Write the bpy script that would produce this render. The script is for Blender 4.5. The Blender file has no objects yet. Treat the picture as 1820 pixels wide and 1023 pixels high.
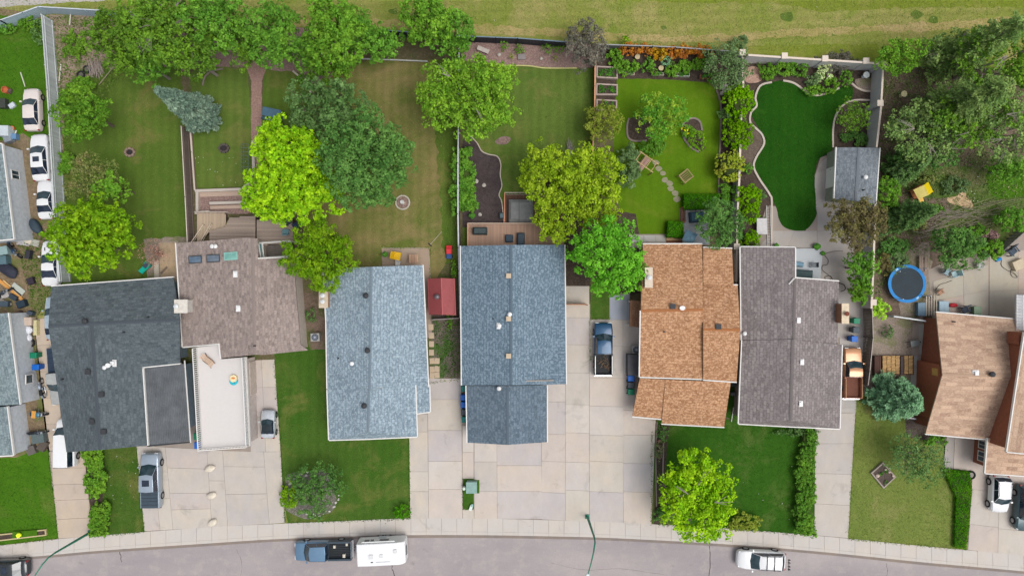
import bpy, bmesh, math, random
import numpy as np
from mathutils import Vector, Matrix
from mathutils.geometry import intersect_ray_tri, tessellate_polygon
R = math.radians
SC = bpy.context.scene
COL = SC.collection
# ---------------------------------------------------------------- camera, sky, sun, exposure
CAM_H = 72.6                      # flying height in metres
FPX = 24.0 / 36.0 * 1820          # focal length in photograph pixels
cam_d = bpy.data.cameras.new('camera'); cam_d.lens = 24.0; cam_d.sensor_width = 36.0
cam_d.clip_start = 0.5; cam_d.clip_end = 3000
cam = bpy.data.objects.new('camera', cam_d); COL.objects.link(cam)
cam.location = (0, 0, CAM_H); cam.rotation_euler = (0, 0, 0)
SC.camera = cam
SUN_EL, SUN_AZ = R(66), R(115)
w = bpy.data.worlds.new('World'); SC.world = w; w.use_nodes = True
nt = w.node_tree; bg = nt.nodes['Background']
sky = nt.nodes.new('ShaderNodeTexSky'); sky.sky_type = 'NISHITA'; sky.sun_disc = False
sky.sun_elevation = SUN_EL; sky.sun_rotation = SUN_AZ; sky.dust_density = 4.0; sky.air_density = 1.0; sky.ozone_density = 1.0
hs = nt.nodes.new('ShaderNodeHueSaturation'); hs.inputs['Saturation'].default_value = 0.32   # cloud cover whitens the sky
nt.links.new(sky.outputs[0], hs.inputs['Color']); nt.links.new(hs.outputs[0], bg.inputs['Color'])
bg.inputs['Strength'].default_value = 0.14
sd = bpy.data.lights.new('sun', 'SUN'); sd.energy = 1.25; sd.angle = R(35); sd.color = (1.0, 0.965, 0.91)
sun = bpy.data.objects.new('sun', sd); COL.objects.link(sun)
_sdir = Vector((math.sin(SUN_AZ) * math.cos(SUN_EL), math.cos(SUN_AZ) * math.cos(SUN_EL), math.sin(SUN_EL)))
sun.rotation_euler = _sdir.to_track_quat('Z', 'Y').to_euler()
sun.location = (0, -30, 60)
vs = SC.view_settings; vs.view_transform = 'Standard'; vs.look = 'None'; vs.gamma = 1.0; vs.use_curve_mapping = False
vs.exposure = 0.22
SC.cycles.max_bounces = 6; SC.cycles.diffuse_bounces = 3; SC.cycles.transparent_max_bounces = 6
GAIN = 1.25

rng = random.Random(7)
nrg = np.random.default_rng(7)

# ---------------------------------------------------------------- layout helper: where a thing seen from the drone stands
def P(x, y, z=0.0):
    s = (CAM_H - z) / FPX
    return Vector(((x - 910) * s, -(y - 511.5) * s, z))
def M(px, z=0.0): return px * (CAM_H - z) / FPX

def s2l(c): return c / 12.92 if c <= 0.04045 else ((c + 0.055) / 1.055) ** 2.4
def C(r, g, b, k=None):
    k = GAIN if k is None else k
    return tuple(min(0.85, s2l(v / 255) / k) for v in (r, g, b)) + (1.0,)

# ---------------------------------------------------------------- materials
MATS = {}
C0 = C
class NT:
    def __init__(s, name):
        s.m = bpy.data.materials.new(name); s.m.use_nodes = True; s.t = s.m.node_tree
        s.b = s.t.nodes['Principled BSDF']; s.b.inputs['Roughness'].default_value = 0.85
        s.b.inputs['Specular IOR Level'].default_value = 0.25
        s.tc = None
    def n(s, typ, **kw):
        nd = s.t.nodes.new(typ)
        for k, v in kw.items(): setattr(nd, k, v)
        return nd
    def l(s, a, b): s.t.links.new(a, b)
    def coord(s, which='Object'):
        if s.tc is None: s.tc = s.n('ShaderNodeTexCoord')
        return s.tc.outputs[which]
    def noise(s, scale, detail=3, rough=0.55, vec=None, stretch=None, dist=0.0):
        nd = s.n('ShaderNodeTexNoise'); nd.inputs['Scale'].default_value = scale
        nd.inputs['Detail'].default_value = detail; nd.inputs['Roughness'].default_value = rough
        nd.inputs['Distortion'].default_value = dist
        v = vec or s.coord()
        if stretch:
            mp = s.n('ShaderNodeMapping'); mp.inputs['Scale'].default_value = stretch; s.l(v, mp.inputs['Vector']); v = mp.outputs[0]
        s.l(v, nd.inputs['Vector']); return nd.outputs['Fac']
    def ramp(s, fac, a, b):
        mr = s.n('ShaderNodeMapRange'); mr.inputs['From Min'].default_value = a; mr.inputs['From Max'].default_value = b
        s.l(fac, mr.inputs['Value']); return mr.outputs[0]
    def mix(s, fac, a, b, mode='MIX'):
        mx = s.n('ShaderNodeMix', data_type='RGBA', blend_type=mode)
        for val, idx in ((fac, 0), (a, 6), (b, 7)):
            if isinstance(val, (int, float)): mx.inputs[idx].default_value = val
            elif isinstance(val, tuple): mx.inputs[idx].default_value = val
            else: s.l(val, mx.inputs[idx])
        return mx.outputs[2]
    def math(s, op, a, b=None):
        nd = s.n('ShaderNodeMath', operation=op)
        for i, v in enumerate((a, b)):
            if v is None: continue
            if isinstance(v, (int, float)): nd.inputs[i].default_value = v
            else: s.l(v, nd.inputs[i])
        return nd.outputs[0]
    def val(s, col, fac):      # multiply colour by a grey factor socket
        cb = s.n('ShaderNodeCombineColor')
        for i in range(3): s.l(fac, cb.inputs[i])
        return s.mix(1.0, col, cb.outputs[0], 'MULTIPLY')
    def bump(s, h, strength=0.3, dist=0.02):
        b = s.n('ShaderNodeBump'); b.inputs['Strength'].default_value = strength; b.inputs['Distance'].default_value = dist
        s.l(h, b.inputs['Height']); s.l(b.outputs[0], s.b.inputs['Normal'])
    def done(s, col):
        if isinstance(col, tuple): s.b.inputs['Base Color'].default_value = col
        else: s.l(col, s.b.inputs['Base Color'])
        return s.m

def cached(fn):
    def f(*a, **k):
        key = (fn.__name__,) + a + tuple(sorted(k.items()))
        if key not in MATS: MATS[key] = fn(*a, **k)
        return MATS[key]
    return f

@cached
def paint(r, g, b, rough=0.6, metal=0.0, var=0.12, scale=3.0, coat=0.0):
    t = NT('paint_%d_%d_%d' % (r, g, b)); c = C(r, g, b)
    f = t.ramp(t.noise(scale, 4), 0.3, 0.7); f2 = t.math('ADD', t.math('MULTIPLY', f, 2 * var), 1 - var)
    t.b.inputs['Roughness'].default_value = rough; t.b.inputs['Metallic'].default_value = metal
    t.b.inputs['Coat Weight'].default_value = coat
    if coat: t.b.inputs['Coat Roughness'].default_value = 0.08
    return t.done(t.val(c, f2))

@cached
def wood(r, g, b, var=0.3, rough=0.85):
    t = NT('wood_%d_%d_%d' % (r, g, b)); c = C(r, g, b)
    oi = t.n('ShaderNodeObjectInfo')
    f = t.noise(5.0, 5, 0.6, stretch=(1, 1, 0.3))
    f2 = t.math('ADD', t.math('MULTIPLY', f, var), 1 - var * 0.5)
    f3 = t.math('ADD', t.math('MULTIPLY', oi.outputs['Random'], var), 1 - var * 0.5)
    t.b.inputs['Roughness'].default_value = rough
    return t.done(t.val(t.val(c, f2), f3))

@cached
def glass(r=40, g=60, b=70):
    t = NT('glass_%d' % r); t.b.inputs['Roughness'].default_value = 0.06; t.b.inputs['Specular IOR Level'].default_value = 0.7
    return t.done(t.mix(t.ramp(t.noise(1.5, 2), 0.35, 0.65), C(r, g, b), C(r + 25, g + 25, b + 25)))

@cached
def grass(name, c1, c2, c3, dry=0.5, stripes=0.0, fine=0.35, ang=0.0, g=1.34):
    t = NT('grass_' + name)
    C = lambda r, g_, b: C0(r, g_, b, GAIN / g)
    big = t.ramp(t.noise(0.13, 4, 0.6), 0.35, 0.65)
    med = t.ramp(t.noise(0.9, 5, 0.62), 0.3, 0.72)
    col = t.mix(big, C(*c1), C(*c2))
    col = t.mix(t.math('MULTIPLY', med, 0.55), col, C(*c1))
    d = t.ramp(t.noise(0.22, 6, 0.68, stretch=(1, 1.25, 1), dist=0.6), 0.60 - 0.22 * dry, 0.80 - 0.2 * dry)
    cl = t.n('ShaderNodeClamp'); t.l(d, cl.inputs['Value'])
    col = t.mix(t.math('MULTIPLY', cl.outputs[0], 0.8), col, C(*c3))
    f = t.noise(7.0, 4, 0.75)
    f2 = t.noise(2.6, 3, 0.6)
    k = t.math('ADD', t.math('MULTIPLY', t.ramp(f, 0.3, 0.7), fine), t.math('MULTIPLY', t.ramp(f2, 0.3, 0.7), fine * 0.45))
    k = t.math('ADD', k, 1 - fine * 0.72)
    if stripes:
        wv = t.n('ShaderNodeTexWave'); wv.inputs['Scale'].default_value = 0.32; wv.inputs['Distortion'].default_value = 1.2
        wv.inputs['Detail'].default_value = 2
        mp = t.n('ShaderNodeMapping'); mp.inputs['Rotation'].default_value = (0, 0, ang)
        t.l(t.coord(), mp.inputs['Vector']); t.l(mp.outputs[0], wv.inputs['Vector'])
        k = t.math('MULTIPLY', k, t.math('ADD', t.math('MULTIPLY', wv.outputs['Fac'], stripes), 1 - stripes / 2))
    t.bump(f, 0.7, 0.05); t.b.inputs['Roughness'].default_value = 0.95; t.b.inputs['Specular IOR Level'].default_value = 0.08
    return t.done(t.val(col, k))

@cached
def soil(name, c1, c2, c3, scale=1.0, spots=0.4, green=None):
    t = NT('soil_' + name)
    a = t.ramp(t.noise(0.5 * scale, 6, 0.7), 0.35, 0.65)
    b = t.ramp(t.noise(3.2 * scale, 4, 0.7), 0.45, 0.62)
    col = t.mix(a, C(*c1), C(*c2)); col = t.mix(t.math('MULTIPLY', b, spots), col, C(*c3))
    if green:
        g = t.ramp(t.noise(0.35, 5, 0.75, dist=0.8), 0.50, 0.6); col = t.mix(t.math('MULTIPLY', g, 0.8), col, C(*green))
    f = t.noise(8.0, 3, 0.8); col = t.val(col, t.math('ADD', t.math('MULTIPLY', t.ramp(f, 0.3, 0.7), 0.5), 0.75))
    t.bump(f, 0.8, 0.06); t.b.inputs['Roughness'].default_value = 0.95
    return t.done(col)

@cached
def concrete(r, g, b, stain=0.14, name='concrete', var=9):
    t = NT('%s_%d_%d_%d' % (name, r, g, b)); oi = t.n('ShaderNodeObjectInfo')
    c = t.mix(oi.outputs['Random'], C(r, g + 1, b + 2), C(r - var, g - var + 1, b - var * .6 + 2))
    c = t.mix(t.ramp(t.noise(0.35, 5, 0.65), 0.42, 0.62), c, C(r + 1, g - 1, b - 3))
    f = t.ramp(t.noise(0.8, 6, 0.7, stretch=(1, 0.6, 1)), 0.25, 0.7)
    k = t.math('ADD', t.math('MULTIPLY', f, stain), 1 - stain * 0.75)
    st = t.n('ShaderNodeClamp'); t.l(t.ramp(t.noise(0.5, 4, 0.6, dist=0.8), 0.60, 0.72), st.inputs['Value'])
    k = t.math('SUBTRACT', k, t.math('MULTIPLY', st.outputs[0], 0.17))
    f2 = t.noise(9, 3, 0.8); k = t.math('MULTIPLY', k, t.math('ADD', t.math('MULTIPLY', f2, 0.10), 0.95))
    return t.done(t.val(c, k))

@cached
def asphalt():
    t = NT('asphalt')
    c = t.mix(t.ramp(t.noise(0.12, 5, 0.6, stretch=(0.5, 1.4, 1)), 0.35, 0.65), C(178, 169, 168), C(156, 149, 152))
    c = t.mix(t.math('MULTIPLY', t.ramp(t.noise(0.7, 5, 0.7), 0.5, 0.7), 0.5), c, C(192, 182, 176))
    f = t.noise(11, 2, 0.8); k = t.math('ADD', t.math('MULTIPLY', t.ramp(f, 0.25, 0.75), 0.16), 0.92)
    st = t.n('ShaderNodeClamp'); t.l(t.ramp(t.noise(0.8, 3, 0.5), 0.68, 0.78), st.inputs['Value'])
    k = t.math('SUBTRACT', k, t.math('MULTIPLY', st.outputs[0], 0.25))
    t.bump(f, 0.3, 0.02)
    return t.done(t.val(c, k))

@cached
def shingle(name, c1, c2, c3, line=0.62, row=0.30, bw=0.55, speck=0.5):
    t = NT('shingle_' + name); uv = t.coord('UV')
    bk = t.n('ShaderNodeTexBrick'); bk.offset = 0.5; bk.offset_frequency = 2
    t.l(uv, bk.inputs['Vector'])
    bk.inputs['Scale'].default_value = 1.0; bk.inputs['Brick Width'].default_value = bw; bk.inputs['Row Height'].default_value = row
    bk.inputs['Mortar Size'].default_value = 0.038; bk.inputs['Mortar Smooth'].default_value = 0.3; bk.inputs['Bias'].default_value = 0.0
    bk.inputs['Color1'].default_value = C(*[v + 6 for v in c1]); bk.inputs['Color2'].default_value = C(*[v - 8 for v in c2])
    bk.inputs['Mortar'].default_value = tuple(v * line for v in C(*c1)[:3]) + (1,)
    n1 = t.ramp(t.noise(3.6, 3, 0.65, vec=uv, stretch=(1, 1.5, 1)), 0.50, 0.60)
    col = t.mix(t.math('MULTIPLY', n1, speck), bk.outputs['Color'], C(*c3))
    n2 = t.noise(0.45, 4, 0.6, vec=uv); n3 = t.noise(6.5, 3, 0.8, vec=uv)
    k = t.math('ADD', t.math('MULTIPLY', t.ramp(n2, 0.3, 0.7), 0.12), 0.94)
    k = t.math('MULTIPLY', k, t.math('ADD', t.math('MULTIPLY', t.ramp(n3, 0.3, 0.7), 0.36), 0.82))
    t.bump(t.math('ADD', bk.outputs['Fac'], t.math('MULTIPLY', n3, -0.6)), 0.35, -0.02); t.b.inputs['Roughness'].default_value = 0.92
    return t.done(t.val(col, k))

@cached
def leaf(name, c1, c2, c3, transl=0.22, g=1.88):
    t = NT('leaf_' + name)
    C = lambda r, g_, b: C0(r * .96, g_, b, GAIN / g); ge = t.n('ShaderNodeNewGeometry')
    ri = ge.outputs['Random Per Island']
    col = t.mix(ri, C(*c1), C(*c2))
    cl = t.n('ShaderNodeClamp'); t.l(t.ramp(t.noise(0.7, 4, 0.65), 0.45, 0.66), cl.inputs['Value']); col = t.mix(t.math('MULTIPLY', cl.outputs[0], 0.9), col, C(*c3))
    cl2 = t.n('ShaderNodeClamp'); t.l(t.ramp(t.noise(1.3, 4, 0.7, dist=.5), 0.52, 0.7), cl2.inputs['Value']); col = t.mix(t.math('MULTIPLY', cl2.outputs[0], 0.55), col, C(*[v * .74 for v in c2]))
    oi = t.n('ShaderNodeObjectInfo'); col = t.val(col, t.math('ADD', t.math('MULTIPLY', oi.outputs['Random'], 0.24), 0.90))
    k = t.math('ADD', t.math('MULTIPLY', t.math('FRACT', t.math('MULTIPLY', ri, 17.3)), 0.6), 0.70)
    col = t.val(col, k)
    d = t.n('ShaderNodeBsdfDiffuse'); tr = t.n('ShaderNodeBsdfTranslucent'); mx = t.n('ShaderNodeMixShader')
    mx.inputs[0].default_value = transl
    t.l(col, d.inputs['Color']); t.l(col, tr.inputs['Color'])
    t.l(d.outputs[0], mx.inputs[1]); t.l(tr.outputs[0], mx.inputs[2])
    out = [n for n in t.t.nodes if n.type == 'OUTPUT_MATERIAL'][0]
    t.l(mx.outputs[0], out.inputs['Surface']); t.t.nodes.remove(t.b)
    return t.m

@cached
def emis_none(): return paint(20, 20, 22, 0.5)

# ---------------------------------------------------------------- mesh builder
SURF = []                           # world triangles of roofs and decks, for setting things down on them
class MB:
    def __init__(s): s.v = []; s.f = []; s.smooth = False
    def quad(s, *pts):
        i = len(s.v); s.v += [Vector(p) for p in pts]; s.f.append(tuple(range(i, i + len(pts)))); return s
    def box(s, c, size, rz=0.0, rx=0.0, ry=0.0):
        m = Matrix.Translation(Vector(c)) @ Matrix.Rotation(rz, 4, 'Z') @ Matrix.Rotation(ry, 4, 'Y') @ Matrix.Rotation(rx, 4, 'X')
        i = len(s.v); a, b, d = (q / 2 for q in size)
        for z in (-d, d):
            for x, y in ((-a, -b), (a, -b), (a, b), (-a, b)): s.v.append(m @ Vector((x, y, z)))
        s.f += [(i, i + 3, i + 2, i + 1), (i + 4, i + 5, i + 6, i + 7)] + [(i + k, i + (k + 1) % 4, i + 4 + (k + 1) % 4, i + 4 + k) for k in range(4)]
        return s
    def prism(s, pts, z0, z1, z1s=None):
        n = len(pts); i = len(s.v)
        ar = sum(pts[k][0] * pts[(k + 1) % n][1] - pts[(k + 1) % n][0] * pts[k][1] for k in range(n))
        if ar < 0: pts = list(reversed(pts))
        s.v += [Vector((p[0], p[1], z0)) for p in pts] + [Vector((p[0], p[1], z1)) for p in pts]
        s.f.append(tuple(i + k for k in reversed(range(n)))); s.f.append(tuple(i + n + k for k in range(n)))
        s.f += [(i + k, i + (k + 1) % n, i + n + (k + 1) % n, i + n + k) for k in range(n)]
        return s
    def cyl(s, a, b, r0, r1=None, n=10, caps=True):
        a = Vector(a); b = Vector(b); r1 = r0 if r1 is None else r1
        d = (b - a).normalized(); u = d.orthogonal().normalized(); v = d.cross(u); i = len(s.v)
        for c, r in ((a, r0), (b, r1)):
            for k in range(n):
                t = 2 * math.pi * k / n; s.v.append(c + (u * math.cos(t) + v * math.sin(t)) * r)
        s.f += [(i + k, i + (k + 1) % n, i + n + (k + 1) % n, i + n + k) for k in range(n)]
        if caps: s.f += [tuple(i + k for k in reversed(range(n))), tuple(i + n + k for k in range(n))]
        return s
    def tube(s, pts, r, n=6):
        pts = [Vector(p) for p in pts]; i = len(s.v); m = len(pts)
        for q, c in enumerate(pts):
            d = (pts[min(q + 1, m - 1)] - pts[max(q - 1, 0)]).normalized()
            ref = Vector((0, 0, 1)) if abs(d.z) < 0.95 else Vector((1, 0, 0))
            u = d.cross(ref).normalized(); v = d.cross(u); rr = r[q] if isinstance(r, (list, tuple)) else r
            for k in range(n):
                t = 2 * math.pi * k / n; s.v.append(c + (u * math.cos(t) + v * math.sin(t)) * rr)
        for q in range(m - 1):
            s.f += [(i + q * n + k, i + q * n + (k + 1) % n, i + (q + 1) * n + (k + 1) % n, i + (q + 1) * n + k) for k in range(n)]
        s.f += [tuple(i + k for k in range(n)), tuple(i + (m - 1) * n + k for k in range(n))]
        return s
    def lathe(s, c, prof, n=14, sx=1, sy=1):
        c = Vector(c); i = len(s.v); m = len(prof)
        for r, z in prof:
            for k in range(n):
                t = 2 * math.pi * k / n; s.v.append(c + Vector((math.cos(t) * r * sx, math.sin(t) * r * sy, z)))
        for q in range(m - 1):
            s.f += [(i + q * n + k, i + q * n + (k + 1) % n, i + (q + 1) * n + (k + 1) % n, i + (q + 1) * n + k) for k in range(n)]
        s.f += [tuple(i + k for k in range(n)), tuple(i + (m - 1) * n + k for k in range(n))]
        return s
    def blob(s, c, size, seed=0, n=2, rough=0.18):
        bm = bmesh.new(); bmesh.ops.create_icosphere(bm, subdivisions=n, radius=0.5); rr = random.Random(seed); i = len(s.v); c = Vector(c)
        ph = [rr.uniform(0, 6) for _ in range(6)]
        for v in bm.verts:
            p = v.co; k = 1 + rough * (math.sin(p.x * 7 + ph[0]) * math.cos(p.y * 6 + ph[1]) + 0.6 * math.sin(p.z * 9 + ph[2]) + rr.uniform(-.3, .3))
            s.v.append(c + Vector((p.x * size[0], p.y * size[1], p.z * size[2])) * k)
        s.f += [tuple(i + v.index for v in f.verts) for f in bm.faces]; bm.free(); return s
    def build(s, name, mat, parent=None, loc=None, **tags):
        """vertices are in the parent's own space; loc moves a parentless mesh's origin"""
        me = bpy.data.meshes.new(name)
        vv = s.v
        if loc is not None: loc = Vector(loc); vv = [v - loc for v in s.v]
        me.from_pydata([tuple(v) for v in vv], [], s.f); me.validate(); me.materials.append(mat)
        if s.smooth: me.polygons.foreach_set('use_smooth', [True] * len(me.polygons))
        o = bpy.data.objects.new(name, me); COL.objects.link(o)
        if loc is not None: o.location = loc
        if parent is not None: o.parent = parent
        for k, v in tags.items(): o[k] = v
        return o

def recalc(o):
    bm = bmesh.new(); bm.from_mesh(o.data); bmesh.ops.recalc_face_normals(bm, faces=bm.faces); bm.to_mesh(o.data); bm.free(); return o

def thing(name, label, cat, loc=(0, 0, 0), rz=0.0, group=None):
    o = bpy.data.objects.new(name, None); COL.objects.link(o); o.empty_display_size = 0.3
    o.location = loc; o.rotation_euler = (0, 0, rz); o['label'] = label; o['category'] = cat
    if group: o['group'] = group
    return o
def tag(o, label, cat, group=None):
    o['label'] = label; o['category'] = cat
    if group: o['group'] = group
    return o
def copy_tree(o, parent=None):
    c = o.copy(); COL.objects.link(c); c.parent = parent
    for ch in list(o.children): copy_tree(ch, c)
    return c
def place(proto, used, loc, rz, label, group=None, scale=1.0):
    o = proto if not used.get(proto.name) else copy_tree(proto)
    used[proto.name] = True
    o.location = loc; o.rotation_euler = (0, 0, rz); o['label'] = label
    if group: o['group'] = group
    if scale != 1.0: o.scale = (scale,) * 3
    return o

def cr(pts, n=6, closed=False):      # Catmull-Rom through pixel points
    out = []; m = len(pts)
    for i in range(m if closed else m - 1):
        g = lambda k: pts[k % m] if closed else pts[max(0, min(m - 1, k))]
        p0, p1, p2, p3 = g(i - 1), g(i), g(i + 1), g(i + 2)
        for j in range(n):
            t = j / n
            out.append(tuple(0.5 * ((2 * p1[a]) + (-p0[a] + p2[a]) * t + (2 * p0[a] - 5 * p1[a] + 4 * p2[a] - p3[a]) * t * t + (-p0[a] + 3 * p1[a] - 3 * p2[a] + p3[a]) * t ** 3) for a in (0, 1)))
    if not closed: out.append(tuple(pts[-1]))
    return out
def rough_poly(pts, step=10, amp=1.4, seed=1):     # worn lawn edges
    rr = random.Random(seed); out = []
    for i in range(len(pts)):
        a, b = pts[i], pts[(i + 1) % len(pts)]; L = math.hypot(b[0] - a[0], b[1] - a[1]); n = max(1, int(L / step))
        for k in range(n):
            t = k / n; j = amp if k else 0
            out.append((a[0] + (b[0] - a[0]) * t + rr.uniform(-j, j), a[1] + (b[1] - a[1]) * t + rr.uniform(-j, j)))
    return out
def sheet(name, pts, lvl, mat, amp=0.0, seed=1, kind='structure', z=None):
    if amp: pts = rough_poly(pts, 9, amp, seed)
    z = 0.004 * lvl if z is None else z
    vs_ = [P(x, y, z) for x, y in pts]
    tris = tessellate_polygon([vs_]); mb = MB(); mb.v = vs_; mb.f = [tuple(t) for t in tris]
    o = mb.build(name, mat)
    bm = bmesh.new(); bm.from_mesh(o.data)
    for f in bm.faces:
        f.normal_update()
        if f.normal.z < 0: f.normal_flip()
    bm.to_mesh(o.data); bm.free(); o['kind'] = kind; return o
def inset(poly, d):                  # world polygon pulled inwards by d metres
    n = len(poly); ar = sum(poly[k][0] * poly[(k + 1) % n][1] - poly[(k + 1) % n][0] * poly[k][1] for k in range(n))
    sg = 1 if ar > 0 else -1; ln = []
    for k in range(n):
        a, b = poly[k], poly[(k + 1) % n]; dx, dy = b[0] - a[0], b[1] - a[1]; L = math.hypot(dx, dy) or 1
        nx, ny = -dy / L * sg, dx / L * sg; ln.append((a[0] + nx * d, a[1] + ny * d, dx, dy))
    out = []
    for k in range(n):
        x1, y1, dx1, dy1 = ln[k - 1]; x2, y2, dx2, dy2 = ln[k]; den = dx1 * dy2 - dy1 * dx2
        if abs(den) < 1e-6: out.append((x2, y2)); continue
        t = ((x2 - x1) * dy2 - (y2 - y1) * dx2) / den; out.append((x1 + dx1 * t, y1 + dy1 * t))
    return out
def hit(x, y, default=0.0):          # the point of the highest roof or deck seen at this direction
    o = Vector((0, 0, CAM_H)); d = (P(x, y, 0) - o).normalized(); best = None
    for a, b, c in SURF:
        p = intersect_ray_tri(a, b, c, d, o, True)
        if p is not None and (best is None or p.z > best.z): best = p
    return best if best is not None else P(x, y, default)
# ================================================================ the setting
G_FIELD = grass('field', (124, 128, 64), (106, 122, 48), (148, 138, 90), 0.65, 0.10, 0.42, R(88))
G_L1 = grass('olive', (84, 104, 42), (70, 94, 34), (118, 108, 66), 0.35, 0.10, 0.30)
G_L3 = grass('dry', (104, 104, 56), (84, 102, 42), (132, 116, 80), 0.85, 0.12, 0.30)
G_L4 = grass('mid', (88, 106, 46), (76, 100, 40), (118, 114, 66), 0.4, 0.12, 0.32)
G_L5 = grass('lime', (90, 122, 22), (78, 112, 18), (112, 124, 40), 0.25, 0.05, 0.25, g=1.15)
G_L6 = grass('deep', (34, 78, 16), (28, 70, 14), (52, 92, 28), 0.15, 0.10, 0.35, g=1.25)
G_FR = grass('front', (60, 96, 30), (78, 104, 42), (118, 118, 64), 0.5, 0.10, 0.34, g=1.12)
G_LB = grass('bright', (76, 118, 26), (62, 102, 22), (112, 124, 60), 0.3, 0.0, 0.32, g=1.1)
G_F5 = grass('frontdeep', (48, 84, 22), (42, 78, 20), (88, 102, 52), 0.35, 0.08, 0.35, g=1.45)
G_F7 = grass('frontpale', (100, 116, 54), (112, 122, 62), (136, 130, 84), 0.45, 0.0, 0.40)
G_W = grass('wild', (72, 96, 40), (88, 104, 52), (118, 106, 82), 0.6, 0.0, 0.6)
S_JUNK = soil('junkyard', (142, 122, 98), (122, 104, 84), (164, 146, 116), 1.0, 0.6, (110, 120, 62))
S_MUD = soil('mud', (76, 66, 66), (90, 80, 80), (58, 50, 50), 0.8, 0.5)
S_ROCK = soil('redrock', (150, 124, 118), (132, 108, 102), (176, 150, 140), 1.6, 0.7)
S_BARE = soil('bare', (126, 108, 96), (108, 92, 80), (148, 128, 112), 1.0, 0.5, (90, 104, 50))
S_GRAV = soil('gravel', (158, 144, 132), (140, 126, 114), (180, 164, 150), 1.8, 0.6, (128, 130, 90))
S_BRICK = soil('brickpath', (170, 136, 128), (154, 124, 112), (190, 160, 146), 1.5, 0.5)
S_BED = soil('bed', (82, 70, 62), (66, 56, 50), (104, 90, 78), 1.4, 0.6)
S_SAND = soil('sand', (214, 184, 146), (200, 170, 134), (222, 196, 160), 1.2, 0.4)
CON = concrete(209, 200, 188); CON2 = concrete(203, 195, 186); PAVE = concrete(208, 201, 193, 0.09, 'pavement', 5)
CONP = concrete(184, 178, 172, 0.12, 'patio'); CONR = concrete(196, 180, 166, 0.16, 'patio_r')

# big ground sheet below the kerb level, road, and the plateau of the lots and field
gm = MB(); gm.quad((-400, -400, -0.16), (400, -400, -0.16), (400, 400, -0.16), (-400, 400, -0.16)); gm.build('ground', G_FIELD, kind='structure')
KERB = [(-500, 1045), (-200, 1015), (0, 997), (80, 991), (180, 982), (364, 970), (484, 962), (624, 957), (728, 955), (850, 955), (980, 957), (1092, 960), (1292, 971), (1456, 984), (1640, 1003), (1820, 1019), (2050, 1043), (2400, 1085)]
BACK = [(-500, 1014), (-200, 986), (0, 968), (80, 959), (180, 950), (364, 936), (484, 930), (624, 924), (728, 920), (850, 920), (980, 923), (1092, 927), (1292, 938), (1456, 951), (1640, 969), (1820, 986), (2050, 1010), (2400, 1050)]
kc, bc = cr(KERB, 10), cr(BACK, 10)
road = sheet('road', kc + [(2400, 1400), (-500, 1400)], 0, asphalt(), z=-0.05)
plat = sheet('yard_ground', [(-2600, -2600), (4400, -2600), (4400, 1400)] + [(2400, 1050)] + list(reversed(bc)) + [(-2600, 1100)], 0, G_FIELD)
# pavement: base, slabs, kerb pieces (children)
pv = sheet('pavement', bc + list(reversed(kc)), 1, concrete(150, 138, 128, 0.2, 'joint'))
def along(poly, x):
    for a, b in zip(poly, poly[1:]):
        if a[0] <= x <= b[0]:
            t = (x - a[0]) / (b[0] - a[0]); return (x, a[1] + (b[1] - a[1]) * t)
    return poly[-1]
def slab_from(pts, z0, z1, name, mat, parent, gap=0.012):
    w_ = [P(x, y, 0) for x, y in pts]; w_ = inset([(p.x, p.y) for p in w_], gap)
    return MB().prism(w_, z0, z1).build(name, mat, parent)
X = -140.0; i = 0
while X < 1960:
    x2 = X + 27.2
    a, b, c, d = along(bc, X), along(bc, x2), along(kc, x2), along(kc, X)
    f = 0.69
    m1 = (b[0] + (c[0] - b[0]) * f, b[1] + (c[1] - b[1]) * f); m0 = (a[0] + (d[0] - a[0]) * f, a[1] + (d[1] - a[1]) * f)
    slab_from([a, b, m1, m0], 0.005, 0.05, 'slab', PAVE, pv, 0.009 if i % 2 else 0.016)
    # rolled kerb: sloping piece down to the road
    k0, k1, k2, k3 = P(*m0), P(*m1), P(*c), P(*d)
    kb = MB(); mid0, mid1 = k0.lerp(k3, 0.42), k1.lerp(k2, 0.42); e = Vector((0.008, 0, 0))
    top = [k0 + e + Vector((0, 0, .045)), k1 - e + Vector((0, 0, .045)), mid1 - e + Vector((0, 0, .03)), mid0 + e + Vector((0, 0, .03))]
    kb.quad(top[3], top[2], top[1], top[0])
    g0, g1 = k3 + e, k2 - e; l0, l1 = mid0.lerp(k3, .4) + e, mid1.lerp(k2, .4) - e
    l0.z = l1.z = -0.02; g0.z = g1.z = -0.03
    kb.quad(l0, l1, top[2], top[3]); kb.quad(g0, g1, l1, l0); gb0, gb1 = g0.copy(), g1.copy(); gb0.z = gb1.z = -0.16; kb.quad(gb0, gb1, g1, g0)
    kb.build('kerb', PAVE, pv)
    X = x2; i += 1
# hairline road cracks
CRK = paint(70, 66, 66, 0.95)
def crack(pts, w=0.03, seed=1):
    rr = random.Random(seed); mb = MB(); pp = [P(x + rr.uniform(-1, 1), y + rr.uniform(-.6, .6), -0.046) for x, y in cr(pts, 5)]
    for a, b in zip(pp, pp[1:]):
        n = Vector((-(b - a).y, (b - a).x, 0)).normalized() * w * rr.uniform(.5, 1.2); mb.quad(a - n, b - n, b + n, a + n)
    mb.build('road_crack', CRK, road)
crack([(1259, 962), (1262, 985), (1261, 1023), (1264, 1060)], .035, 2); crack([(697, 1003), (698, 1014), (704, 1030)], .04, 3)
crack([(213, 980), (215, 990), (216, 998)], .035, 4); crack([(575 + 1000, 1000), (1577, 1012), (1576, 1030)], .02, 5); crack([(420, 975), (430, 1000), (425, 1040)], .012, 6)
crack([(980, 1000), (1040, 1012), (1100, 1010), (1180, 1020)], .01, 7)

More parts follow.
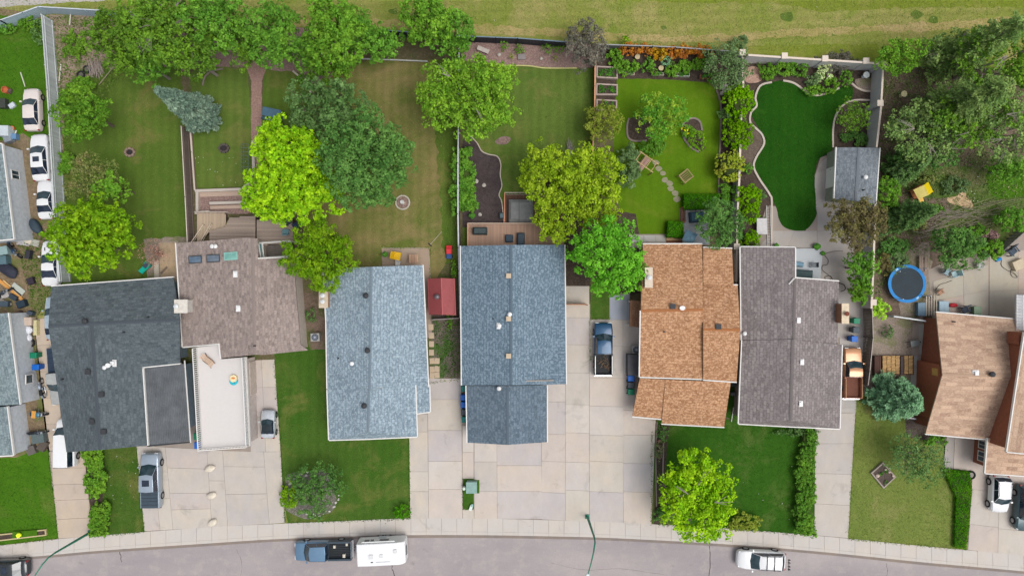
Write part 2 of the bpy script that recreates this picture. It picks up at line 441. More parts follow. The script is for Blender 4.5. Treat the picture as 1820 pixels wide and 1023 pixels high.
# driveways: each a base sheet with its own slabs
JNT = concrete(172, 160, 148, 0.2, 'joint')
def driveway(base, grids, name='driveway', mats=(CON, CON2), lvl=2, h=0.05, gap=0.013):
    o = sheet(name, base, lvl, JNT); rr = random.Random(len(base) * 7 + int(base[0][0]))
    for (tl, tr, br_, bl, us, vs_) in grids:
        def q(u, v): return ((tl[0] * (1 - u) + tr[0] * u) * (1 - v) + (bl[0] * (1 - u) + br_[0] * u) * v, (tl[1] * (1 - u) + tr[1] * u) * (1 - v) + (bl[1] * (1 - u) + br_[1] * u) * v)
        for j in range(len(vs_) - 1):
            for k in range(len(us) - 1):
                slab_from([q(us[k], vs_[j]), q(us[k + 1], vs_[j]), q(us[k + 1], vs_[j + 1]), q(us[k], vs_[j + 1])], 0.009, h + rr.uniform(-.004, .004), 'slab', rr.choice(mats), o, gap)
    return o
U1 = [0, 1]
def rows(n): return [k / n for k in range(n + 1)]
driveway([(60, 566), (94, 564), (118, 800), (152, 830), (166, 954), (104, 957), (90, 850), (72, 690)],
         [((61, 567), (93, 565), (114, 800), (88, 800), U1, rows(5)), ((90, 802), (150, 802), (165, 952), (104, 956), U1, [0, .19, .38, .56, .78, 1])], mats=(concrete(206, 190, 172),))
driveway([(242, 786), (490, 640), (500, 820), (507, 928), (380, 936), (257, 944)],
         [((243, 792), (270, 792), (285, 941), (257, 943), U1, [0, .35, .68, 1]), ((270, 792), (294, 794), (308, 940), (285, 941), U1, [0, .3, .62, 1]),
          ((294, 794), (368, 798), (377, 936), (308, 940), U1, [0, .25, .56, .76, 1]), ((368, 798), (396, 800), (405, 934), (377, 936), U1, [0, .4, 1]),
          ((396, 800), (469, 802), (479, 930), (405, 934), U1, [0, .21, .58, 1]), ((442, 640), (488, 638), (499, 802), (446, 802), [0, .5, 1], [0, .3, .62, 1]),
          ((469, 802), (499, 802), (506, 928), (479, 930), U1, [0, 1])], mats=(CON, CON2, concrete(203, 193, 186)))
dw3 = driveway([(726, 735), (760, 672), (822, 672), (962, 680), (1005, 508), (1049, 508), (1049, 566), (1140, 568), (1135, 735), (1168, 750), (1158, 931), (1047, 926), (850, 921), (728, 921)],
         [((727, 735), (760, 735), (762, 921), (729, 921), U1, [0, .17, .55, .74, 1]), ((760, 672), (820, 672), (822, 921), (762, 921), U1, [0, .15, .37, .59, .79, 1]),
          ((822, 756), (842, 756), (842, 850), (822, 850), U1, [0, .5, 1]), ((822, 905), (842, 905), (843, 921), (823, 921), U1, [0, 1]),
          ((843, 786), (883, 786), (884, 921), (843, 921), U1, [0, .25, .64, 1]), ((883, 786), (962, 786), (964, 921), (884, 921), U1, [0, .3, .64, 1]),
          ((962, 682), (1005, 682), (1005, 924), (963, 922), U1, [0, .13, .37, .57, .80, 1]),
          ((1005, 508), (1047.5, 508), (1047.5, 926), (1005, 924), U1, [0, .135, .25, .37, .505, .625, .75, .87, 1]),
          ((1047.6, 568), (1107, 568), (1108, 929), (1047.6, 926), U1, [0, .13, .287, .427, .57, .70, .85, 1]),
          ((1107, 568), (1136, 568), (1138, 728), (1107, 728), U1, [0, .3, .65, 1]), ((1107, 728), (1166, 728), (1158, 931), (1108, 929), U1, [0, .22, .47, .72, 1])],
         mats=(CON, CON2, concrete(212, 203, 194), concrete(211, 199, 188), concrete(202, 194, 190)))
driveway([(1492, 590), (1556, 540), (1534, 640), (1523, 700), (1507, 957), (1447, 951), (1450, 740)],
         [((1492, 600), (1540, 600), (1524, 700), (1490, 700), U1, [0, .5, 1]), ((1449, 735), (1520, 733), (1507, 955), (1447, 950), U1, [0, .245, .49, .74, 1]), ((1490, 700), (1523, 700), (1521, 733), (1489, 733), U1, [0, 1])],
         mats=(CON2, concrete(196, 190, 184)))
driveway([(1683, 770), (1760, 776), (2000, 790), (2050, 1008), (1719, 977), (1730, 838), (1680, 832)],
         [((1697, 775), (1732, 777), (1729, 836), (1694, 833), U1, U1), ((1732, 777), (1778, 780), (1773, 983), (1720, 976), U1, [0, .46, .77, 1]), ((1778, 780), (1880, 790), (1875, 992), (1773, 983), U1, [0, .4, .78, 1]), ((1880, 790), (2000, 796), (1990, 1002), (1875, 992), U1, [0, .5, 1])],
         mats=(CON, concrete(206, 194, 184)))
sheet('patio_strip', [(1678, 772), (1697, 774), (1694, 833), (1677, 830)], 3, CONP)

sheet('yard_dirt', [(84, 28), (235, 30), (640, 56), (840, 66), (1060, 79), (1320, 96), (1570, 114), (1560, 540), (1640, 620), (1640, 780), (1500, 800), (500, 800), (100, 800)], 0.6, soil('yard', (112, 102, 78), (96, 92, 62), (134, 120, 98), 1.0, .5, (84, 98, 46)))
# lawns and beds (each level 4 mm over the last)
sheet('lawn', [(-200, -20), (30, 20), (72, 26), (92, 430), (100, 520), (60, 570), (-200, 560)], 1, S_JUNK)
sheet('lawn', [(-200, -10), (30, 32), (74, 34), (88, 260), (60, 250), (40, 236), (20, 250), (-200, 250)], 2, G_LB, 1.5)
sheet('yard_dirt', [(-200, 560), (66, 560), (90, 800), (80, 810), (-200, 840)], 2, S_JUNK)
sheet('lawn', [(-200, 818), (30, 812), (62, 797), (86, 800), (92, 850), (104, 955), (0, 968), (-200, 986)], 3, G_LB, 1.0)
sheet('lane', [(-400, -300), (420, -300), (240, -24), (210, 0), (100, 6), (0, 13), (-400, 60)], 1, concrete(196, 190, 184, 0.15, 'lane'), 1.5)
sheet('yard_dirt', [(84, 26), (235, 30), (230, 130), (130, 160), (105, 520), (95, 500)], 1, soil('tancorner', (166, 146, 130), (140, 120, 102), (190, 172, 156), 1.4, .5, (96, 116, 60)))
sheet('lawn', [(112, 250), (118, 160), (190, 122), (322, 118), (334, 430), (300, 500), (110, 505)], 2, G_L1, 2)
sheet('yard_dirt', [(255, 425), (335, 420), (340, 520), (310, 560), (300, 500), (262, 494)], 3, S_GRAV, 2)
sheet('lawn', [(176, 798), (243, 794), (257, 944), (166, 953), (180, 880)], 2, G_FR, 1.0)
sheet('flower_bed', [(150, 800), (180, 798), (185, 880), (176, 950), (163, 953), (158, 880)], 3, S_BED, 2)
sheet('lawn', [(338, 130), (360, 118), (440, 122), (445, 180), (450, 300), (436, 332), (346, 336)], 2, G_L4, 1.5)
sheet('yard_dirt', [(225, 30), (700, 60), (560, 160), (536, 158), (470, 118), (360, 120), (300, 130)], 1, S_ROCK)
sheet('brick_path', [(440, 80), (466, 80), (474, 120), (465, 145), (466, 250), (476, 300), (470, 350), (440, 380), (436, 336), (450, 322), (452, 300), (446, 240), (447, 145), (438, 122)], 4, S_BRICK, 0.8)
sheet('lawn', [(470, 125), (530, 128), (552, 158), (560, 230), (540, 330), (476, 300), (466, 200)], 2, G_L1, 1.5)
sheet('lawn', [(560, 150), (660, 104), (814, 108), (812, 440), (760, 520), (570, 480), (540, 400)], 3, G_L3, 1.5)
sheet('grass_strip', [(770, 108), (814, 108), (812, 470), (790, 470), (784, 380)], 4, G_L1, 5)
sheet('lawn', [(486, 600), (582, 560), (586, 780), (728, 778), (730, 921), (624, 925), (512, 928), (500, 880)], 3, G_FR, 1.0)
sheet('yard_gravel', [(528, 520), (582, 520), (582, 620), (552, 622)], 4, S_BARE, 2)
sheet('rock_bed', cr([(508, 846), (526, 838), (548, 842), (570, 834), (590, 850), (594, 868), (598, 890), (588, 910), (566, 914), (548, 922), (522, 914), (506, 902), (502, 880), (508, 864)], 4, True), 5, soil('greyrock', (124, 118, 110), (104, 100, 90), (178, 172, 168), 2.4, .6, (80, 104, 60)))
sheet('yard_dirt', [(766, 520), (818, 520), (818, 672), (766, 672)], 3, soil('weedy', (120, 110, 100), (100, 92, 84), (140, 130, 118), 1.5, .5, (70, 108, 40)))
sheet('rock_bed', [(822, 66), (1062, 78), (1060, 120), (1000, 122), (950, 118), (870, 112), (822, 112)], 2, S_ROCK)
sheet('lawn', [(822, 108), (870, 112), (950, 118), (1000, 122), (1058, 122), (1056, 470), (822, 440)], 3, G_L4, 1.0)
MUDE = [(835, 240), (848, 254), (856, 268), (868, 274), (884, 278), (890, 292), (889, 310), (892, 330), (887, 346), (892, 360), (896, 400)]
sheet('dirt_bed', [(822, 250)] + cr(MUDE, 4) + [(896, 400), (822, 404)], 4, S_MUD)
sheet('rock_patch', cr([(880, 250), (895, 242), (908, 246), (900, 256), (884, 256)], 4, True), 5, S_ROCK)
sheet('yard_dirt', [(1004, 380), (1056, 370), (1130, 380), (1142, 440), (1142, 520), (1050, 540), (1004, 545)], 5, S_BED, 2)
sheet('grass_strip', [(1049, 500), (1086, 500), (1084, 567), (1050, 567)], 6, G_FR, 1)
sheet('garden_bed', [(1060, 78), (1320, 96), (1316, 470), (1276, 460), (1281, 160), (1262, 146), (1098, 140), (1094, 200), (1062, 205)], 2, S_BED)
sheet('lawn', [(1096, 140), (1180, 141), (1258, 147), (1274, 162), (1281, 190), (1280, 320), (1276, 350), (1240, 380), (1212, 430), (1130, 430), (1105, 400), (1090, 300), (1092, 205)], 4, G_L5, 0.8)
sheet('garden_bed', [(1316, 98), (1570, 114), (1560, 300), (1545, 450), (1500, 600), (1360, 470), (1310, 440)], 3, S_BED)
L6 = cr([(1352, 152), (1372, 146), (1396, 143), (1412, 150), (1438, 166), (1455, 169), (1478, 163), (1495, 155), (1508, 152), (1516, 158), (1512, 180), (1490, 190), (1482, 215), (1480, 265), (1456, 282), (1448, 312), (1450, 352), (1452, 378), (1444, 396), (1430, 409), (1408, 409), (1392, 402), (1384, 388), (1380, 370), (1368, 345), (1350, 318), (1340, 297), (1344, 280), (1358, 256), (1354, 240), (1347, 226), (1336, 206), (1336, 190), (1342, 172)], 3, True)
sheet('lawn', L6, 6, G_L6)
driveway([(1352, 400), (1362, 366), (1382, 366), (1392, 402), (1430, 412), (1452, 380), (1448, 312), (1458, 280), (1482, 272), (1500, 300), (1552, 500), (1545, 600), (1490, 640), (1400, 500), (1318, 470)],
         [((1372, 410), (1452, 410), (1452, 450), (1340, 450), [0, .5, 1], U1), ((1453, 370), (1500, 362), (1520, 450), (1452, 450), U1, [0, .5, 1]), ((1452, 450), (1520, 450), (1536, 520), (1452, 520), U1, [0, .5, 1]),
          ((1452, 520), (1540, 520), (1536, 600), (1480, 600), U1, [0, .5, 1])], name='patio', mats=(CONP,), lvl=5, h=.035)
sheet('patio_slab', cr([(1490, 276), (1470, 280), (1455, 296), (1448, 320), (1450, 352), (1452, 378), (1470, 390), (1500, 380), (1500, 300)], 3, True), 10, CONP)
sheet('yard_dirt', [(1568, 112), (2100, 150), (2100, 760), (1640, 620), (1560, 600), (1548, 540)], 1, soil('brownyard', (122, 104, 92), (106, 90, 78), (146, 128, 112), 1.0, .5, (84, 98, 48)))
sheet('lawn', [(1700, 300), (1760, 310), (2100, 300), (2100, 380), (1800, 400), (1720, 390), (1680, 340)], 2, G_W, 3)
sheet('lawn', cr([(1755, 300), (1790, 290), (1900, 280), (2100, 300), (2100, 340), (1830, 360), (1778, 360), (1758, 340)], 3, True), 3, G_LB)
sheet('sand_patch', cr([(1683, 352), (1702, 348), (1706, 337), (1716, 338), (1718, 350), (1728, 360), (1728, 370), (1714, 368), (1700, 364), (1690, 362)], 3, True), 5, S_SAND)
sheet('gravel_yard', [(1552, 560), (1640, 560), (1650, 640), (1640, 700), (1534, 700), (1548, 600)], 3, S_GRAV, 2)
sheet('gravel_yard', [(1600, 450), (1650, 430), (1670, 560), (1600, 560)], 4, S_GRAV, 3)
driveway([(1650, 480), (1700, 455), (1790, 440), (1850, 380), (2100, 400), (2100, 640), (1660, 600)],
         [((1658, 500), (1756, 470), (1756, 600), (1662, 600), [0, .55, 1], [0, .35, .7, 1]), ((1758, 450), (1860, 440), (1860, 600), (1758, 600), [0, .5, 1], [0, .45, 1])], name='patio', mats=(CONR, concrete(190, 182, 166)), lvl=5, h=.05)
sheet('lawn', [(1170, 745), (1300, 745), (1448, 760), (1448, 950), (1350, 943), (1300, 938), (1162, 930)], 3, G_F5, 0.8)
sheet('lawn_strip', [(1158, 765), (1166, 750), (1168, 931), (1158, 930)], 4, G_FR)
sheet('garden_bed', [(1168, 755), (1190, 750), (1182, 850), (1190, 932), (1162, 931)], 5, S_BED)
sheet('lawn', [(1523, 700), (1640, 700), (1680, 780), (1678, 832), (1700, 880), (1698, 974), (1640, 969), (1507, 957)], 3, G_F7, 1.0)
sheet('yard_dirt', [(1608, 700), (1700, 700), (1680, 790), (1610, 775)], 5, soil('mulch', (112, 98, 96), (96, 82, 80), (134, 118, 114), 2.0, .5))
sheet('grass_patch', [(823, 850), (842, 850), (842, 852), (852, 852), (852, 876), (842, 876), (842, 904), (823, 904)], 15, G_FR, 0.4)
sheet('lawn', [(1290, 740), (1312, 600), (1320, 600), (1330, 760)], 6, G_F5)
for q, (x, y, r_) in enumerate([(280, 30, 9), (700, 20, 8), (1180, 50, 6), (1630, 26, 10), (1660, 36, 9), (1555, 120, 10), (1400, 30, 12)]):
    sheet('weed_patch', cr([(x + r_ * math.cos(a) * rng.uniform(.7, 1.3), y + r_ * .7 * math.sin(a) * rng.uniform(.7, 1.3)) for a in [k * .9 for k in range(7)]], 3, True), 3, G_L4)
sheet('worn_track', [(-300, 60), (200, 30), (700, 34), (1200, 66), (1800, 30), (2300, 10), (2300, 26), (1800, 46), (1200, 76), (700, 52), (200, 40), (-300, 80)], 0.5, grass('track', (146, 134, 84), (130, 128, 70), (164, 146, 104), 0.8, 0, .4), 3)
sheet('mown_band', [(1080, -120), (2300, -160), (2300, 20), (1700, 12), (1450, 20), (1380, 6), (1100, 2)], 0.8, grass('band', (104, 118, 38), (118, 126, 54), (134, 130, 70), 0.4, 0.05, .4), 3)
sheet('mown_band', [(1330, 82), (1560, 78), (1568, 108), (1330, 96)], 1.3, grass('band', (104, 118, 38), (118, 126, 54), (134, 130, 70), 0.4, 0.05, .4), 2)

sheet('garden_bed', cr([(1118, 212), (1135, 206), (1160, 214), (1165, 240), (1150, 250), (1126, 250), (1116, 240), (1115, 222)], 4, True), 9, S_BED)
sheet('garden_bed', cr([(1248, 232), (1244, 216), (1232, 210), (1218, 216), (1212, 230), (1216, 246), (1228, 262), (1242, 270), (1254, 260)], 4, True), 9, S_BED)
sheet('garden_bed', [(1316, 225), (1334, 222), (1356, 244), (1356, 258), (1344, 280), (1340, 297), (1318, 300)], 7, soil('barkbed', (112, 98, 88), (96, 84, 74), (132, 118, 104), 1.6, .5))
sheet('red_gravel', cr([(1322, 128), (1336, 118), (1350, 122), (1358, 134), (1348, 146), (1326, 146)], 4, True), 7, soil('pinkrock', (190, 156, 138), (168, 134, 118), (206, 176, 160), 2.4, .6))
sheet('gravel_corner', cr([(1520, 142), (1550, 140), (1552, 160), (1530, 158)], 4, True), 7, S_GRAV)

sheet('wild_lawn', cr([(1590, 300), (1660, 296), (1740, 300), (1760, 340), (1700, 350), (1640, 350), (1600, 330)], 4, True), 2.5, G_W)
sheet('wild_lawn', cr([(1730, 360), (1900, 350), (1900, 430), (1780, 440), (1700, 430), (1650, 420), (1680, 380)], 4, True), 4, G_W)
# ================================================================ houses
TRIM = paint(236, 234, 230, 0.5, var=0.04); TRIMD = paint(70, 74, 78, 0.6)
def roof(parent, V, faces, mat, thick=0.16, name='roof', fascia=(), fmat=None, ridges=(), rmat=None, fw=0.11, surf=True):
    """V: (px,py,z) corners; faces: index lists; fascia: edges that carry a white eaves trim; ridges: edges with cap shingles"""
    o = parent.location; W = [P(*v) for v in V]
    bm = bmesh.new(); tv = [bm.verts.new(p - o) for p in W]; uvl = bm.loops.layers.uv.new('UVMap'); top = []
    for f in faces:
        pts = [W[i] for i in f]
        for t in tessellate_polygon([pts]):
            t = [f[k] for k in t]; a, b, c = (W[i] for i in t); nrm = (b - a).cross(c - a)
            if nrm.z < 0: t = t[::-1]; nrm = -nrm
            try: fc = bm.faces.new([tv[i] for i in t])
            except ValueError: continue
            nrm.normalize(); u = Vector((0, 0, 1)).cross(nrm)
            u = u.normalized() if u.length > 1e-3 else Vector((1, 0, 0)); v = nrm.cross(u)
            for lp in fc.loops: p = lp.vert.co + o; lp[uvl].uv = (p.dot(u), p.dot(v))
            top.append(fc)
            if surf: SURF.append((W[t[0]], W[t[1]], W[t[2]]))
    cnt = {}
    for f in top:
        for e in f.edges: cnt[e] = cnt.get(e, 0) + 1
    bv = {v: bm.verts.new(v.co - Vector((0, 0, thick))) for v in tv}
    for f in top: bm.faces.new([bv[l.vert] for l in reversed(f.loops)])
    for f in top:
        for l in f.loops:
            if cnt[l.edge] == 1:
                a, b = l.vert, l.link_loop_next.vert; bm.faces.new([b, a, bv[a], bv[b]])
    me = bpy.data.meshes.new(name); bm.to_mesh(me); bm.free(); me.materials.append(mat)
    ob = bpy.data.objects.new(name, me); COL.objects.link(ob); ob.parent = parent
    if fascia:
        for a, b in fascia:
            mb = MB()
            pa, pb = W[a], W[b]; d = (pb - pa); h = Vector((d.x, d.y, 0)).normalized(); nn = Vector((-h.y, h.x, 0))
            mid = (pa + pb) / 2
            # outward side: away from the roof faces
            side = 1
            for f in faces:
                if a in f and b in f:
                    fc = sum((W[i] for i in f), Vector()) / len(f)
                    side = -1 if nn.dot(Vector((fc.x, fc.y, 0)) - Vector((mid.x, mid.y, 0))) > 0 else 1
            nn *= side; i0 = len(mb.v); zt = Vector((0, 0, .03)); zb = Vector((0, 0, -thick - .06))
            for p in (pa - h * .02, pb + h * .02):
                q = p - o
                mb.v += [q + nn * .004 + zt, q + nn * fw + zt, q + nn * fw + zb, q + nn * .004 + zb]
            mb.f += [(i0, i0 + 1, i0 + 5, i0 + 4), (i0 + 1, i0 + 2, i0 + 6, i0 + 5), (i0 + 2, i0 + 3, i0 + 7, i0 + 6), (i0 + 3, i0, i0 + 4, i0 + 7), (i0, i0 + 3, i0 + 2, i0 + 1), (i0 + 4, i0 + 5, i0 + 6, i0 + 7)]
            recalc(mb.build('fascia', fmat or TRIM, parent))
    if ridges:
        mb = MB()
        for a, b in ridges:
            pa, pb = W[a] - o, W[b] - o; d = (pb - pa).normalized(); nn = Vector((-d.y, d.x, 0)).normalized(); n_ = max(1, int((pb - pa).length / .3)); st = (pb - pa) / n_
            for k in range(n_):
                q0, q1 = pa + st * k, pa + st * (k + .97); z1, z2 = Vector((0, 0, .025)), Vector((0, 0, .03 - .0))
                mb.quad(q0 - nn * .14 - z2 * 0 + Vector((0, 0, .0)), q1 - nn * .14, q1 + z1, q0 + z1); mb.quad(q0 + z1, q1 + z1, q1 + nn * .14, q0 + nn * .14)
        mb.build('ridge_cap', rmat or mat, parent)
    return ob
def walls(parent, poly, z, mat, over=0.4, name='wall', z0=0.0, ztop=None):
    o = parent.location; wp = [P(x, y, z) for x, y in poly]; pl = inset([(p.x, p.y) for p in wp], over)
    MB().prism([(a - o.x, b - o.y) for a, b in pl], z0, (ztop or z) - 0.14).build(name, mat, parent)
    return pl
def opening(parent, pl, k, t, wd, z0, z1, kind='window', fm=None, gm=None):
    """window, door or garage door on wall edge k of footprint pl"""
    o = parent.location; n = len(pl); a, b = Vector((*pl[k], 0)), Vector((*pl[(k + 1) % n], 0)); d = (b - a).normalized()
    ar = sum(pl[j][0] * pl[(j + 1) % n][1] - pl[(j + 1) % n][0] * pl[j][1] for j in range(n)); nn = Vector((d.y, -d.x, 0)) * (1 if ar > 0 else -1)
    c = a.lerp(b, t) - Vector((o.x, o.y, 0)) + Vector((0, 0, (z0 + z1) / 2)); rz = math.atan2(d.y, d.x); h = z1 - z0
    if kind == 'window':
        e = thing_part(parent, 'window', c, rz)
        fr = MB()
        sy = 1 if Vector((-math.sin(rz), math.cos(rz), 0)).dot(nn) > 0 else -1
        for x, z, sx, sz in ((0, h / 2, wd + .1, .07), (0, -h / 2, wd + .1, .07), (-wd / 2, 0, .07, h), (wd / 2, 0, .07, h), (0, 0, .05, h)): fr.box((x, sy * .035, z), (sx, .09, sz))
        fr.build('frame', fm or TRIM, e); MB().box((0, sy * .012, 0), (wd - .04, .04, h - .04)).build('pane', gm or glass(), e)
    else:
        sy = 1 if Vector((-math.sin(rz), math.cos(rz), 0)).dot(nn) > 0 else -1
        e = thing_part(parent, kind, c, rz); mb = MB().box((0, sy * .02, 0), (wd, .07, h))
        if kind == 'garage_door':
            for q in range(4): mb.box((0, sy * .06, -h / 2 + h * (q + .5) / 4), (wd - .1, .03, h / 4 - .06))
        mb.build('panel', fm or TRIM, e)
        if kind == 'door': MB().cyl((wd * .38, sy * .06, 0), (wd * .38, sy * .12, 0), .03).build('handle', paint(60, 60, 60, .3, .8), e)
def thing_part(parent, name, loc, rz=0.0):
    e = bpy.data.objects.new(name, None); COL.objects.link(e); e.parent = parent; e.location = loc; e.rotation_euler = (0, 0, rz); e.empty_display_size = .1; return e
def gable(parent, A, Rg, B, mat, d=(0, -.4)):
    """triangular end wall under a roof: eave corner, ridge end, eave corner, moved d metres"""
    o = parent.location; off = Vector((d[0], d[1], -.2)); a, r_, b = P(*A) - o + off, P(*Rg) - o + off, P(*B) - o + off; e = (b - a).normalized(); a += e * .4; b -= e * .4
    n = Vector((-e.y, e.x, 0)).normalized() * .05; z = Vector((0, 0, -.12)); a += z; b += z; mb = MB(); mb.v = [p + n for p in (a, b, r_)] + [p - n for p in (a, b, r_)]; mb.f = [(0, 1, 2), (5, 4, 3), (0, 3, 4, 1), (1, 4, 5, 2), (2, 5, 3, 0)]; recalc(mb.build('gable_wall', mat, parent))
def vent(parent, x, y, kind='box', s=0.45, mat=None):
    p = hit(x, y); p = hit(x, y, 0) - parent.location
    DK = paint(62, 64, 68, 0.6); LT = paint(240, 240, 240, 0.4)
    if kind == 'box':
        mb = MB().box(p + Vector((0, 0, .12)), (s, s, .22)); mb.box(p + Vector((0, 0, .24)), (s * 1.15, s * 1.15, .03)); mb.build('roof_vent', mat or DK, parent)
    elif kind == 'turbine':
        mb = MB(); mb.lathe(p, [(.14, -.1), (.14, .16), (.26, .2), (.29, .3), (.26, .42), (.12, .5), (.02, .52)], 12); mb.build('turbine_vent', mat or DK, parent)
    elif kind == 'pipe':
        MB().cyl(p - Vector((0, 0, .1)), p + Vector((0, 0, .45)), .07, n=8).build('vent_pipe', mat or DK, parent)
    elif kind == 'cap':
        mb = MB().cyl(p - Vector((0, 0, .1)), p + Vector((0, 0, .4)), .1, n=10); mb.lathe(p + Vector((0, 0, .4)), [(.2, 0), (.22, .06), (.14, .14), (.03, .18)], 12); mb.build('flue_cap', mat or LT, parent)
    elif kind == 'white':
        mb = MB().box(p + Vector((0, 0, .12)), (s * .8, s * .8, .22)); mb.box(p + Vector((-.0, 0, -.0)), (s * 1.4, s * 1.4, .05)); mb.build('roof_vent', mat or LT, parent)
    elif kind == 'dish':
        mb = MB().cyl(p - Vector((0, 0, .1)), p + Vector((0, 0, .4)), .03, n=6); mb.lathe(p + Vector((.1, 0, .4)), [(.28, .1), (.2, .02), (.02, 0), (.19, .0), (.28, .07)], 14, 1, .8)
        mb.cyl(p + Vector((.1, 0, .42)), p + Vector((.35, -.1, .62)), .02, n=5); mb.build('satellite_dish', mat or LT, parent)
def chimney(parent, x, y, wpx, hpx, z1, mat, cap=None, pots=1, potmat=None, z0=0.0, off=(0, 0)):
    c = P(x, y, z1); sx, sy = M(wpx, z1), M(hpx, z1); o = parent.location; c0 = c - o
    e = thing_part(parent, 'chimney', (c0.x, c0.y, 0))
    MB().box((0, 0, (z0 + z1) / 2), (sx - .1, sy - .1, z1 - z0)).build('stack', mat, e)
    MB().box((0, 0, z1 + .04), (sx, sy, .09)).build('chimney_cap', cap or mat, e)
    for k in range(pots):
        q = (off[0], off[1] + (k - (pots - 1) / 2) * .6)
        mb = MB().cyl((q[0], q[1], z1 + .08), (q[0], q[1], z1 + .35), .13, n=10); mb.lathe((q[0], q[1], z1 + .35), [(.22, 0), (.24, .06), (.1, .14), (.02, .16)], 12)
        mb.build('chimney_pot', potmat or paint(225, 228, 230, .4), e)
SH1 = shingle('charcoal', (97, 107, 112), (84, 94, 99), (110, 120, 124), .78, .3, .5, .35)
SH1b = shingle('charcoalcap', (90, 98, 106), (84, 92, 102), (98, 106, 114), .8)
SH2 = shingle('brown', (164, 149, 143), (138, 125, 121), (172, 156, 146), .8, .3, .5, .5)
SH3 = shingle('paleblue', (152, 171, 184), (130, 149, 162), (192, 207, 216), .62, .32, .45, .55)
SH4 = shingle('slateblue', (122, 142, 158), (104, 126, 142), (158, 178, 192), .60, .32, .45, .5)
SH4g = shingle('slateblue_g', (110, 126, 140), (94, 110, 124), (134, 150, 162), .72, .32, .45, .5)
SH5 = shingle('orange', (194, 147, 110), (166, 120, 86), (226, 184, 148), .66, .3, .45, .6)
SH6 = shingle('greybrown', (148, 139, 138), (130, 121, 121), (166, 158, 158), .62, .32, .5, .4)
SH7 = shingle('tan', (208, 176, 150), (180, 148, 127), (220, 192, 168), .80, .42, 1.1, .45)
SH0 = shingle('greyblue', (132, 148, 152), (108, 124, 130), (158, 172, 176), .75, .3, .5, .6)
SHS = shingle('shed', (128, 136, 144), (112, 120, 128), (154, 162, 168), .8, .32, .5, .5)
STUC = paint(210, 206, 198, .8); SIDG = paint(214, 220, 226, .7); SIDB = paint(124, 142, 154, .7); BRN = paint(150, 92, 70, .7)
def at(x, y, z=0): return P(x, y, z)

# --- far left pair: grey-blue roofs with pale siding
h = thing('house', 'left edge house with grey-blue shingles and pale grey siding beside the row of white sedans', 'house', at(-40, 340))
roof(h, [(-170, 262, 3.0), (3, 256, 3.0), (24, 424, 3.0), (-150, 440, 3.0), (-85, 258, 4.3), (-64, 432, 4.3)], [(0, 4, 5, 3), (4, 1, 2, 5)], SH0, fascia=((1, 2), (1, 4), (2, 5)), ridges=((4, 5),))
pl = walls(h, [(-170, 262), (3, 256), (24, 424), (-150, 440)], 3.0, SIDG, .05)
opening(h, pl, 1, .3, .9, 1.0, 2.1)
h = thing('house', 'lower left house with stepped grey-blue roof and pale siding behind the parked motorcycles', 'house', at(-40, 680))
roof(h, [(-190, 570, 3.0), (14, 556, 3.0), (35, 718, 3.0), (-170, 730, 3.0), (-88, 563, 4.5), (-68, 724, 4.5)], [(0, 4, 5, 3), (4, 1, 2, 5)], SH0, fascia=((1, 2),), ridges=((4, 5),))
walls(h, [(-190, 570), (14, 556), (35, 718), (-170, 730)], 3.0, SIDG, .04)
roof(h, [(-170, 734, 2.7), (12, 722, 2.7), (23, 808, 2.7), (-160, 818, 2.7), (-79, 728, 3.9), (-68, 813, 3.9)], [(0, 4, 5, 3), (4, 1, 2, 5)], SH0, fascia=((1, 2), (2, 5)), ridges=((4, 5),))
pl = walls(h, [(-170, 737), (12, 724), (23, 808), (-160, 818)], 2.7, SIDG, .04)
c = P(47, 673, 1.6) - h.location; c = Vector((P(35, 673, 3.0).x - h.location.x - .02, c.y, 1.6)); e = thing_part(h, 'window', c, 0)
MB().box((0, 0, .5), (.1, .9, .07)).box((0, 0, -.5), (.1, .9, .07)).box((0, .45, 0), (.1, .07, 1)).box((0, -.45, 0), (.1, .07, 1)).build('frame', TRIM, e); MB().box((0, 0, 0), (.04, .86, .96)).build('pane', glass(), e)

# --- house 1: charcoal
h = thing('house', 'charcoal shingled house with cross gable and dark ribbed carport roof', 'house', at(200, 640)); HO1 = h
V = [(91, 509, 2.8), (308, 493, 2.8), (320, 645, 2.8), (253, 652, 2.8), (262, 791, 2.8), (118, 803, 2.8), (97, 655, 2.8), (86, 580, 4.4), (319, 568, 4.4), (163, 575, 4.4), (178, 799, 4.4)]
roof(h, V, [(0, 1, 8, 9, 7), (7, 9, 6), (6, 9, 10, 5), (9, 8, 2, 3), (9, 3, 4, 10)], SH1, fascia=((0, 1), (3, 4), (2, 3)), ridges=((7, 9), (9, 8), (9, 10)), rmat=SH1b)
pl = walls(h, [(91, 509), (308, 493), (320, 645), (253, 652), (262, 791), (118, 803)], 2.8, SIDB, .45)
opening(h, pl, 1, .35, 1.4, 1.0, 2.0); opening(h, pl, 4, .5, 3.4, .3, 2.1, 'window'); opening(h, pl, 1, .8, .9, .2, 2.2, 'door')
DKR = paint(108, 112, 116, .5, .1, var=.22, scale=1.0)
mb = MB(); cp = [P(x, y, 2.5) - h.location for x, y in [(254.5, 653), (327, 646), (338, 783), (263, 791)]]
mb.prism([(p.x, p.y) for p in cp], 2.38, 2.5)
for k in range(1, 24):
    t = k / 24; a, b = cp[0].lerp(cp[1], t), cp[3].lerp(cp[2], t); d = (b - a).normalized(); n = Vector((-d.y, d.x, 0)) * .03
    mb.quad(a - n + Vector((0, 0, .004)), b - n + Vector((0, 0, .004)), b + Vector((0, 0, .05)), a + Vector((0, 0, .05))); mb.quad(a + Vector((0, 0, .05)), b + Vector((0, 0, .05)), b + n + Vector((0, 0, .004)), a + n + Vector((0, 0, .004)))
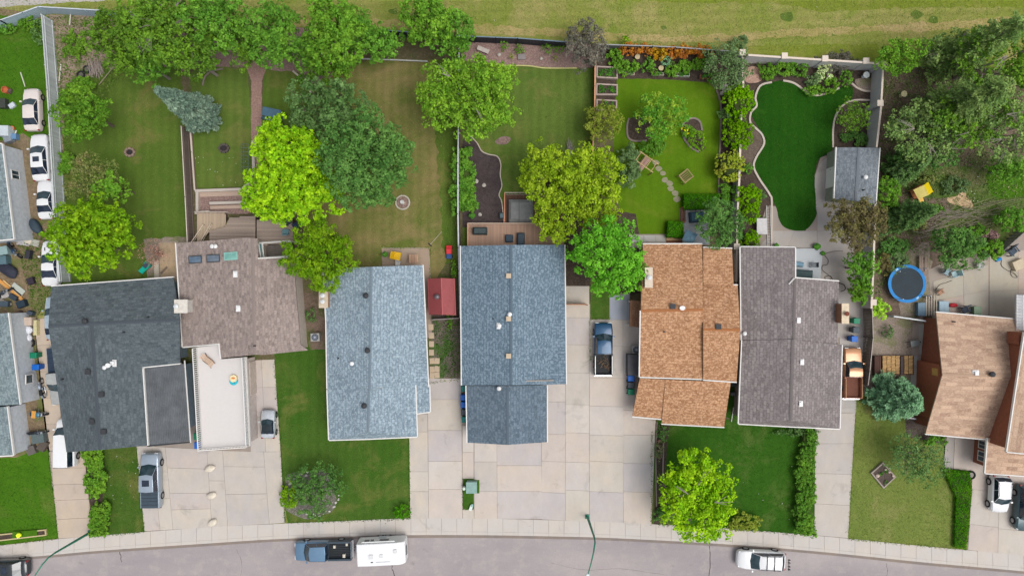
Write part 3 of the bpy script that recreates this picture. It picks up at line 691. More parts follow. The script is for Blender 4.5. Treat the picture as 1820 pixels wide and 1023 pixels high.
mb.build('carport_roof', DKR, h)
SURF += [(P(254, 653, 2.5), P(327, 646, 2.5), P(338, 783, 2.5)), (P(254, 653, 2.5), P(338, 783, 2.5), P(262, 791, 2.5))]
mb = MB(); a, b = P(328, 640, 2.5) - h.location, P(338.6, 786, 2.5) - h.location; mb.tube([a, b], .07, 4); mb.build('gutter', TRIM, h)
a, b = P(262, 792, 2.5) - h.location, P(338, 785, 2.5) - h.location; MB().tube([a, b], .08, 4).build('gutter', TRIMD, h)
mb = MB(); q0, q1 = P(325, 648, 2.5) - h.location, P(336, 760, 2.5) - h.location; mb.prism([(q0.x - .1, q0.y), (q0.x, q0.y), (q1.x, q1.y), (q1.x - .1, q1.y)], 0, 2.36); mb.build('carport_wall', SIDB, h)
for x, y, k in [(154, 570, 'turbine'), (265, 563, 'pipe'), (222, 590, 'pipe'), (158, 660, 'box'), (182, 700, 'box'), (165, 748, 'box'), (186, 766, 'box'), (113, 673, 'pipe')]: vent(h, x, y, k)
vent(h, 195, 648, 'dish'); vent(h, 190, 652, 'cap'); vent(h, 201, 645, 'white', .5)

# --- house 2: brown with flat-roofed garage deck
h = thing('house', 'mottled brown shingled house with skylights and white flat roofed garage terrace', 'house', at(430, 560)); HO2 = h
V = [(313, 432, 2.9), (440, 422, 4.3), (458, 424, 4.2), (459, 460, 4.2), (521, 457, 2.95), (528, 540, 2.9), (534, 612, 2.85), (548, 622, 2.6), (470, 630, 4.05), (393, 636, 3.68), (390, 610, 3.66), (325, 616, 2.9), (448, 423, 4.4), (450, 460, 4.4), (452, 630, 4.4)]
roof(h, V, [(0, 1, 12, 13, 14, 9, 10, 11), (12, 2, 3, 13), (13, 3, 4, 5, 6, 7, 8, 14)], SH2, fascia=((11, 0), (11, 10), (9, 10), (3, 4)), ridges=((12, 13), (13, 14)))
pl = walls(h, [(313, 432), (458, 424), (459, 460), (521, 457), (534, 622), (393, 636), (390, 610), (325, 616)], 2.9, paint(212, 200, 190, .75), .12)
for x, y, gm_ in [(348, 461, glass(84, 104, 124)), (380, 459, glass(96, 108, 122)), (411, 455, glass(110, 165, 155))]:
    p = hit(x, y) - h.location; e = thing_part(h, 'skylight', p, R(4))
    MB().box((0, 0, .08), (1.36, .8, .14)).build('frame', TRIMD if x < 400 else paint(140, 190, 180, .5), e); MB().box((0, 0, .17), (1.16, .58, .05)).build('dome', gm_, e)
for x, y, k in [(420, 487, 'white'), (425, 548, 'white'), (380, 438, 'cap'), (386, 438, 'cap'), (454, 614, 'pipe')]: vent(h, x, y, k)
chimney(h, 322, 544, 24, 24, 4.3, STUC, paint(222, 216, 206, .7), 1, None, 0, (-.35, 0))
# white garage terrace
DECKF = paint(220, 215, 212, .6, var=.02)
tp = [(348, 616), (438, 632), (445, 792), (358, 798)]; zt = 2.9
mb = MB(); wp = [P(x, y, zt) - h.location for x, y in [(349, 617), (391, 612), (393, 638), (438, 634), (445, 792), (358, 798)]]; mb.prism([(p.x, p.y) for p in wp], zt - .25, zt); mb.build('terrace_floor', DECKF, h)
SURF += [(P(348, 616, zt), P(438, 632, zt), P(445, 792, zt)), (P(348, 616, zt), P(445, 792, zt), P(358, 798, zt))]
mb = MB(); wi = inset([(p.x, p.y) for p in wp], .25); mb.prism(wi, 0, zt - .252); mb.build('garage_wall', paint(206, 194, 188, .75), h)
def railing(parent, a, b, z, hh=1.0, step=0.14, mat=None, name='railing', bw=.03):
    a, b = P(*a, z) - parent.location, P(*b, z) - parent.location; d = (b - a); L = d.length; d.normalize(); rz = math.atan2(d.y, d.x); mat = mat or TRIM
    e = thing_part(parent, name, (0, 0, 0)); m_ = (a + b) / 2
    MB().box(m_ + Vector((0, 0, hh)), (L, .08, .06), rz).build('top_rail', mat, e); MB().box(m_ + Vector((0, 0, .1)), (L, .05, .05), rz).build('bottom_rail', mat, e)
    n = int(L / step); pm = None
    for k in range(n + 1):
        q = a.lerp(b, k / n)
        if k == 0:
            pb = MB().box((0, 0, hh / 2 + .02), (bw, bw, hh - .1), 0).build('baluster', mat, e); pm = pb.data
        else: pb = bpy.data.objects.new('baluster', pm); COL.objects.link(pb); pb.parent = e
        pb.location = q; pb.rotation_euler = (0, 0, rz)
railing(h, (350, 618), (360, 797), zt, 1.0, .21, bw=.09); railing(h, (360, 796.5), (443, 791), zt, .9, .3); railing(h, (436, 634), (443.5, 790), zt, .9, .3)
mb = MB(); a, b = P(436, 634, 3.0) - h.location, P(443.5, 790, 3.0) - h.location; d = Vector((.32, 0, 0)); mb.quad(a - d, b - d, b + Vector((0, 0, .55)), a + Vector((0, 0, .55))); mb.build('glass_screen', paint(206, 218, 222, .2), h)
o = MB().prism([(p.x, p.y) for p in [P(443, 640) - h.location, P(455, 640) - h.location, P(457, 697) - h.location, P(447, 703) - h.location]], 0, 1.7).build('side_wall', paint(200, 186, 176, .8), h)

# --- house 3: pale blue
h = thing('house', 'pale blue shingled house with brick chimney left of the red metal shed', 'house', at(665, 630)); HO3 = h
V = [(575, 478, 2.9), (660, 474, 4.7), (751, 471, 2.9), (757, 600, 2.9), (761, 687, 2.9), (738, 688, 2.9), (736, 684, 2.95), (657, 690, 4.7), (658, 560, 4.7), (580, 570, 2.9), (582, 692, 2.9)]
roof(h, V, [(0, 1, 8, 7, 10, 9), (1, 2, 3, 4, 5, 6, 7, 8)], SH3, fascia=((0, 9), (9, 10), (2, 3), (3, 4)), ridges=((1, 7),))
V = [(582, 691, 2.9), (656, 689, 4.35), (738, 684, 2.9), (741, 775, 2.9), (654, 768, 4.35), (585, 781, 2.9), (652, 779, 3.1)]
roof(h, V, [(0, 1, 4, 5), (1, 2, 3, 4), (5, 4, 3, 6)], SH3, fascia=((5, 0), (3, 6), (6, 5), (2, 3)), ridges=((1, 4),))
V = [(740, 684, 2.72), (763, 683, 2.6), (764, 731, 2.6), (742, 734, 2.72)]
roof(h, V, [(0, 1, 2, 3)], SH3, fascia=((1, 2), (2, 3)))
pl = walls(h, [(575, 478), (751, 471), (761, 687), (738, 688), (741, 775), (585, 781)], 2.9, paint(190, 176, 160, .8), .45)
opening(h, pl, 4, .5, 4.2, .1, 2.2, 'garage_door'); opening(h, pl, 0, .3, 1.5, 1.0, 2.0); opening(h, pl, 0, .75, 1.8, .1, 2.1, 'door')
for x, y, k in [(651, 525, 'turbine'), (654, 622, 'turbine'), (648, 720, 'turbine'), (602, 636, 'pipe'), (627, 645, 'cap')]: vent(h, x, y, k)
chimney(h, 575, 530, 16, 34, 4.0, paint(176, 138, 112, .85), paint(208, 192, 170, .8), 2)

# --- house 4: slate blue
h = thing('house', 'slate blue shingled house with deck and wide front garage in the middle of the row', 'house', at(912, 600)); HO4 = h
V = [(819, 437, 3.1), (908, 435, 5.0), (1003, 435, 3.1), (1006, 682, 3.1), (972, 683, 3.1), (908, 684, 5.0), (821, 684, 3.1)]
roof(h, V, [(0, 1, 5, 6), (1, 2, 3, 4, 5)], SH4, fascia=((6, 0), (2, 3)), ridges=((1, 5),))
V = [(829, 685, 2.8), (902, 685, 4.3), (972, 684, 2.8), (972, 785, 2.8), (902, 790, 4.3), (831, 786, 2.8)]
roof(h, V, [(0, 1, 4, 5), (1, 2, 3, 4)], SH4g, fascia=((5, 0), (2, 3)), ridges=((1, 4),))
pl = walls(h, [(819, 437), (1003, 435), (1006, 682), (821, 684)], 3.1, paint(170, 160, 150, .8), .35)
pl2 = walls(h, [(829, 680), (972, 680), (972, 785), (831, 786)], 2.8, paint(170, 160, 150, .8), .35)
opening(h, pl2, 2, .5, 5.0, .05, 2.3, 'garage_door'); opening(h, pl, 1, .3, 1.2, 1.0, 2.0); opening(h, pl, 0, .3, 1.8, .2, 2.2, 'door')
TAN = paint(206, 186, 160, .7)
for x, y, k, m_ in [(904, 490, 'box', TAN), (904, 566, 'box', TAN), (904, 632, 'box', TAN), (888, 579, 'white', None), (906, 558, 'cap', None), (877, 566, 'pipe', None), (887, 689, 'cap', None)]: vent(h, x, y, k, .42, m_)

# --- house 5: orange-brown
h = thing('house', 'orange-brown shingled house with long cream chimney and stepped front roofs', 'house', at(1225, 590)); HO5 = h
V = [(1143, 434, 3.0), (1248, 434, 3.0), (1250, 550, 4.9), (1139, 552, 4.9), (1137, 669, 3.0), (1250, 673, 3.0)]
roof(h, V, [(0, 1, 2, 3), (3, 2, 5, 4)], SH5, fascia=((4, 5), (0, 1), (3, 4)), ridges=((3, 2),), rmat=shingle('orangecap', (186, 124, 80), (178, 118, 76), (190, 132, 90), .85))
V = [(1250, 440, 3.2), (1301, 442, 3.2), (1304, 507, 4.1), (1250, 505, 4.1)]
roof(h, V, [(0, 1, 2, 3)], SH5, fascia=((0, 1),))
V = [(1250, 504, 3.5), (1311, 507, 3.5), (1316, 586, 4.9), (1250, 585, 4.9), (1309, 678, 3.2), (1250, 674, 3.2)]
roof(h, V, [(0, 1, 2, 3), (3, 2, 4, 5)], SH5, fascia=((0, 1), (4, 5)), ridges=((3, 2),), rmat=MATS[[k for k in MATS if k[0] == 'shingle' and k[1] == 'orangecap'][0]])
V = [(1137, 672, 3.0), (1182, 674, 3.0), (1178, 744, 2.3), (1124, 739, 2.3)]
roof(h, V, [(0, 1, 2, 3)], SH5, fascia=((2, 3),))
V = [(1183, 674, 3.05), (1299, 679, 3.05), (1287, 758, 2.4), (1176, 752, 2.4)]
roof(h, V, [(0, 1, 2, 3)], SH5, fascia=((2, 3),))
pl = walls(h, [(1143, 434), (1248, 434), (1250, 440), (1301, 442), (1309, 678), (1137, 669)], 3.0, paint(176, 150, 130, .8), .42)
walls(h, [(1137, 668), (1298, 676), (1288, 757), (1176, 752), (1177, 743), (1126, 738)], 2.4, paint(176, 150, 130, .8), .42)
opening(h, pl, 5, .35, .95, .1, 2.1, 'door'); opening(h, pl, 5, .7, 1.2, 1, 2)
for x, y, k in [(1195, 544, 'box'), (1276, 580, 'box'), (1180, 589, 'pipe')]: vent(h, x, y, k)
vent(h, 1209, 547, 'dish'); chimney(h, 1153, 493, 14, 36, 4.6, paint(190, 166, 146, .8), paint(222, 206, 188, .7), 1)
V = [(1120, 533, 2.5), (1141, 535, 2.7), (1141, 582, 2.7), (1119, 580, 2.5)]
roof(h, V, [(0, 1, 2, 3)], shingle('awning', (150, 112, 88), (138, 100, 78), (160, 124, 100), .8), name='porch_roof')
for x, y in ((1122, 536), (1121, 578)): p = P(x, y, 2.4) - h.location; MB().box((p.x + .1, p.y, 1.18), (.12, .12, 2.36)).build('post', TRIM, h)

# --- house 6: grey-brown
h = thing('house', 'grey-brown shingled house between the orange roof and the narrow wood fence', 'house', at(1405, 600)); HO6 = h
V = [(1316, 439, 3.0), (1413, 440, 4.6), (1413, 494, 4.6), (1491, 500, 3.0), (1489, 612, 3.0), (1411, 606, 4.6), (1318, 604, 3.0)]
roof(h, V, [(0, 1, 2, 5, 6), (2, 3, 4, 5)], SH6, fascia=((6, 0), (0, 1), (1, 2), (2, 3)), ridges=((2, 5),))
V = [(1319, 605, 3.1), (1409, 603, 4.7), (1496, 613, 3.1), (1492, 761, 3.1), (1405, 746, 4.7), (1313, 752, 3.1), (1403, 757, 3.4)]
roof(h, V, [(0, 1, 4, 5), (1, 2, 3, 4), (5, 4, 3, 6)], SH6, fascia=((5, 0), (2, 3), (3, 6), (6, 5)), ridges=((1, 4),))
pl = walls(h, [(1316, 439), (1413, 441), (1412, 495), (1491, 500), (1489, 610), (1496, 613), (1492, 761), (1313, 752), (1319, 605)], 3.0, paint(150, 144, 140, .8), .4)
opening(h, pl, 6, .3, 2.4, .8, 2.0); opening(h, pl, 2, .5, 1.8, .1, 2.1, 'door'); opening(h, pl, 8, .5, 1.2, 1, 2)
for x, y, k in [(1418, 569, 'white'), (1424, 643, 'white'), (1422, 717, 'white'), (1321, 592, 'cap')]: vent(h, x, y, k, .4)
a, b = hit(1411, 494) - h.location, hit(1401, 505) - h.location; MB().tube([a + Vector((0, 0, .1)), b + Vector((0, 0, .1))], .08, 4).build('valley_flashing', TRIM, h)
chimney(h, 1502, 557, 13, 36, 4.4, paint(150, 108, 84, .85), paint(226, 208, 180, .7), 1, paint(130, 70, 56, .7))

# --- house 7: tan, brown walls
h = thing('house', 'tan shingled two level house with dark brown walls at the right edge', 'house', at(1740, 680)); HO7 = h
V = [(1664, 555, 2.9), (1812, 568, 2.9), (1810, 668, 4.7), (1675, 666, 4.7), (1645, 770, 2.9), (1800, 784, 2.9)]
roof(h, V, [(0, 1, 2, 3), (3, 2, 5, 4)], SH7, fascia=((0, 1), (4, 5)), ridges=((3, 2),))
pl = walls(h, [(1664, 555), (1812, 568), (1800, 784), (1645, 770)], 2.9, BRN, .6)
o_ = h.location; ga, gb = Vector((*pl[0], 2.75)) - o_, Vector((*pl[3], 2.75)) - o_; gc = (ga + gb) / 2; gc.z = 4.35
mb = MB(); d = Vector((.1, 0, 0)); mb.v = [ga, gb, gc, ga + d, gb + d, gc + d]; mb.f = [(0, 1, 2), (5, 4, 3), (0, 2, 5, 3), (1, 4, 5, 2), (0, 3, 4, 1)]; recalc(mb.build('gable_wall', BRN, h))
mb = MB(); aa, ab, am = P(1629, 640) - o_, P(1627, 735) - o_, P(1628, 668) - o_; pr = [(aa, 0), (ab, 0), (ab, 2.85), (am, 4.3), (aa, 3.85)]; mb.v = [Vector((p.x, p.y, z)) for p, z in pr] + [Vector((p.x + .9, p.y, z)) for p, z in pr]; mb.f = [(0, 1, 2, 3, 4), (9, 8, 7, 6, 5)] + [(k, (k + 1) % 5, 5 + (k + 1) % 5, 5 + k) for k in range(5)]; recalc(mb.build('bay_wall', paint(168, 102, 76, .7), h))
e = thing_part(h, 'window', (pl[0][0] - o_.x - .02 + .0, P(0, 660, 3).y - o_.y, 3.2)); e.location.x = Vector(((aa.x), 0, 0)).x
MB().box((0, 0, 0), (.08, .75, 1.0)).build('frame', paint(206, 160, 90, .6), e); MB().box((-.03, 0, 0), (.06, .6, .85)).build('pane', paint(214, 170, 100, .5), e)
V = [(1800, 782, 3.2), (1756, 778, 3.2), (1751, 840, 2.7), (1900, 850, 2.7), (1900, 788, 3.2)]
roof(h, V, [(0, 1, 2, 3, 4)], SH7, fascia=((1, 2), (2, 3)))
p2 = walls(h, [(1756, 770), (1900, 780), (1900, 850), (1751, 840)], 2.7, BRN, .5)
opening(h, p2, 3, .3, 1.0, .8, 2.2); opening(h, p2, 3, .7, .8, .8, 2.2); opening(h, p2, 2, .5, 5, .1, 2.2, 'garage_door')
V = [(1822, 590, 6.0), (1908, 596, 7.2), (1900, 812, 7.2), (1790, 802, 6.0), (2000, 600, 6.0), (1985, 820, 6.0)]
roof(h, V, [(0, 1, 2, 3), (1, 4, 5, 2)], SH7, fascia=((0, 3), (3, 2)), ridges=((1, 2),))
walls(h, [(1822, 590), (2000, 600), (1985, 820), (1790, 802)], 6.0, BRN, .25)
for x, y, k in [(1693, 571, 'pipe'), (1734, 663, 'white'), (1760, 664, 'turbine')]: vent(h, x, y, k)
# balcony with glass panels at the back
bz = 3.2; wp = [P(x, y, bz) - o_ for x, y in [(1806, 523), (1900, 527), (1900, 590), (1806, 586)]]; MB().prism([(p.x, p.y) for p in wp], bz - .2, bz).build('balcony_floor', paint(196, 198, 202, .6), h)
railing(h, (1806, 523), (1806, 586), bz, 1.0, .3); railing(h, (1806, 523), (1900, 527), bz, 1.0, .8, paint(80, 80, 84, .5))
MB().box(P(1808, 600, 4.6) - o_, (.9, 1.2, 1.6)).build('chimney', BRN, h)

# --- garden shed of house 6
s = thing('garden_shed', 'grey shingled garden shed with white door beside the dark green lawn', 'shed', at(1522, 310))
V = [(1487, 262, 2.4), (1563, 263, 2.4), (1556, 362, 2.4), (1483, 354, 2.4), (1527, 262, 3.1), (1521, 357, 3.1)]
roof(s, V, [(0, 4, 5, 3), (4, 1, 2, 5)], SHS, fascia=((0, 3), (1, 2)), ridges=((4, 5),))
pl = walls(s, [(1487, 262), (1563, 263), (1556, 362), (1483, 354)], 2.4, paint(150, 156, 140, .8), .12)
opening(s, pl, 3, .46, 2.1, .1, 2.1, 'door', TRIM); vent(s, 1535, 316, 'cap'); vent(s, 1533, 338, 'pipe')
# --- red metal shed
s = thing('metal_shed', 'dull red metal shed between the pale blue and slate blue houses', 'shed', at(785, 527)); RED = paint(154, 80, 82, .45, .3, var=.06)
sv = [(761, 495, 2.0), (784, 494, 2.3), (808, 495, 2.0), (810, 560, 2.0), (786, 559, 2.3), (763, 559, 2.0)]
roof(s, sv, [(0, 1, 4, 5), (1, 2, 3, 4)], RED, .06, fascia=((5, 0), (2, 3)), fmat=RED, fw=.05)
for k in range(1, 12):
    for (i0, i1, j0, j1) in ((0, 1, 5, 4), (1, 2, 4, 3)):
        t = k / 12; a, b = P(*sv[i0]).lerp(P(*sv[i1]), t) - s.location, P(*sv[j0]).lerp(P(*sv[j1]), t) - s.location; z_ = Vector((0, 0, .035)); n = Vector((.025, 0, 0))
        MB().quad(a - n, b - n, b + z_, a + z_).quad(a + z_, b + z_, b + n, a + n).build('roof_rib', RED, s)
walls(s, [(761, 495), (808, 495), (810, 560), (763, 559)], 2.0, paint(120, 60, 60, .5), .05); vent(s, 777, 527, 'turbine', mat=paint(120, 110, 116, .4, .5))

_w3, _w4, _w6 = paint(190, 176, 160, .8), paint(170, 160, 150, .8), paint(150, 144, 140, .8)
gable(HO1, (118, 803, 2.8), (178, 799, 4.4), (262, 791, 2.8), SIDB, (0, .45)); gable(HO1, (91, 509, 2.8), (86, 580, 4.4), (97, 655, 2.8), SIDB, (.4, 0)); gable(HO1, (308, 493, 2.8), (319, 568, 4.4), (320, 645, 2.8), SIDB, (-.4, 0))
gable(HO2, (313, 432, 2.9), (448, 423, 4.4), (458, 424, 4.2), paint(212, 200, 190, .75), (0, -.2)); gable(HO2, (393, 636, 3.68), (452, 630, 4.4), (548, 622, 2.6), paint(212, 200, 190, .75), (0, .25))
gable(HO3, (575, 478, 2.9), (660, 474, 4.7), (751, 471, 2.9), _w3); gable(HO3, (585, 781, 2.9), (654, 768, 4.3), (741, 775, 2.9), _w3, (0, .5)); gable(HO3, (582, 692, 2.9), (657, 690, 4.7), (738, 688, 2.9), _w3, (0, .05))
gable(HO4, (819, 437, 3.1), (908, 435, 5.0), (1003, 435, 3.1), _w4); gable(HO4, (821, 684, 3.1), (908, 684, 5.0), (1006, 682, 3.1), _w4, (0, .35)); gable(HO4, (831, 786, 2.8), (902, 790, 4.3), (972, 785, 2.8), _w4, (0, .4))
gable(HO5, (1143, 434, 3.0), (1139, 552, 4.9), (1137, 669, 3.0), paint(176, 150, 130, .8), (.42, 0)); gable(HO5, (1311, 507, 3.5), (1316, 586, 4.9), (1309, 678, 3.2), paint(176, 150, 130, .8), (-.42, 0))
gable(HO6, (1313, 752, 3.1), (1405, 746, 4.7), (1492, 761, 3.1), _w6, (0, .5)); gable(HO6, (1316, 439, 3.0), (1413, 440, 4.6), (1500, 441, 3.0), _w6, (0, -.4)) if False else None
gable(HO7, (1812, 568, 2.9), (1810, 668, 4.7), (1800, 784, 2.9), BRN, (-.3, 0))
# ================================================================ decks, fences, walls
def deck(label, poly, z, mat, along_y=True, bw=0.14, frame=None, cat='deck', loc=None, group=None, name='deck'):
    """raised wooden platform: every board a part"""
    wp = [P(x, y, z) for x, y in poly]; c = sum(wp, Vector()) / len(wp); c.z = 0
    t = thing(name, label, cat, c, 0, group); pl = [(p.x - c.x, p.y - c.y) for p in wp]
    ax = 0 if along_y else 1; lo = min(p[ax] for p in pl); hi = max(p[ax] for p in pl); n = max(2, int((hi - lo) / bw))
    for k in range(n):
        a = lo + (hi - lo) * (k + .5) / n; ss = []
        for q in range(len(pl)):
            p0, p1 = pl[q], pl[(q + 1) % len(pl)]
            if (p0[ax] - a) * (p1[ax] - a) < 0:
                u = (a - p0[ax]) / (p1[ax] - p0[ax]); ss.append(p0[1 - ax] + (p1[1 - ax] - p0[1 - ax]) * u)
        ss.sort()
        for s0, s1 in zip(ss[::2], ss[1::2]):
            ctr = (a, (s0 + s1) / 2, z - .02) if ax == 0 else ((s0 + s1) / 2, a, z - .02)
            sz = ((hi - lo) / n - .016, s1 - s0 - .02, .036) if ax == 0 else (s1 - s0 - .02, (hi - lo) / n - .016, .036)
            MB().box((0, 0, 0), sz).build('board', mat, t).location = ctr
    MB().prism(inset(pl, .06), 0.02, z - .045).build('frame', frame or paint(90, 76, 66, .8), t)
    for a_, b_, c_ in tessellate_polygon([wp]): SURF.append((wp[a_], wp[b_], wp[c_]))
    return t
WD_R = wood(184, 152, 132, .22); WD_G = wood(166, 150, 138, .25); WD_C = wood(196, 202, 206, .06)
dk = deck('reddish cedar deck with dark grill cover behind the slate blue house', [(832, 398), (1002, 398), (1002, 450), (832, 450)], 1.0, WD_R)
railing(dk, (832, 398), (1002, 398), 1.0, .9, .5, wood(190, 168, 150), bw=.05); railing(dk, (832, 398), (832, 448), 1.0, .9, .5, wood(200, 150, 116), bw=.05)
dk2 = deck('grey weathered deck with stairs behind the brown roofed house', [(408, 386), (454, 384), (454, 432), (372, 436), (372, 410), (400, 404)], 1.2, WD_G, False)
dk3 = deck('grey deck boards under the yellow green tree with dark chairs', [(456, 390), (520, 388), (522, 432), (456, 436)], 1.2, WD_G, False)
dk4 = deck('lower plank landing with corner bench by the tall side fence', [(350, 378), (400, 378), (404, 408), (372, 412), (350, 432)], .7, wood(190, 170, 148, .2))
railing(dk4, (352, 378), (410, 378), .7, .9, .4, wood(180, 168, 156), bw=.05); railing(dk4, (365, 400), (343, 432), .7, .5, .6, wood(214, 198, 176), bw=.05); railing(dk4, (378, 398), (360, 430), .7, .5, .6, wood(214, 198, 176), bw=.05)
dk5 = deck('pale grey composite deck with covered lounger behind the grey-brown house', [(1380, 438), (1456, 442), (1462, 448), (1458, 498), (1413, 498), (1412, 441)], .35, WD_C, False, .2)
dk6 = deck('dark stone tile terrace with hot tub cover beside the big yellow green tree', [(897, 346), (1000, 346), (1000, 396), (897, 396)], .3, wood(112, 84, 70), True, .16)
railing(dk6, (897, 346), (960, 346), .3, 1.6, .5, wood(186, 172, 160), bw=.06); railing(dk6, (897, 346), (897, 396), .3, 1.6, .5, wood(204, 140, 110), bw=.06)
# brick/timber tiers behind house 2
tr = thing('garden_tier', 'red gravel tier edged with pale timber steps above the brown house deck', 'garden step', at(400, 352))
TB = wood(200, 190, 180, .12)
def bars(parent, segs, z, wd, hh, mat, name='timber'):
    for a, b in segs:
        pa, pb = P(*a, z) - parent.location, P(*b, z) - parent.location; d = pb - pa
        MB().box((0, 0, 0), (d.length, wd, hh)).build(name, mat, parent).matrix_local = Matrix.Translation(((pa + pb) / 2) * 1.0 + Vector((0, 0, -hh / 2))) @ Matrix.Rotation(math.atan2(d.y, d.x), 4, 'Z')
bars(tr, [((346, 339), (430, 336)), ((372, 361), (440, 359)), ((350, 341), (350, 375)), ((430, 336), (451, 318)), ((451, 318), (449, 250)), ((346, 378), (372, 376))], .5, .28, .45, TB)
sheet('rock_patch', [(350, 338), (440, 334), (440, 380), (350, 380)], 6, S_ROCK)
def fence(label, pts, h, mat, kind='board', group=None, spacing=.15, cap=None, capw=.1, post=2.4, rails=True, cat='fence', name='fence', thick=.025, joined=False, capmat=None):
    """pts: top line in the photograph; boards hang from it to the ground"""
    W = [P(x, y, h) for x, y in pts]; o = W[0].copy(); o.z = 0; t = thing(name, label, cat, o, 0, group); pm = None; J = MB(); rr = random.Random(len(label))
    for a, b in zip(W, W[1:]):
        a = a - o; b = b - o; a.z = b.z = 0; d = b - a; L = d.length
        if L < .05: continue
        d.normalize(); rz = math.atan2(d.y, d.x); n = max(1, int(L / spacing)); m_ = (a + b) / 2; nn = Vector((-d.y, d.x, 0))
        for k in range(n):
            q = a.lerp(b, (k + .5) / n)
            if joined: J.box((q.x, q.y, h / 2), (spacing * .94, thick, h - .03 - rr.uniform(0, .02)), rz)
            else:
                if pm is None: pb = MB().box((0, 0, h / 2), (spacing * .92, thick, h - .03)).build('picket', mat, t); pm = pb.data
                else: pb = bpy.data.objects.new('picket', pm); COL.objects.link(pb); pb.parent = t
                pb.location = q; pb.rotation_euler = (0, 0, rz + rr.uniform(-.02, .02))
        if rails:
            for z in (.3, h - .3): MB().box((m_.x + nn.x * .045, m_.y + nn.y * .045, z), (L, .05, .09), rz).build('rail', mat, t)
        if cap is not None: MB().box((m_.x, m_.y, h + .0), (L + .02, capw, .05), rz).build('top_rail', cap, t)
        np_ = max(1, round(L / post))
        for k in range(np_ + 1):
            q = a.lerp(b, k / np_) + nn * -.06; MB().box((0, 0, 0), (.09, .09, h + .06)).build('post', mat, t).location = (q.x, q.y, h / 2 + .03)
    if joined: J.build('boards', mat, t, kind='stuff')
    return t
FG = wood(210, 216, 218, .26); FB = wood(126, 112, 106, .2); CAPL = wood(216, 204, 190, .1)
fence('long weathered grey board fence along the row of white sedans', [(74, 26), (84, 160), (98, 400), (106, 500)], 1.85, FG, cap=wood(206, 212, 212), capw=.12, spacing=.16)
BLU = paint(188, 208, 224, .5)
fence('blue-grey metal panel fence at the top left beside the gravel lane', [(-80, 64), (0, 36), (40, 22), (68, 12), (235, 22)], 1.8, BLU, spacing=.22, cap=paint(206, 214, 222, .5), post=4)
fence('brown board fence with pale cap beside the fire pit lawn', [(322, 224), (325, 280), (329, 350), (333, 432)], 1.7, FB, cap=CAPL, capw=.09)
fence('low inner board fence with pale rail beside the blue spruce', [(338, 228), (341, 270), (346, 338)], .5, wood(150, 130, 118), cap=CAPL, capw=.16, spacing=.3)
WHT = paint(205, 208, 212, .5)
fence('slim white panel fence left of the slate blue house', [(816, 84), (815, 200), (814, 290), (814, 380), (815, 440), (818, 565)], 1.8, paint(80, 66, 66, .8), cap=WHT, capw=.14, joined=True)
fence('dark back fence with thin blue cap behind the red gravel bed', [(640, 50), (700, 55), (760, 60), (842, 65), (920, 68), (1010, 75)], 1.7, paint(48, 52, 62, .7), cap=paint(120, 140, 160, .5), joined=True)
fence('back fence with white cap above the dry lawn', [(630, 104), (760, 109)], .3, paint(170, 170, 166, .7), cap=paint(214, 214, 210, .6), spacing=.4, joined=True)
fence('grey back fence behind the orange shrubs', [(1060, 79), (1160, 82), (1200, 84), (1310, 92)], 1.6, paint(110, 112, 116, .7), cap=paint(164, 166, 168, .6), joined=True)
fence('cedar fence with orange cap beside the raised vegetable beds', [(1058, 106), (1057, 200), (1054, 260), (1052, 300)], 1.5, paint(96, 70, 60, .8), cap=paint(222, 164, 124, .7), capw=.14, joined=True)
fence('narrow weathered wood fence beside the tan pickup', [(1550, 544), (1552, 600), (1546, 660), (1543, 684)], 1.9, wood(116, 106, 100, .28), cap=wood(196, 186, 176), capw=.07)
fence('short red-brown gate fence at the end of the concrete drive', [(1003, 541), (1044, 541)], 1.6, wood(130, 96, 82), cap=wood(206, 160, 130), joined=True)
fence('dark steel gate below the red metal shed', [(766, 568), (818, 565)], 1.5, paint(56, 40, 44, .6), cap=paint(150, 140, 136, .5), joined=True, cat='gate', name='metal_gate')
fence('thin white rail fence left of the tan house', [(1589, 562), (1645, 570)], 1.5, paint(170, 180, 186, .6), cap=paint(232, 236, 240, .5), capw=.12, joined=True)
fence('short white gate beside the blue spruce', [(1596, 739), (1628, 744)], 1.4, paint(120, 112, 110, .7), cap=paint(236, 236, 240, .5), capw=.12, joined=True, cat='gate', name='gate')
# concrete garden wall with square pillars
WC = concrete(208, 207, 206, .12, 'wall'); WCAP = concrete(232, 218, 202, .05, 'cap')
def pwall(label, pts, h, pillars, name='garden_wall', capw=.2, pw=.62):
    W = [P(x, y, h) for x, y in pts]; o = W[0].copy(); o.z = 0; t = thing(name, label, 'wall', o)
    for a, b in zip(W, W[1:]):
        a = a - o; b = b - o; d = b - a; L = Vector((d.x, d.y, 0)).length; rz = math.atan2(d.y, d.x); m_ = (a + b) / 2
        n = max(1, round(L / 2.4))
        for k in range(n): q = a.lerp(b, (k + .5) / n); MB().box((q.x, q.y, h / 2 - .05), (L / n - .015, .12, h - .1), rz).build('panel', WC, t)
        MB().box((m_.x, m_.y, h - .02), (L, capw, .08), rz).build('coping', WCAP, t)
    for x, y in pillars:
        p = P(x, y, h + .15) - o; e = thing_part(t, 'pillar', (p.x, p.y, 0)); MB().box((0, 0, h / 2), (pw - .12, pw - .12, h)).build('shaft', WC, e); MB().box((0, 0, h + .08), (pw, pw, .14)).build('pillar_cap', WCAP, e)
    return t
pwall('pale concrete wall with square pillars along the back of the deep green lawn', [(1330, 98), (1562, 113)], 2.2, [(1395, 99), (1467, 104), (1540, 108)])
pwall('pale concrete wall with pillars on the right side of the deep green lawn', [(1570, 116), (1566, 190), (1558, 262)], 2.2, [(1570, 113), (1565, 183)])
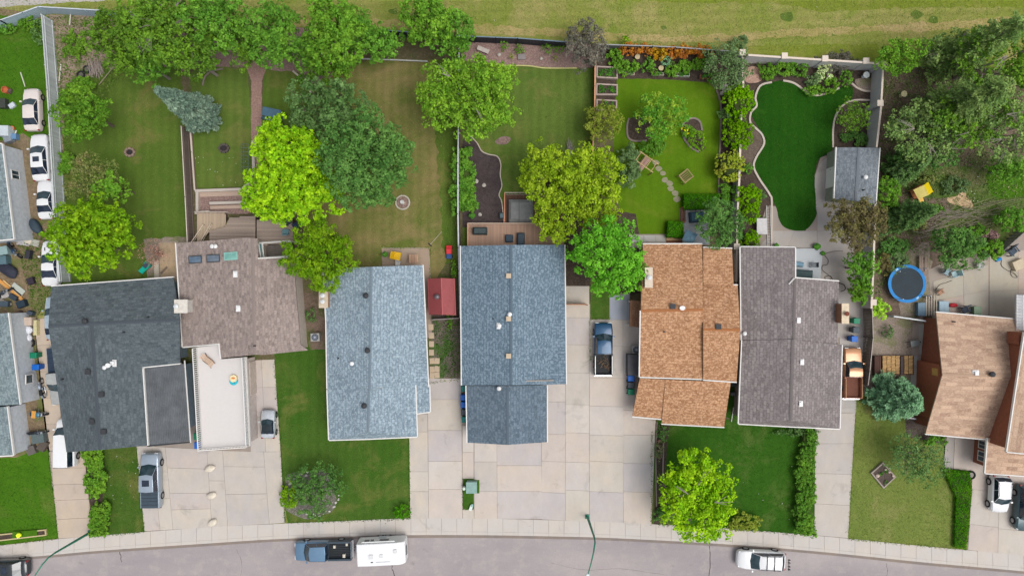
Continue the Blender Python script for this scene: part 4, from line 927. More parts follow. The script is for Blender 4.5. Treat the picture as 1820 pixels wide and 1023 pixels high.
pwall('pale concrete wall running past the purple tree to the grey-brown house', [(1556, 362), (1552, 480), (1549, 548)], 2.2, [(1553, 537)])
pwall('pale concrete wall on the left side behind the clipped cedars', [(1320, 94), (1321, 148), (1317, 220), (1314, 320), (1311, 380), (1309, 500)], 1.9, [(1320, 93), (1310, 438)])
fence('grey board fence standing between the orange and grey-brown roofs', [(1309, 448), (1308, 560)], 1.7, paint(150, 146, 138, .8), cap=paint(196, 188, 172, .7), joined=True)
# garden edging kerbs
EDG = concrete(206, 194, 180, .1, 'edging'); EDG2 = concrete(150, 136, 128, .15, 'edging2')
def edging(label, pts, wd=.13, h=.14, mat=None, closed=False, z0=0.0):
    pp = [P(x, y, h) for x, y in cr(pts, 6, closed)]; o = pp[0].copy(); o.z = 0; mb = MB(); n = len(pp)
    if closed: pp.append(pp[0])
    L, Rr = [], []
    for i, p in enumerate(pp):
        d = (pp[min(i + 1, len(pp) - 1)] - pp[max(i - 1, 0)]) if not (closed and i in (0, len(pp) - 1)) else pp[1] - pp[-2]
        nn = Vector((-d.y, d.x, 0)).normalized() * wd / 2; L.append(p - o + nn); Rr.append(p - o - nn)
    for i in range(len(pp) - 1):
        a, b, c, d = L[i], L[i + 1], Rr[i + 1], Rr[i]; mb.quad(a, d, c, b)
        for u, v in ((a, b), (c, d)): mb.quad(u, v, Vector((v.x, v.y, z0)), Vector((u.x, u.y, z0)))
    ob = recalc(mb.build('garden_edging', mat or EDG)); ob.location = o; return tag(ob, label, 'edging')
edging('pale curb snaking along the dark dirt bed', MUDE, .10)
edging('long pale curb round the deep green lawn beside the clipped cedars', [(1372, 146), (1352, 152), (1343, 172), (1345, 188), (1335, 200), (1334, 218), (1346, 230), (1355, 240), (1358, 256), (1344, 280), (1340, 297), (1350, 318), (1368, 345), (1372, 362), (1372, 450)], .2)
edging('pale curb along the flowering shrubs at the back of the deep green lawn', [(1392, 143), (1412, 148), (1438, 166), (1455, 169), (1478, 163), (1492, 156)], .2)
edging('curved pale curb in front of the stone corner bed', [(1514, 148), (1524, 156), (1536, 161), (1548, 162)], .2)
edging('pale curb ring left of the grey shed', [(1546, 178), (1520, 178), (1500, 186), (1486, 205), (1481, 230), (1481, 262)], .18)
edging('grey brick ring curb round the dark planting under the small tree', [(1118, 210), (1115, 222), (1116, 242), (1126, 250), (1150, 250)], .18, mat=EDG2)
edging('grey brick teardrop curb round the yellow flowers', [(1248, 232), (1244, 216), (1232, 210), (1218, 216), (1212, 230), (1216, 246), (1228, 262), (1242, 270)], .18, mat=EDG2)
edging('grey curb on the right side of the lime green lawn', [(1274, 160), (1281, 185), (1281, 230), (1278, 300), (1277, 345)], .18, mat=EDG2)
edging('grey curved wall at the top of the fire pit lawn', [(360, 152), (364, 136), (378, 126), (396, 122)], .15, mat=EDG2)
edging('grey curved wall below the top centre trees', [(520, 126), (534, 138), (548, 154), (552, 166)], .2, mat=EDG)
edging('thin pale curb between the red gravel bed and the lawn', [(870, 113), (900, 116), (940, 117), (970, 121), (1026, 121)], .12, mat=paint(200, 196, 130, .8))
edging('stone curb in front of the front flower bed of the orange house', [(1168, 750), (1166, 790), (1166, 850), (1167, 900)], .12, mat=EDG2)
edging('stone curb inside the front flower bed of the orange house', [(1180, 760), (1179, 810), (1178, 850)], .14, mat=EDG2)

for a_, b_, w_, lb in [((352, 346), (440, 343), .5, 'upper pale board walk on the red gravel tier'), ((374, 369), (436, 367), .35, 'lower pale board walk on the red gravel tier')]:
    pa, pb = P(*a_, .1), P(*b_, .1); o = MB().box((0, 0, 0), ((pb - pa).length, w_, .12)).build('board_walk', wood(196, 172, 156)); o.location = (pa + pb) / 2; o.rotation_euler = (0, 0, math.atan2((pb - pa).y, (pb - pa).x)); tag(o, lb, 'board walk')
# ================================================================ vehicles
TYRE = paint(40, 40, 42, .85); RIM = paint(170, 172, 176, .3, .8); GLS = glass(38, 58, 66); GLD = glass(22, 34, 52); BLKP = paint(34, 36, 40, .6)
HL = paint(226, 230, 234, .15); TLM = paint(150, 26, 30, .3)
def loft(rings, close=True):
    mb = MB(); mb.v = [Vector(p) for r in rings for p in r]; n = len(rings[0])
    for q in range(len(rings) - 1):
        for k in range(n - 1): a = q * n + k; mb.f.append((a, a + 1, a + n + 1, a + n))
        mb.f.append((q * n + n - 1, q * n, q * n + n, q * n + n + n - 1))
    mb.f.append(tuple(range(n))); mb.f.append(tuple((len(rings) - 1) * n + k for k in reversed(range(n)))); return mb
def hull(mb, name, mat, par, bev=.03):
    o = recalc(mb.build(name, mat, par))
    for p in o.data.polygons: p.use_smooth = True
    if bev:
        m = o.modifiers.new('edge', 'BEVEL'); m.width = bev; m.segments = 2; m.limit_method = 'ANGLE'; m.angle_limit = R(35)
    try:
        o.data.set_sharp_from_angle(angle=R(38))
    except Exception: pass
    return o
def car(label, x, y, ang, L=4.6, W=1.82, Hh=1.45, kind='sedan', body=None, cat='car', name='parked_car', sun=False, rail=False, roofmat=None, bed=None, z=0.05, group=None, wind=None, rimmat=None, cross=0):
    """front towards local +X; ang is the heading in the picture, 90 = up"""
    body = body or paint(232, 234, 236, .3, coat=.6, var=.03); pz = P(x, y, .75); t = thing(name, label, cat, (pz.x, pz.y, z), R(ang), group)
    hw = W / 2; xb, xf = -L / 2, L / 2
    if kind == 'sedan': hood, dk_, cb0, cb1, rf0, rf1 = .98, 1.02, -.74, .42, -.44, .12
    elif kind == 'coupe': hood, dk_, cb0, cb1, rf0, rf1 = .92, .98, -.66, .36, -.30, -.02
    elif kind == 'suv': hood, dk_, cb0, cb1, rf0, rf1 = 1.08, 1.08, -.90, .44, -.76, .13
    elif kind == 'mini': hood, dk_, cb0, cb1, rf0, rf1 = .9, .95, -.66, .28, -.44, -.02
    elif kind == 'van': hood, dk_, cb0, cb1, rf0, rf1 = 1.15, 1.1, -.985, .62, -.96, .36
    else: hood, dk_, cb0, cb1, rf0, rf1 = 1.12, 1.16, -.16, .46, -.12, .22
    pick = kind == 'pickup'
    if pick and bed: cb0 = bed.get('cb0', cb0); rf0 = cb0 + .03; cb1 = bed.get('cb1', cb1); rf1 = bed.get('rf1', rf1)
    h2 = L / 2
    def st(x_, w_, zt, zb=.28): return [(x_, -w_ * .97, zb), (x_, -w_, zb + .3), (x_, -w_ * .985, zt - .12), (x_, -w_ * .88, zt - .01), (x_, -w_ * .45, zt + .035), (x_, 0, zt + .045), (x_, w_ * .45, zt + .035), (x_, w_ * .88, zt - .01), (x_, w_ * .985, zt - .12), (x_, w_, zb + .3), (x_, w_ * .97, zb)]
    if pick:
        bx = cb0 * h2
        rings = [st(bx - .02, hw * .99, hood + .02), st(bx + .5, hw, hood), st(.3 * h2, hw, hood), st(cb1 * h2, hw, hood), st(.75 * h2, hw * .99, hood - .03), st(.90 * h2, hw * .96, hood - .08), st(.965 * h2, hw * .90, hood - .16), st(.995 * h2, hw * .80, hood - .34, .36)]
    elif kind == 'van':
        rings = [st(xb, hw * .93, dk_ - .1, .34), st(xb + .06, hw * .98, dk_), st(xb + .5, hw, dk_), st(0, hw, dk_), st(cb1 * h2, hw * .99, hood), st(.82 * h2, hw * .96, hood - .08), st(.93 * h2, hw * .9, hood - .2), st(.99 * h2, hw * .74, hood - .4, .36)]
    else:
        tail = .90 if kind != 'coupe' else .86
        rings = [st(xb + .0, hw * .72, dk_ - .34, .38), st(xb + .05, hw * .82, dk_ - .16, .32), st(xb + .18, hw * tail, dk_ - .06), st(xb + .45, hw * .965, dk_ - .01), st(-.45 * h2, hw, dk_), st(0, hw, dk_ - .01), st(cb1 * h2, hw * .99, hood), st(.66 * h2, hw * .975, hood - .05), st(.80 * h2, hw * .93, hood - .11), st(.90 * h2, hw * .85, hood - .19), st(.96 * h2, hw * .74, hood - .29, .32), st(.995 * h2, hw * .55, hood - .42, .38)]
    hull(loft(rings), 'body', body, t)
    # cabin: frustum with rounded roof and four proud panes
    zb = (hood + dk_) / 2 - .02; x0, x1, r0, r1 = cb0 * h2, cb1 * h2, rf0 * h2, rf1 * h2; wb, wr = hw * .88, hw * .70
    if kind in ('suv', 'van'): wr = hw * .76
    if pick: wr = hw * .76; wb = hw * .9
    zc = lambda u: Hh - .05 * (2 * u - 1) ** 2
    def ring(xx, zz, ww): return [(xx, -ww, zz), (xx, -ww * .7, zz + .02), (xx, 0, zz + .03), (xx, ww * .7, zz + .02), (xx, ww, zz)]
    cab = MB(); nn_ = 5
    base = [(x0, -wb, zb), (x0 - .05, 0, zb), (x0, wb, zb), (x1, wb * .93, zb), (x1 + .16, 0, zb), (x1, -wb * .93, zb)]
    topp = [(r0, -wr, Hh - .06), (r0 - .04, 0, Hh - .03), (r0, wr, Hh - .06), (r1, wr * .95, Hh - .05), (r1 + .10, 0, Hh - .03), (r1, -wr * .95, Hh - .05)]
    i = 0; cab.v = [Vector(p) for p in base + topp] + [Vector(((r0 + r1) / 2, 0, Hh + .03)), Vector(((r0 + r1) / 2, wr * .99, Hh - .045)), Vector(((r0 + r1) / 2, -wr * .99, Hh - .045))]
    cab.f = [(k, (k + 1) % 6, 6 + (k + 1) % 6, 6 + k) for k in (0, 1, 3, 4)] + [(2, 3, 9, 13, 8), (5, 0, 6, 14, 11), (6, 7, 12, 14), (7, 8, 13, 12), (13, 9, 10, 12), (12, 10, 11, 14)]
    cab.f.append((0, 5, 4, 3, 2, 1)); hull(cab, 'cabin', roofmat or body, t, .04)
    B_ = [Vector(p) for p in base]; T_ = [Vector(p) for p in topp]
    def pane(name, pts, mat, push):
        pts = [Vector(p) for p in pts]; c = sum(pts, Vector()) / len(pts); mb = MB(); q = [c + (p - c) * .95 + push for p in pts]; mb.v = q + [p - push * 1.0 for p in q]
        n = len(q); mb.f = [tuple(range(n)), tuple(reversed(range(n, 2 * n)))] + [(k, n + k, n + (k + 1) % n, (k + 1) % n) for k in range(n)]; return recalc(mb.build(name, mat, t))
    pane('windshield', [B_[5], B_[4], B_[3], T_[3], T_[4], T_[5]], wind or GLS, Vector((.030, 0, .030)))
    pane('rear_window', [B_[2], B_[1], B_[0], T_[0], T_[1], T_[2]], GLD, Vector((-.026, 0, .03)) if not pick else Vector((-.03, 0, 0)))
    for sg, (p, q, r_, s_) in ((1, (B_[2], B_[3], T_[3], T_[2])), (-1, (B_[5], B_[0], T_[0], T_[5]))):
        ps = [p.copy(), q.copy(), r_.copy(), s_.copy()]; m1, m2 = (ps[0] + ps[1]) / 2, (ps[2] + ps[3]) / 2
        pane('side_window', [ps[0], m1, m2, ps[3]], GLD, Vector((0, sg * .022, .012))); pane('side_window', [m1, ps[1], ps[2], m2], GLD, Vector((0, sg * .022, .012)))
        mm = MB().box((x1 - .15, sg * (hw + .08), zb + .06), (.14, .2, .13)); mm.build('mirror', body, t)
    for sx in (.60, -.60):
        for sg in (1, -1):
            cx, r_ = sx * h2 * (1.02 if pick else 1), (.38 if pick or kind in ('suv', 'van') else .32)
            e = thing_part(t, 'wheel', (cx, sg * (hw - .09), r_ - z + .0)); e.location.z = r_
            MB().cyl((0, -.12, 0), (0, .12, 0), r_, n=16).build('tyre', TYRE, e); MB().cyl((0, sg * .10, 0), (0, sg * .135, 0), r_ * .62, n=12).build('rim', rimmat or RIM, e)
    for sg in (1, -1):
        MB().box((xf - (.30 if not pick else .12), sg * hw * .66, hood - .30), (.22, .36, .14), rz=-sg * .45 if not pick else 0).build('headlight', HL, t)
        if not pick: MB().box((xb + .10, sg * hw * .70, dk_ - .20), (.14, .34, .14), rz=sg * .4).build('taillight', TLM, t)
    if sun: MB().box(((r0 + r1) / 2 + .1, 0, Hh + .015), ((r1 - r0) * .38, wr * 1.0, .05)).build('sunroof', GLD, t)
    if rail:
        for sg in (1, -1): MB().tube([(r0 + .1, sg * wr * .92, Hh - .05), (r0 + .3, sg * wr * .92, Hh + .05), (r1 - .3, sg * wr * .92, Hh + .05), (r1 - .1, sg * wr * .92, Hh - .05)], .025, 6).build('roof_rail', BLKP, t)
    for k in range(cross): MB().box((r0 + (r1 - r0) * (.36 + .34 * k), 0, Hh + .05), (.06, wr * 2, .05)).build('crossbar', BLKP, t)
    if pick:
        b = bed or {}; bm_ = b.get('mat', body); bl = bx - xb; zt = 1.12; wm = b.get('wall', body)
        MB().box(((bx + xb) / 2, 0, .62), (bl, W * .92, .12)).build('bed_floor', b.get('floor', BLKP), t)
        for sg in (1, -1): hull(MB().box(((bx + xb) / 2, sg * (hw - .09), (.36 + zt) / 2), (bl, .20, zt - .36)), 'bed_side', wm, t)
        hull(MB().box((xb + .05, 0, .82), (.09, W * .86, .56)), 'tailgate', wm, t); MB().box((bx - .04, 0, .85), (.07, W * .86, .5)).build('bed_front', wm, t)
        MB().box((xb - .10, 0, .50), (.18, W * .94, .16)).build('bumper', paint(190, 192, 196, .25, .8), t)
        for sg in (1, -1): MB().box((xb + .02, sg * (hw - .07), .9), (.08, .12, .3)).build('taillight', TLM, t)
        if 'cover' in b:
            hull(MB().box(((bx + xb) / 2, 0, zt + .02), (bl - .02, W * .90, .06)), 'bed_cover', b['cover'], t)
            for k in range(1, 5): MB().box((xb + bl * k / 5, 0, zt + .055), (.03, W * .88, .02)).build('cover_rib', BLKP, t)
        if 'rails' in b:
            for sg in (1, -1): MB().tube([(xb + .1, sg * (hw - .09), zt + .08), (bx - .2, sg * (hw - .09), zt + .08)], .045, 6).build('bed_rail', b['rails'], t)
        if 'ribs' in b:
            for k in range(9): MB().box(((bx + xb) / 2, -hw * .75 + k * hw * .1875, .70), (bl - .15, .06, .04)).build('bed_rib', b['ribs'], t)
        if 'liner' in b: MB().box(((bx + xb) / 2, 0, .69), (bl - .12, W * .78, .03)).build('bed_liner', b['liner'], t)
    return t
WH = paint(240, 241, 243, .3, coat=.5, var=.02); OFFW = paint(232, 222, 216, .35, coat=.5, var=.03); SILV = paint(176, 190, 204, .3, .45, coat=.6, var=.04)
car('off-white sedan parked on the grass, topmost of the row by the grey fence', 57.5, 195, 92, 4.5, 1.75, 1.42, 'sedan', OFFW)
car('white sedan with dark sunroof by the grey fence', 72, 280, 94, 4.95, 1.86, 1.45, 'sedan', WH, sun=True)
car('white rounded coupe by the grey fence, below the sedan with the sunroof', 82, 355, 93, 4.1, 1.74, 1.36, 'coupe', WH)
c_ = car('white sports car with two black bonnet vents beside the bright green tree', 90, 468, 91, 4.75, 1.84, 1.3, 'coupe', WH)
for sg in (1, -1): MB().box((1.5, sg * .42, .965), (.34, .07, .04)).build('bonnet_vent', BLKP, c_)
car('pale blue car half hidden under the left eave of the charcoal house', 97, 565, 92, 4.6, 1.8, 1.4, 'sedan', paint(186, 204, 216, .35, .3, coat=.4))
car('grey pickup with dark bed cover tucked against the charcoal house', 106, 668, -86, 6.0, 1.95, 1.85, 'pickup', paint(188, 190, 188, .35, .3, coat=.4), cat='pickup truck', name='pickup_truck', bed=dict(cover=paint(48, 64, 84, .6)))
car('white van parked at the lower left corner of the charcoal house', 119, 785, 90, 5.0, 1.95, 1.9, 'van', WH, cat='van', name='parked_van')
car('silver pickup with dark ribbed bed cover on the concrete drive', 269, 852, 91, 5.7, 1.95, 1.85, 'pickup', SILV, cat='pickup truck', name='pickup_truck', sun=True, bed=dict(cover=paint(68, 82, 94, .7), cb0=-.38, cb1=.56, rf1=.24))
car('tiny silver two-seat roadster with black roof beside the garage terrace', 476.5, 753, 90, 3.0, 1.52, 1.2, 'mini', paint(206, 212, 220, .3, .3, coat=.6), roofmat=paint(44, 54, 60, .4))
pk = car('dark blue pickup with cut branches in its bed on the wide driveway', 1072, 619, 90, 5.5, 1.95, 1.7, 'pickup', paint(28, 76, 112, .3, .2, coat=.5, var=.06), cat='pickup truck', name='pickup_truck', bed=dict(cb0=-.20, cb1=.53, rf1=.31, rails=paint(206, 206, 204, .3, .5), wall=paint(40, 52, 62, .4), floor=BLKP))
pk2 = car('slate blue crew cab pickup with black bed parked on the street before the white trailer', 575, 977, 181, 5.95, 2.0, 1.9, 'pickup', paint(112, 146, 176, .3, .35, coat=.7, var=.05), cat='pickup truck', name='pickup_truck', bed=dict(cb0=-.18, cb1=.60, rf1=.38, wall=paint(70, 84, 96, .4), ribs=paint(58, 66, 72, .7), floor=BLKP))
car('white estate car with roof bars and rear rack on the street', 1352, 994, 177, 5.1, 2.0, 1.62, 'suv', WH, cross=2, rail=True)
car('white hatchback backed up to the tan garage', 1776, 877, -93, 3.9, 1.9, 1.6, 'suv', WH, rail=True)
car('dark green-blue off-roader with ladder rails on the right edge drive', 1822, 902, -94, 4.9, 2.0, 1.9, 'suv', paint(78, 100, 106, .4, .3, coat=.4), rail=True)
pk3 = car('copper coloured pickup with brown bed between the grey-brown house and the wood fence', 1514, 662, 90, 5.3, 1.9, 1.7, 'pickup', paint(206, 150, 108, .3, .25, coat=.7, var=.05), cat='pickup truck', name='pickup_truck', bed=dict(cb0=-.14, cb1=.44, rf1=.20, liner=paint(122, 76, 60, .7), wall=paint(170, 112, 84, .4), floor=BLKP, rails=paint(206, 160, 120, .5)))
car('black car with red tail lights in the bottom left corner', 12, 1009, 182, 4.7, 1.85, 1.45, 'sedan', paint(56, 62, 66, .25, .4, coat=.9), rail=False, sun=True)
# bed load and rear rack
bl_ = MB(); rb = random.Random(5)
for k in range(26):
    p = Vector((rb.uniform(-2.2, -.9), rb.uniform(-.55, .55), rb.uniform(.8, 1.15))); d = Vector((rb.uniform(-1, 1), rb.uniform(-1, 1), rb.uniform(-.1, .3))).normalized() * rb.uniform(.3, .7); bl_.tube([p, p + d], [.02, .008], 4)
o = bl_.build('cut_branches', wood(150, 118, 84, .4)); o.location = pk.location; o.rotation_euler = pk.rotation_euler; tag(o, 'heap of cut brown branches lying in the blue pickup bed', 'branches')
rk = thing('bike_rack', 'black folded rack on the back of the white estate car', 'rack', P(1396, 997, 0)); MB().tube([(0, -.6, .9), (0, .6, .9)], .04, 6).build('bar', BLKP, rk)
for q in (-.5, -.2, .2, .5): MB().box((.05, q, .85), (.22, .05, .2)).build('arm', BLKP, rk)
# street items in the black pickup bed
for k, (a, b, c_, s_) in enumerate([(-1.2, -.4, 'white carton in the back of the street pickup bed', .22), (-2.5, -.62, 'small pale box in the corner of the street pickup bed', .2), (-2.2, .55, 'beige parcel on the kerb side of the street pickup bed', .26)]):
    w_ = pk2.matrix_basis @ Vector((a, b, .82)); tag(MB().box((0, 0, 0), (s_, s_ * 1.3, s_)).build('box', paint(222, 216, 200, .6), loc=None), c_, 'box').location = w_
# travel trailer
tz = P(680, 977, 1.3); t = thing('travel_trailer', 'white travel trailer hitched behind the slate blue pickup', 'trailer', (tz.x, tz.y, -.1), R(3))
TW = paint(246, 247, 248, .35, coat=.3, var=.02)
hull(loft([[(xx, -1.18 * s, .55), (xx, -1.2 * s, 1.4), (xx, -1.14 * s, zt), (xx, 0, zt + .06), (xx, 1.14 * s, zt), (xx, 1.2 * s, 1.4), (xx, 1.18 * s, .55)] for xx, s, zt in ((-2.55, .9, 2.2), (-2.42, 1, 2.55), (-1.5, 1, 2.62), (1.6, 1, 2.62), (2.2, 1, 2.5), (2.5, .95, 2.2))]), 'body', TW, t, .06)
for xx, yy, a, b in ((-.95, -.15, .42, .42), (.1, -.1, .32, .32), (1.55, .3, .36, .36)): MB().box((xx, yy, 2.72), (a, b, .12)).build('roof_vent', paint(222, 224, 224, .5), t)
MB().box((-.9, -.72, 2.66), (.22, .1, .02)).build('emblem', paint(70, 76, 80, .6), t); MB().box((.25, -.74, 2.66), (1.5, .09, .012)).build('lettering_band', paint(208, 210, 214, .6), t)
for xx, ln in ((-1.5, .5), (-.95, .3), (.3, .95)): MB().box((xx, 1.2, 1.75), (ln, .05, .5)).build('window', GLD, t)
MB().box((2.53, 0, 1.6), (.06, .9, .55)).build('window', GLD, t)
MB().tube([(-1.9, 1.26, 2.35), (1.5, 1.26, 2.4)], .07, 8).build('awning', TW, t); MB().box((0, 1.2, .95), (.8, .03, .7)).build('hatch', paint(206, 212, 218, .5), t)
for sx in (-.35, .45):
    for sg in (1, -1): e = thing_part(t, 'wheel', (sx, sg * 1.05, .35)); MB().cyl((0, -.11, 0), (0, .11, 0), .34, n=14).build('tyre', TYRE, e); MB().cyl((0, sg * .1, 0), (0, sg * .13, 0), .2, n=10).build('rim', RIM, e)
mb = MB().tube([(-2.5, -.6, .6), (-3.3, 0, .6)], .05, 5).tube([(-2.5, .6, .6), (-3.3, 0, .6)], .05, 5); mb.build('hitch_frame', paint(90, 92, 96, .5, .5), t)
MB().lathe((-2.75, 0, .6), [(.16, 0), (.16, .5), (.1, .62), (.02, .64)], 12).build('gas_bottle', TW, t)
# motorcycles
def motorbike(label, x, y, ang, col, z=0.0, cat='motorcycle', lean=.18):
    p = P(x, y, .5); t = thing('motorcycle', label, cat, (p.x, p.y, z), R(ang)); c1 = paint(*col, .3, .2, coat=.6); CH = paint(206, 212, 218, .2, .9)
    for nm, xx in (('front_wheel', .78), ('rear_wheel', -.74)):
        e = thing_part(t, nm, (xx, 0, .32)); mb = MB(); n = 16
        mb.cyl((0, -.07, 0), (0, .07, 0), .32, n=n); mb.build('tyre', TYRE, e); MB().cyl((0, -.085, 0), (0, .085, 0), .2, n=12).build('rim', CH, e)
    mb = MB().blob((.2, 0, .84), (.62, .36, .3), 3, 2, .05); mb.smooth = True; mb.build('fuel_tank', c1, t)
    hull(MB().box((-.42, 0, .78), (.66, .30, .12)), 'seat', BLKP, t, .05); MB().blob((0, 0, .45), (.6, .42, .45), 9, 1, .1).build('engine', paint(96, 104, 112, .4, .6), t)
    MB().tube([(.78, .1, .32), (.52, .12, .98)], .035, 6).tube([(.78, -.1, .32), (.52, -.12, .98)], .035, 6).build('fork', CH, t)
    MB().tube([(.42, .42, 1.05), (.5, .2, 1.08), (.52, 0, 1.04), (.5, -.2, 1.08), (.42, -.42, 1.05)], .022, 6).build('handlebar', CH, t)
    MB().tube([(.1, -.22, .35), (-.5, -.25, .34), (-.95, -.26, .4)], [.035, .05, .06], 8).build('exhaust', CH, t)
    MB().lathe((.66, 0, .82), [(.02, -.08), (.11, -.04), (.12, .05), (.02, .07)], 10).build('headlight', CH, t); MB().box((-.86, 0, .66), (.4, .2, .05), ry=-.35).build('mudguard', c1, t)
    return t
motorbike('dark blue chrome motorcycle lying beside the left edge boards', 25, 444, -52, (40, 70, 100))
motorbike('silver grey motorcycle by the pale wall under the blue bin', 74, 690, 100, (150, 160, 175))
motorbike('black motorcycle with saddlebags below the quad bike', 66, 768, 4, (50, 60, 72))
motorbike('small dark scooter in front of the left edge clutter', 6, 1 + 520, 30, (60, 66, 80))
q = motorbike('blue quad bike with orange carrier beside the pale garage wall', 68, 735, -4, (60, 130, 160), cat='quad bike'); q.scale = (.85, 1.5, 1)
MB().box((-.2, 0, .95), (.5, .5, .08)).build('carrier', paint(220, 160, 80, .6), q)
# wheelie bins
def make_bin(mat, lid, label):
    t = thing('wheelie_bin', label, 'bin', (0, 0, -100))
    hull(loft([[(-.24, -.27, 0), (.24, -.27, 0), (.24, .27, 0), (-.24, .27, 0)], [(-.29, -.33, .98), (.29, -.33, .98), (.29, .33, .98), (-.29, .33, .98)]]), 'bin_body', mat, t, .03)
    hull(loft([[(-.32, -.36, .98), (.32, -.36, .98), (.32, .40, .98), (-.32, .40, .98)], [(-.28, -.3, 1.08), (.28, -.3, 1.08), (.28, .34, 1.08), (-.28, .34, 1.08)]]), 'lid', lid, t, .03)
    MB().cyl((-.3, .36, 1.0), (.3, .36, 1.0), .03).build('handle', BLKP, t)
    for sx in (-.27, .27): MB().cyl((sx - .04, .28, .12), (sx + .04, .28, .12), .12, n=12).build('wheel', TYRE, t)
    return t
BG, BB, BK, BT = paint(24, 130, 96, .45), paint(22, 104, 200, .4), paint(74, 84, 92, .5), paint(30, 128, 124, .45)
pro = {'g': make_bin(BG, BG, 'green'), 'b': make_bin(BB, BB, 'blue'), 'k': make_bin(BK, BK, 'grey'), 't': make_bin(BT, BT, 'teal')}; used = {}
for x, y, k, rz, lb in [(60, 631, 'g', 90, 'green wheelie bin by the pale wall, above the blue one'), (64, 652, 'b', 90, 'blue wheelie bin by the pale wall above the motorcycle'),
    (350, 775, 'g', 0, 'green wheelie bin half under the left rail of the white terrace'), (351, 791, 'b', 0, 'blue wheelie bin at the lower left corner of the white terrace'),
    (826, 690, 't', 90, 'teal wheelie bin, uppermost of the five beside the slate blue garage'), (825, 706, 'b', 90, 'blue wheelie bin, upper of the blue pair beside the slate blue garage'), (825, 719, 'b', 90, 'blue wheelie bin, lower of the blue pair beside the slate blue garage'),
    (826, 732, 'k', 90, 'dark grey wheelie bin under the blue pair beside the slate blue garage'), (827, 745, 't', 90, 'teal wheelie bin, lowest of the five beside the slate blue garage'),
    (1122, 672, 'b', 90, 'blue wheelie bin against the west wall of the orange house'), (1122, 684, 'k', 90, 'grey wheelie bin between the blue and green ones at the orange house'), (1122, 696, 'g', 90, 'green wheelie bin lowest at the west wall of the orange house'),
    (1522, 570, 'g', -90, 'green wheelie bin below the cream chimney'), (1521, 586, 'k', -90, 'grey wheelie bin under the green one beside the wood fence'), (1518, 602, 'b', -90, 'blue wheelie bin in front of the copper pickup')]:
    place(pro[k], used, P(x, y, 1.0) * 1.0 - Vector((0, 0, .95)), R(rz), lb)
# street lamps
def lamp(label, base, tip_dir, hgt, arm, bend=.5):
    p = P(*base, 0.05); t = thing('street_lamp', label, 'street lamp', (p.x, p.y, .05)); GM = paint(60, 134, 110, .5, .1); d = Vector((*tip_dir, 0)).normalized()
    MB().box((0, 0, .06), (.45, .45, .12)).build('base', GM, t); pts = [(0, 0, 0), (0, 0, hgt * .5), (0, 0, hgt * .8)]
    MB().tube(pts, [.14, .11, .085], 10).build('pole', GM, t)
    MB().tube([Vector((0, 0, hgt * .8)), Vector((0, 0, hgt * .9)) + d * .15, Vector((0, 0, hgt * .97)) + d * arm * .3, Vector((0, 0, hgt)) + d * arm * .65, Vector((0, 0, hgt)) + d * arm], [.085, .08, .07, .06, .05], 8).build('arm', GM, t)
    h_ = Vector((0, 0, hgt)) + d * (arm + .3); rz = math.atan2(d.y, d.x); hull(MB().box(h_, (.75, .3, .16), rz), 'lamp_head', paint(214, 226, 226, .4), t, .04)
lamp('green street lamp at the hedge on the lower left', (161, 945), (-.55, -1), 7.2, 2.4); lamp('green street lamp at the centre kerb beside the wide driveway', (1044, 917), (-.28, -1), 7.8, 3.0)
# transformer, posts, boulders
p = P(838, 866, .8); t = thing('transformer_box', 'green utility transformer cabinet on the grass patch between driveways', 'utility box', (p.x, p.y, .03))
TG = paint(140, 174, 166, .5); hull(MB().box((0, 0, .42), (1.05, 1.15, .84)), 'cabinet', TG, t); hull(MB().box((0, .02, .87), (1.15, 1.2, .08)), 'lid', TG, t); MB().box((0, -.62, .4), (.9, .04, .6)).build('door', paint(116, 150, 140, .5), t)
p = P(825, 867, .5); t = thing('utility_post', 'short white post left of the green transformer cabinet', 'post', (p.x, p.y, .05)); MB().cyl((0, 0, 0), (0, 0, .6), .16, n=12).build('post_body', paint(222, 240, 224, .5), t); MB().lathe((0, 0, .6), [(.18, 0), (.16, .08), (.02, .12)], 12).build('post_cap', paint(222, 240, 224, .5), t)
p = P(837, 902, .3); t = thing('water_box', 'small white meter box at the bottom of the grass patch', 'utility box', (p.x, p.y, .05), R(-20)); MB().box((0, 0, .15), (.3, .55, .3)).build('box_body', paint(226, 236, 232, .5), t); MB().box((.02, .3, .3), (.2, .3, .1)).build('lid', paint(150, 196, 190, .5), t)
STN = paint(226, 216, 198, .9, var=.15)
for k, (x, y, lb, a) in enumerate([(373, 832, 'pale flat boulder, highest of the three between the drives', .35), (376, 880, 'pale flat boulder, middle of the three between the drives', .3), (378, 928, 'pale flat boulder nearest the pavement between the drives', .6)]):
    p = P(x, y, .2); o = MB().blob((0, 0, 0), (1.1, .68, .5), k + 3, 3, .07); o.smooth = True; o = o.build('boulder', STN); o.location = (p.x, p.y, .24); o.rotation_euler = (0, 0, a); tag(o, lb, 'boulder')
# ================================================================ yard things
def simple(name, label, cat, x, y, z, rz=0, group=None, zref=None):
    p = P(x, y, zref if zref is not None else z); return thing(name, label, cat, (p.x, p.y, z), R(rz), group)
WB = wood(206, 168, 128, .2); WPAL = wood(220, 196, 160, .15); BRNW = wood(146, 96, 76, .2)
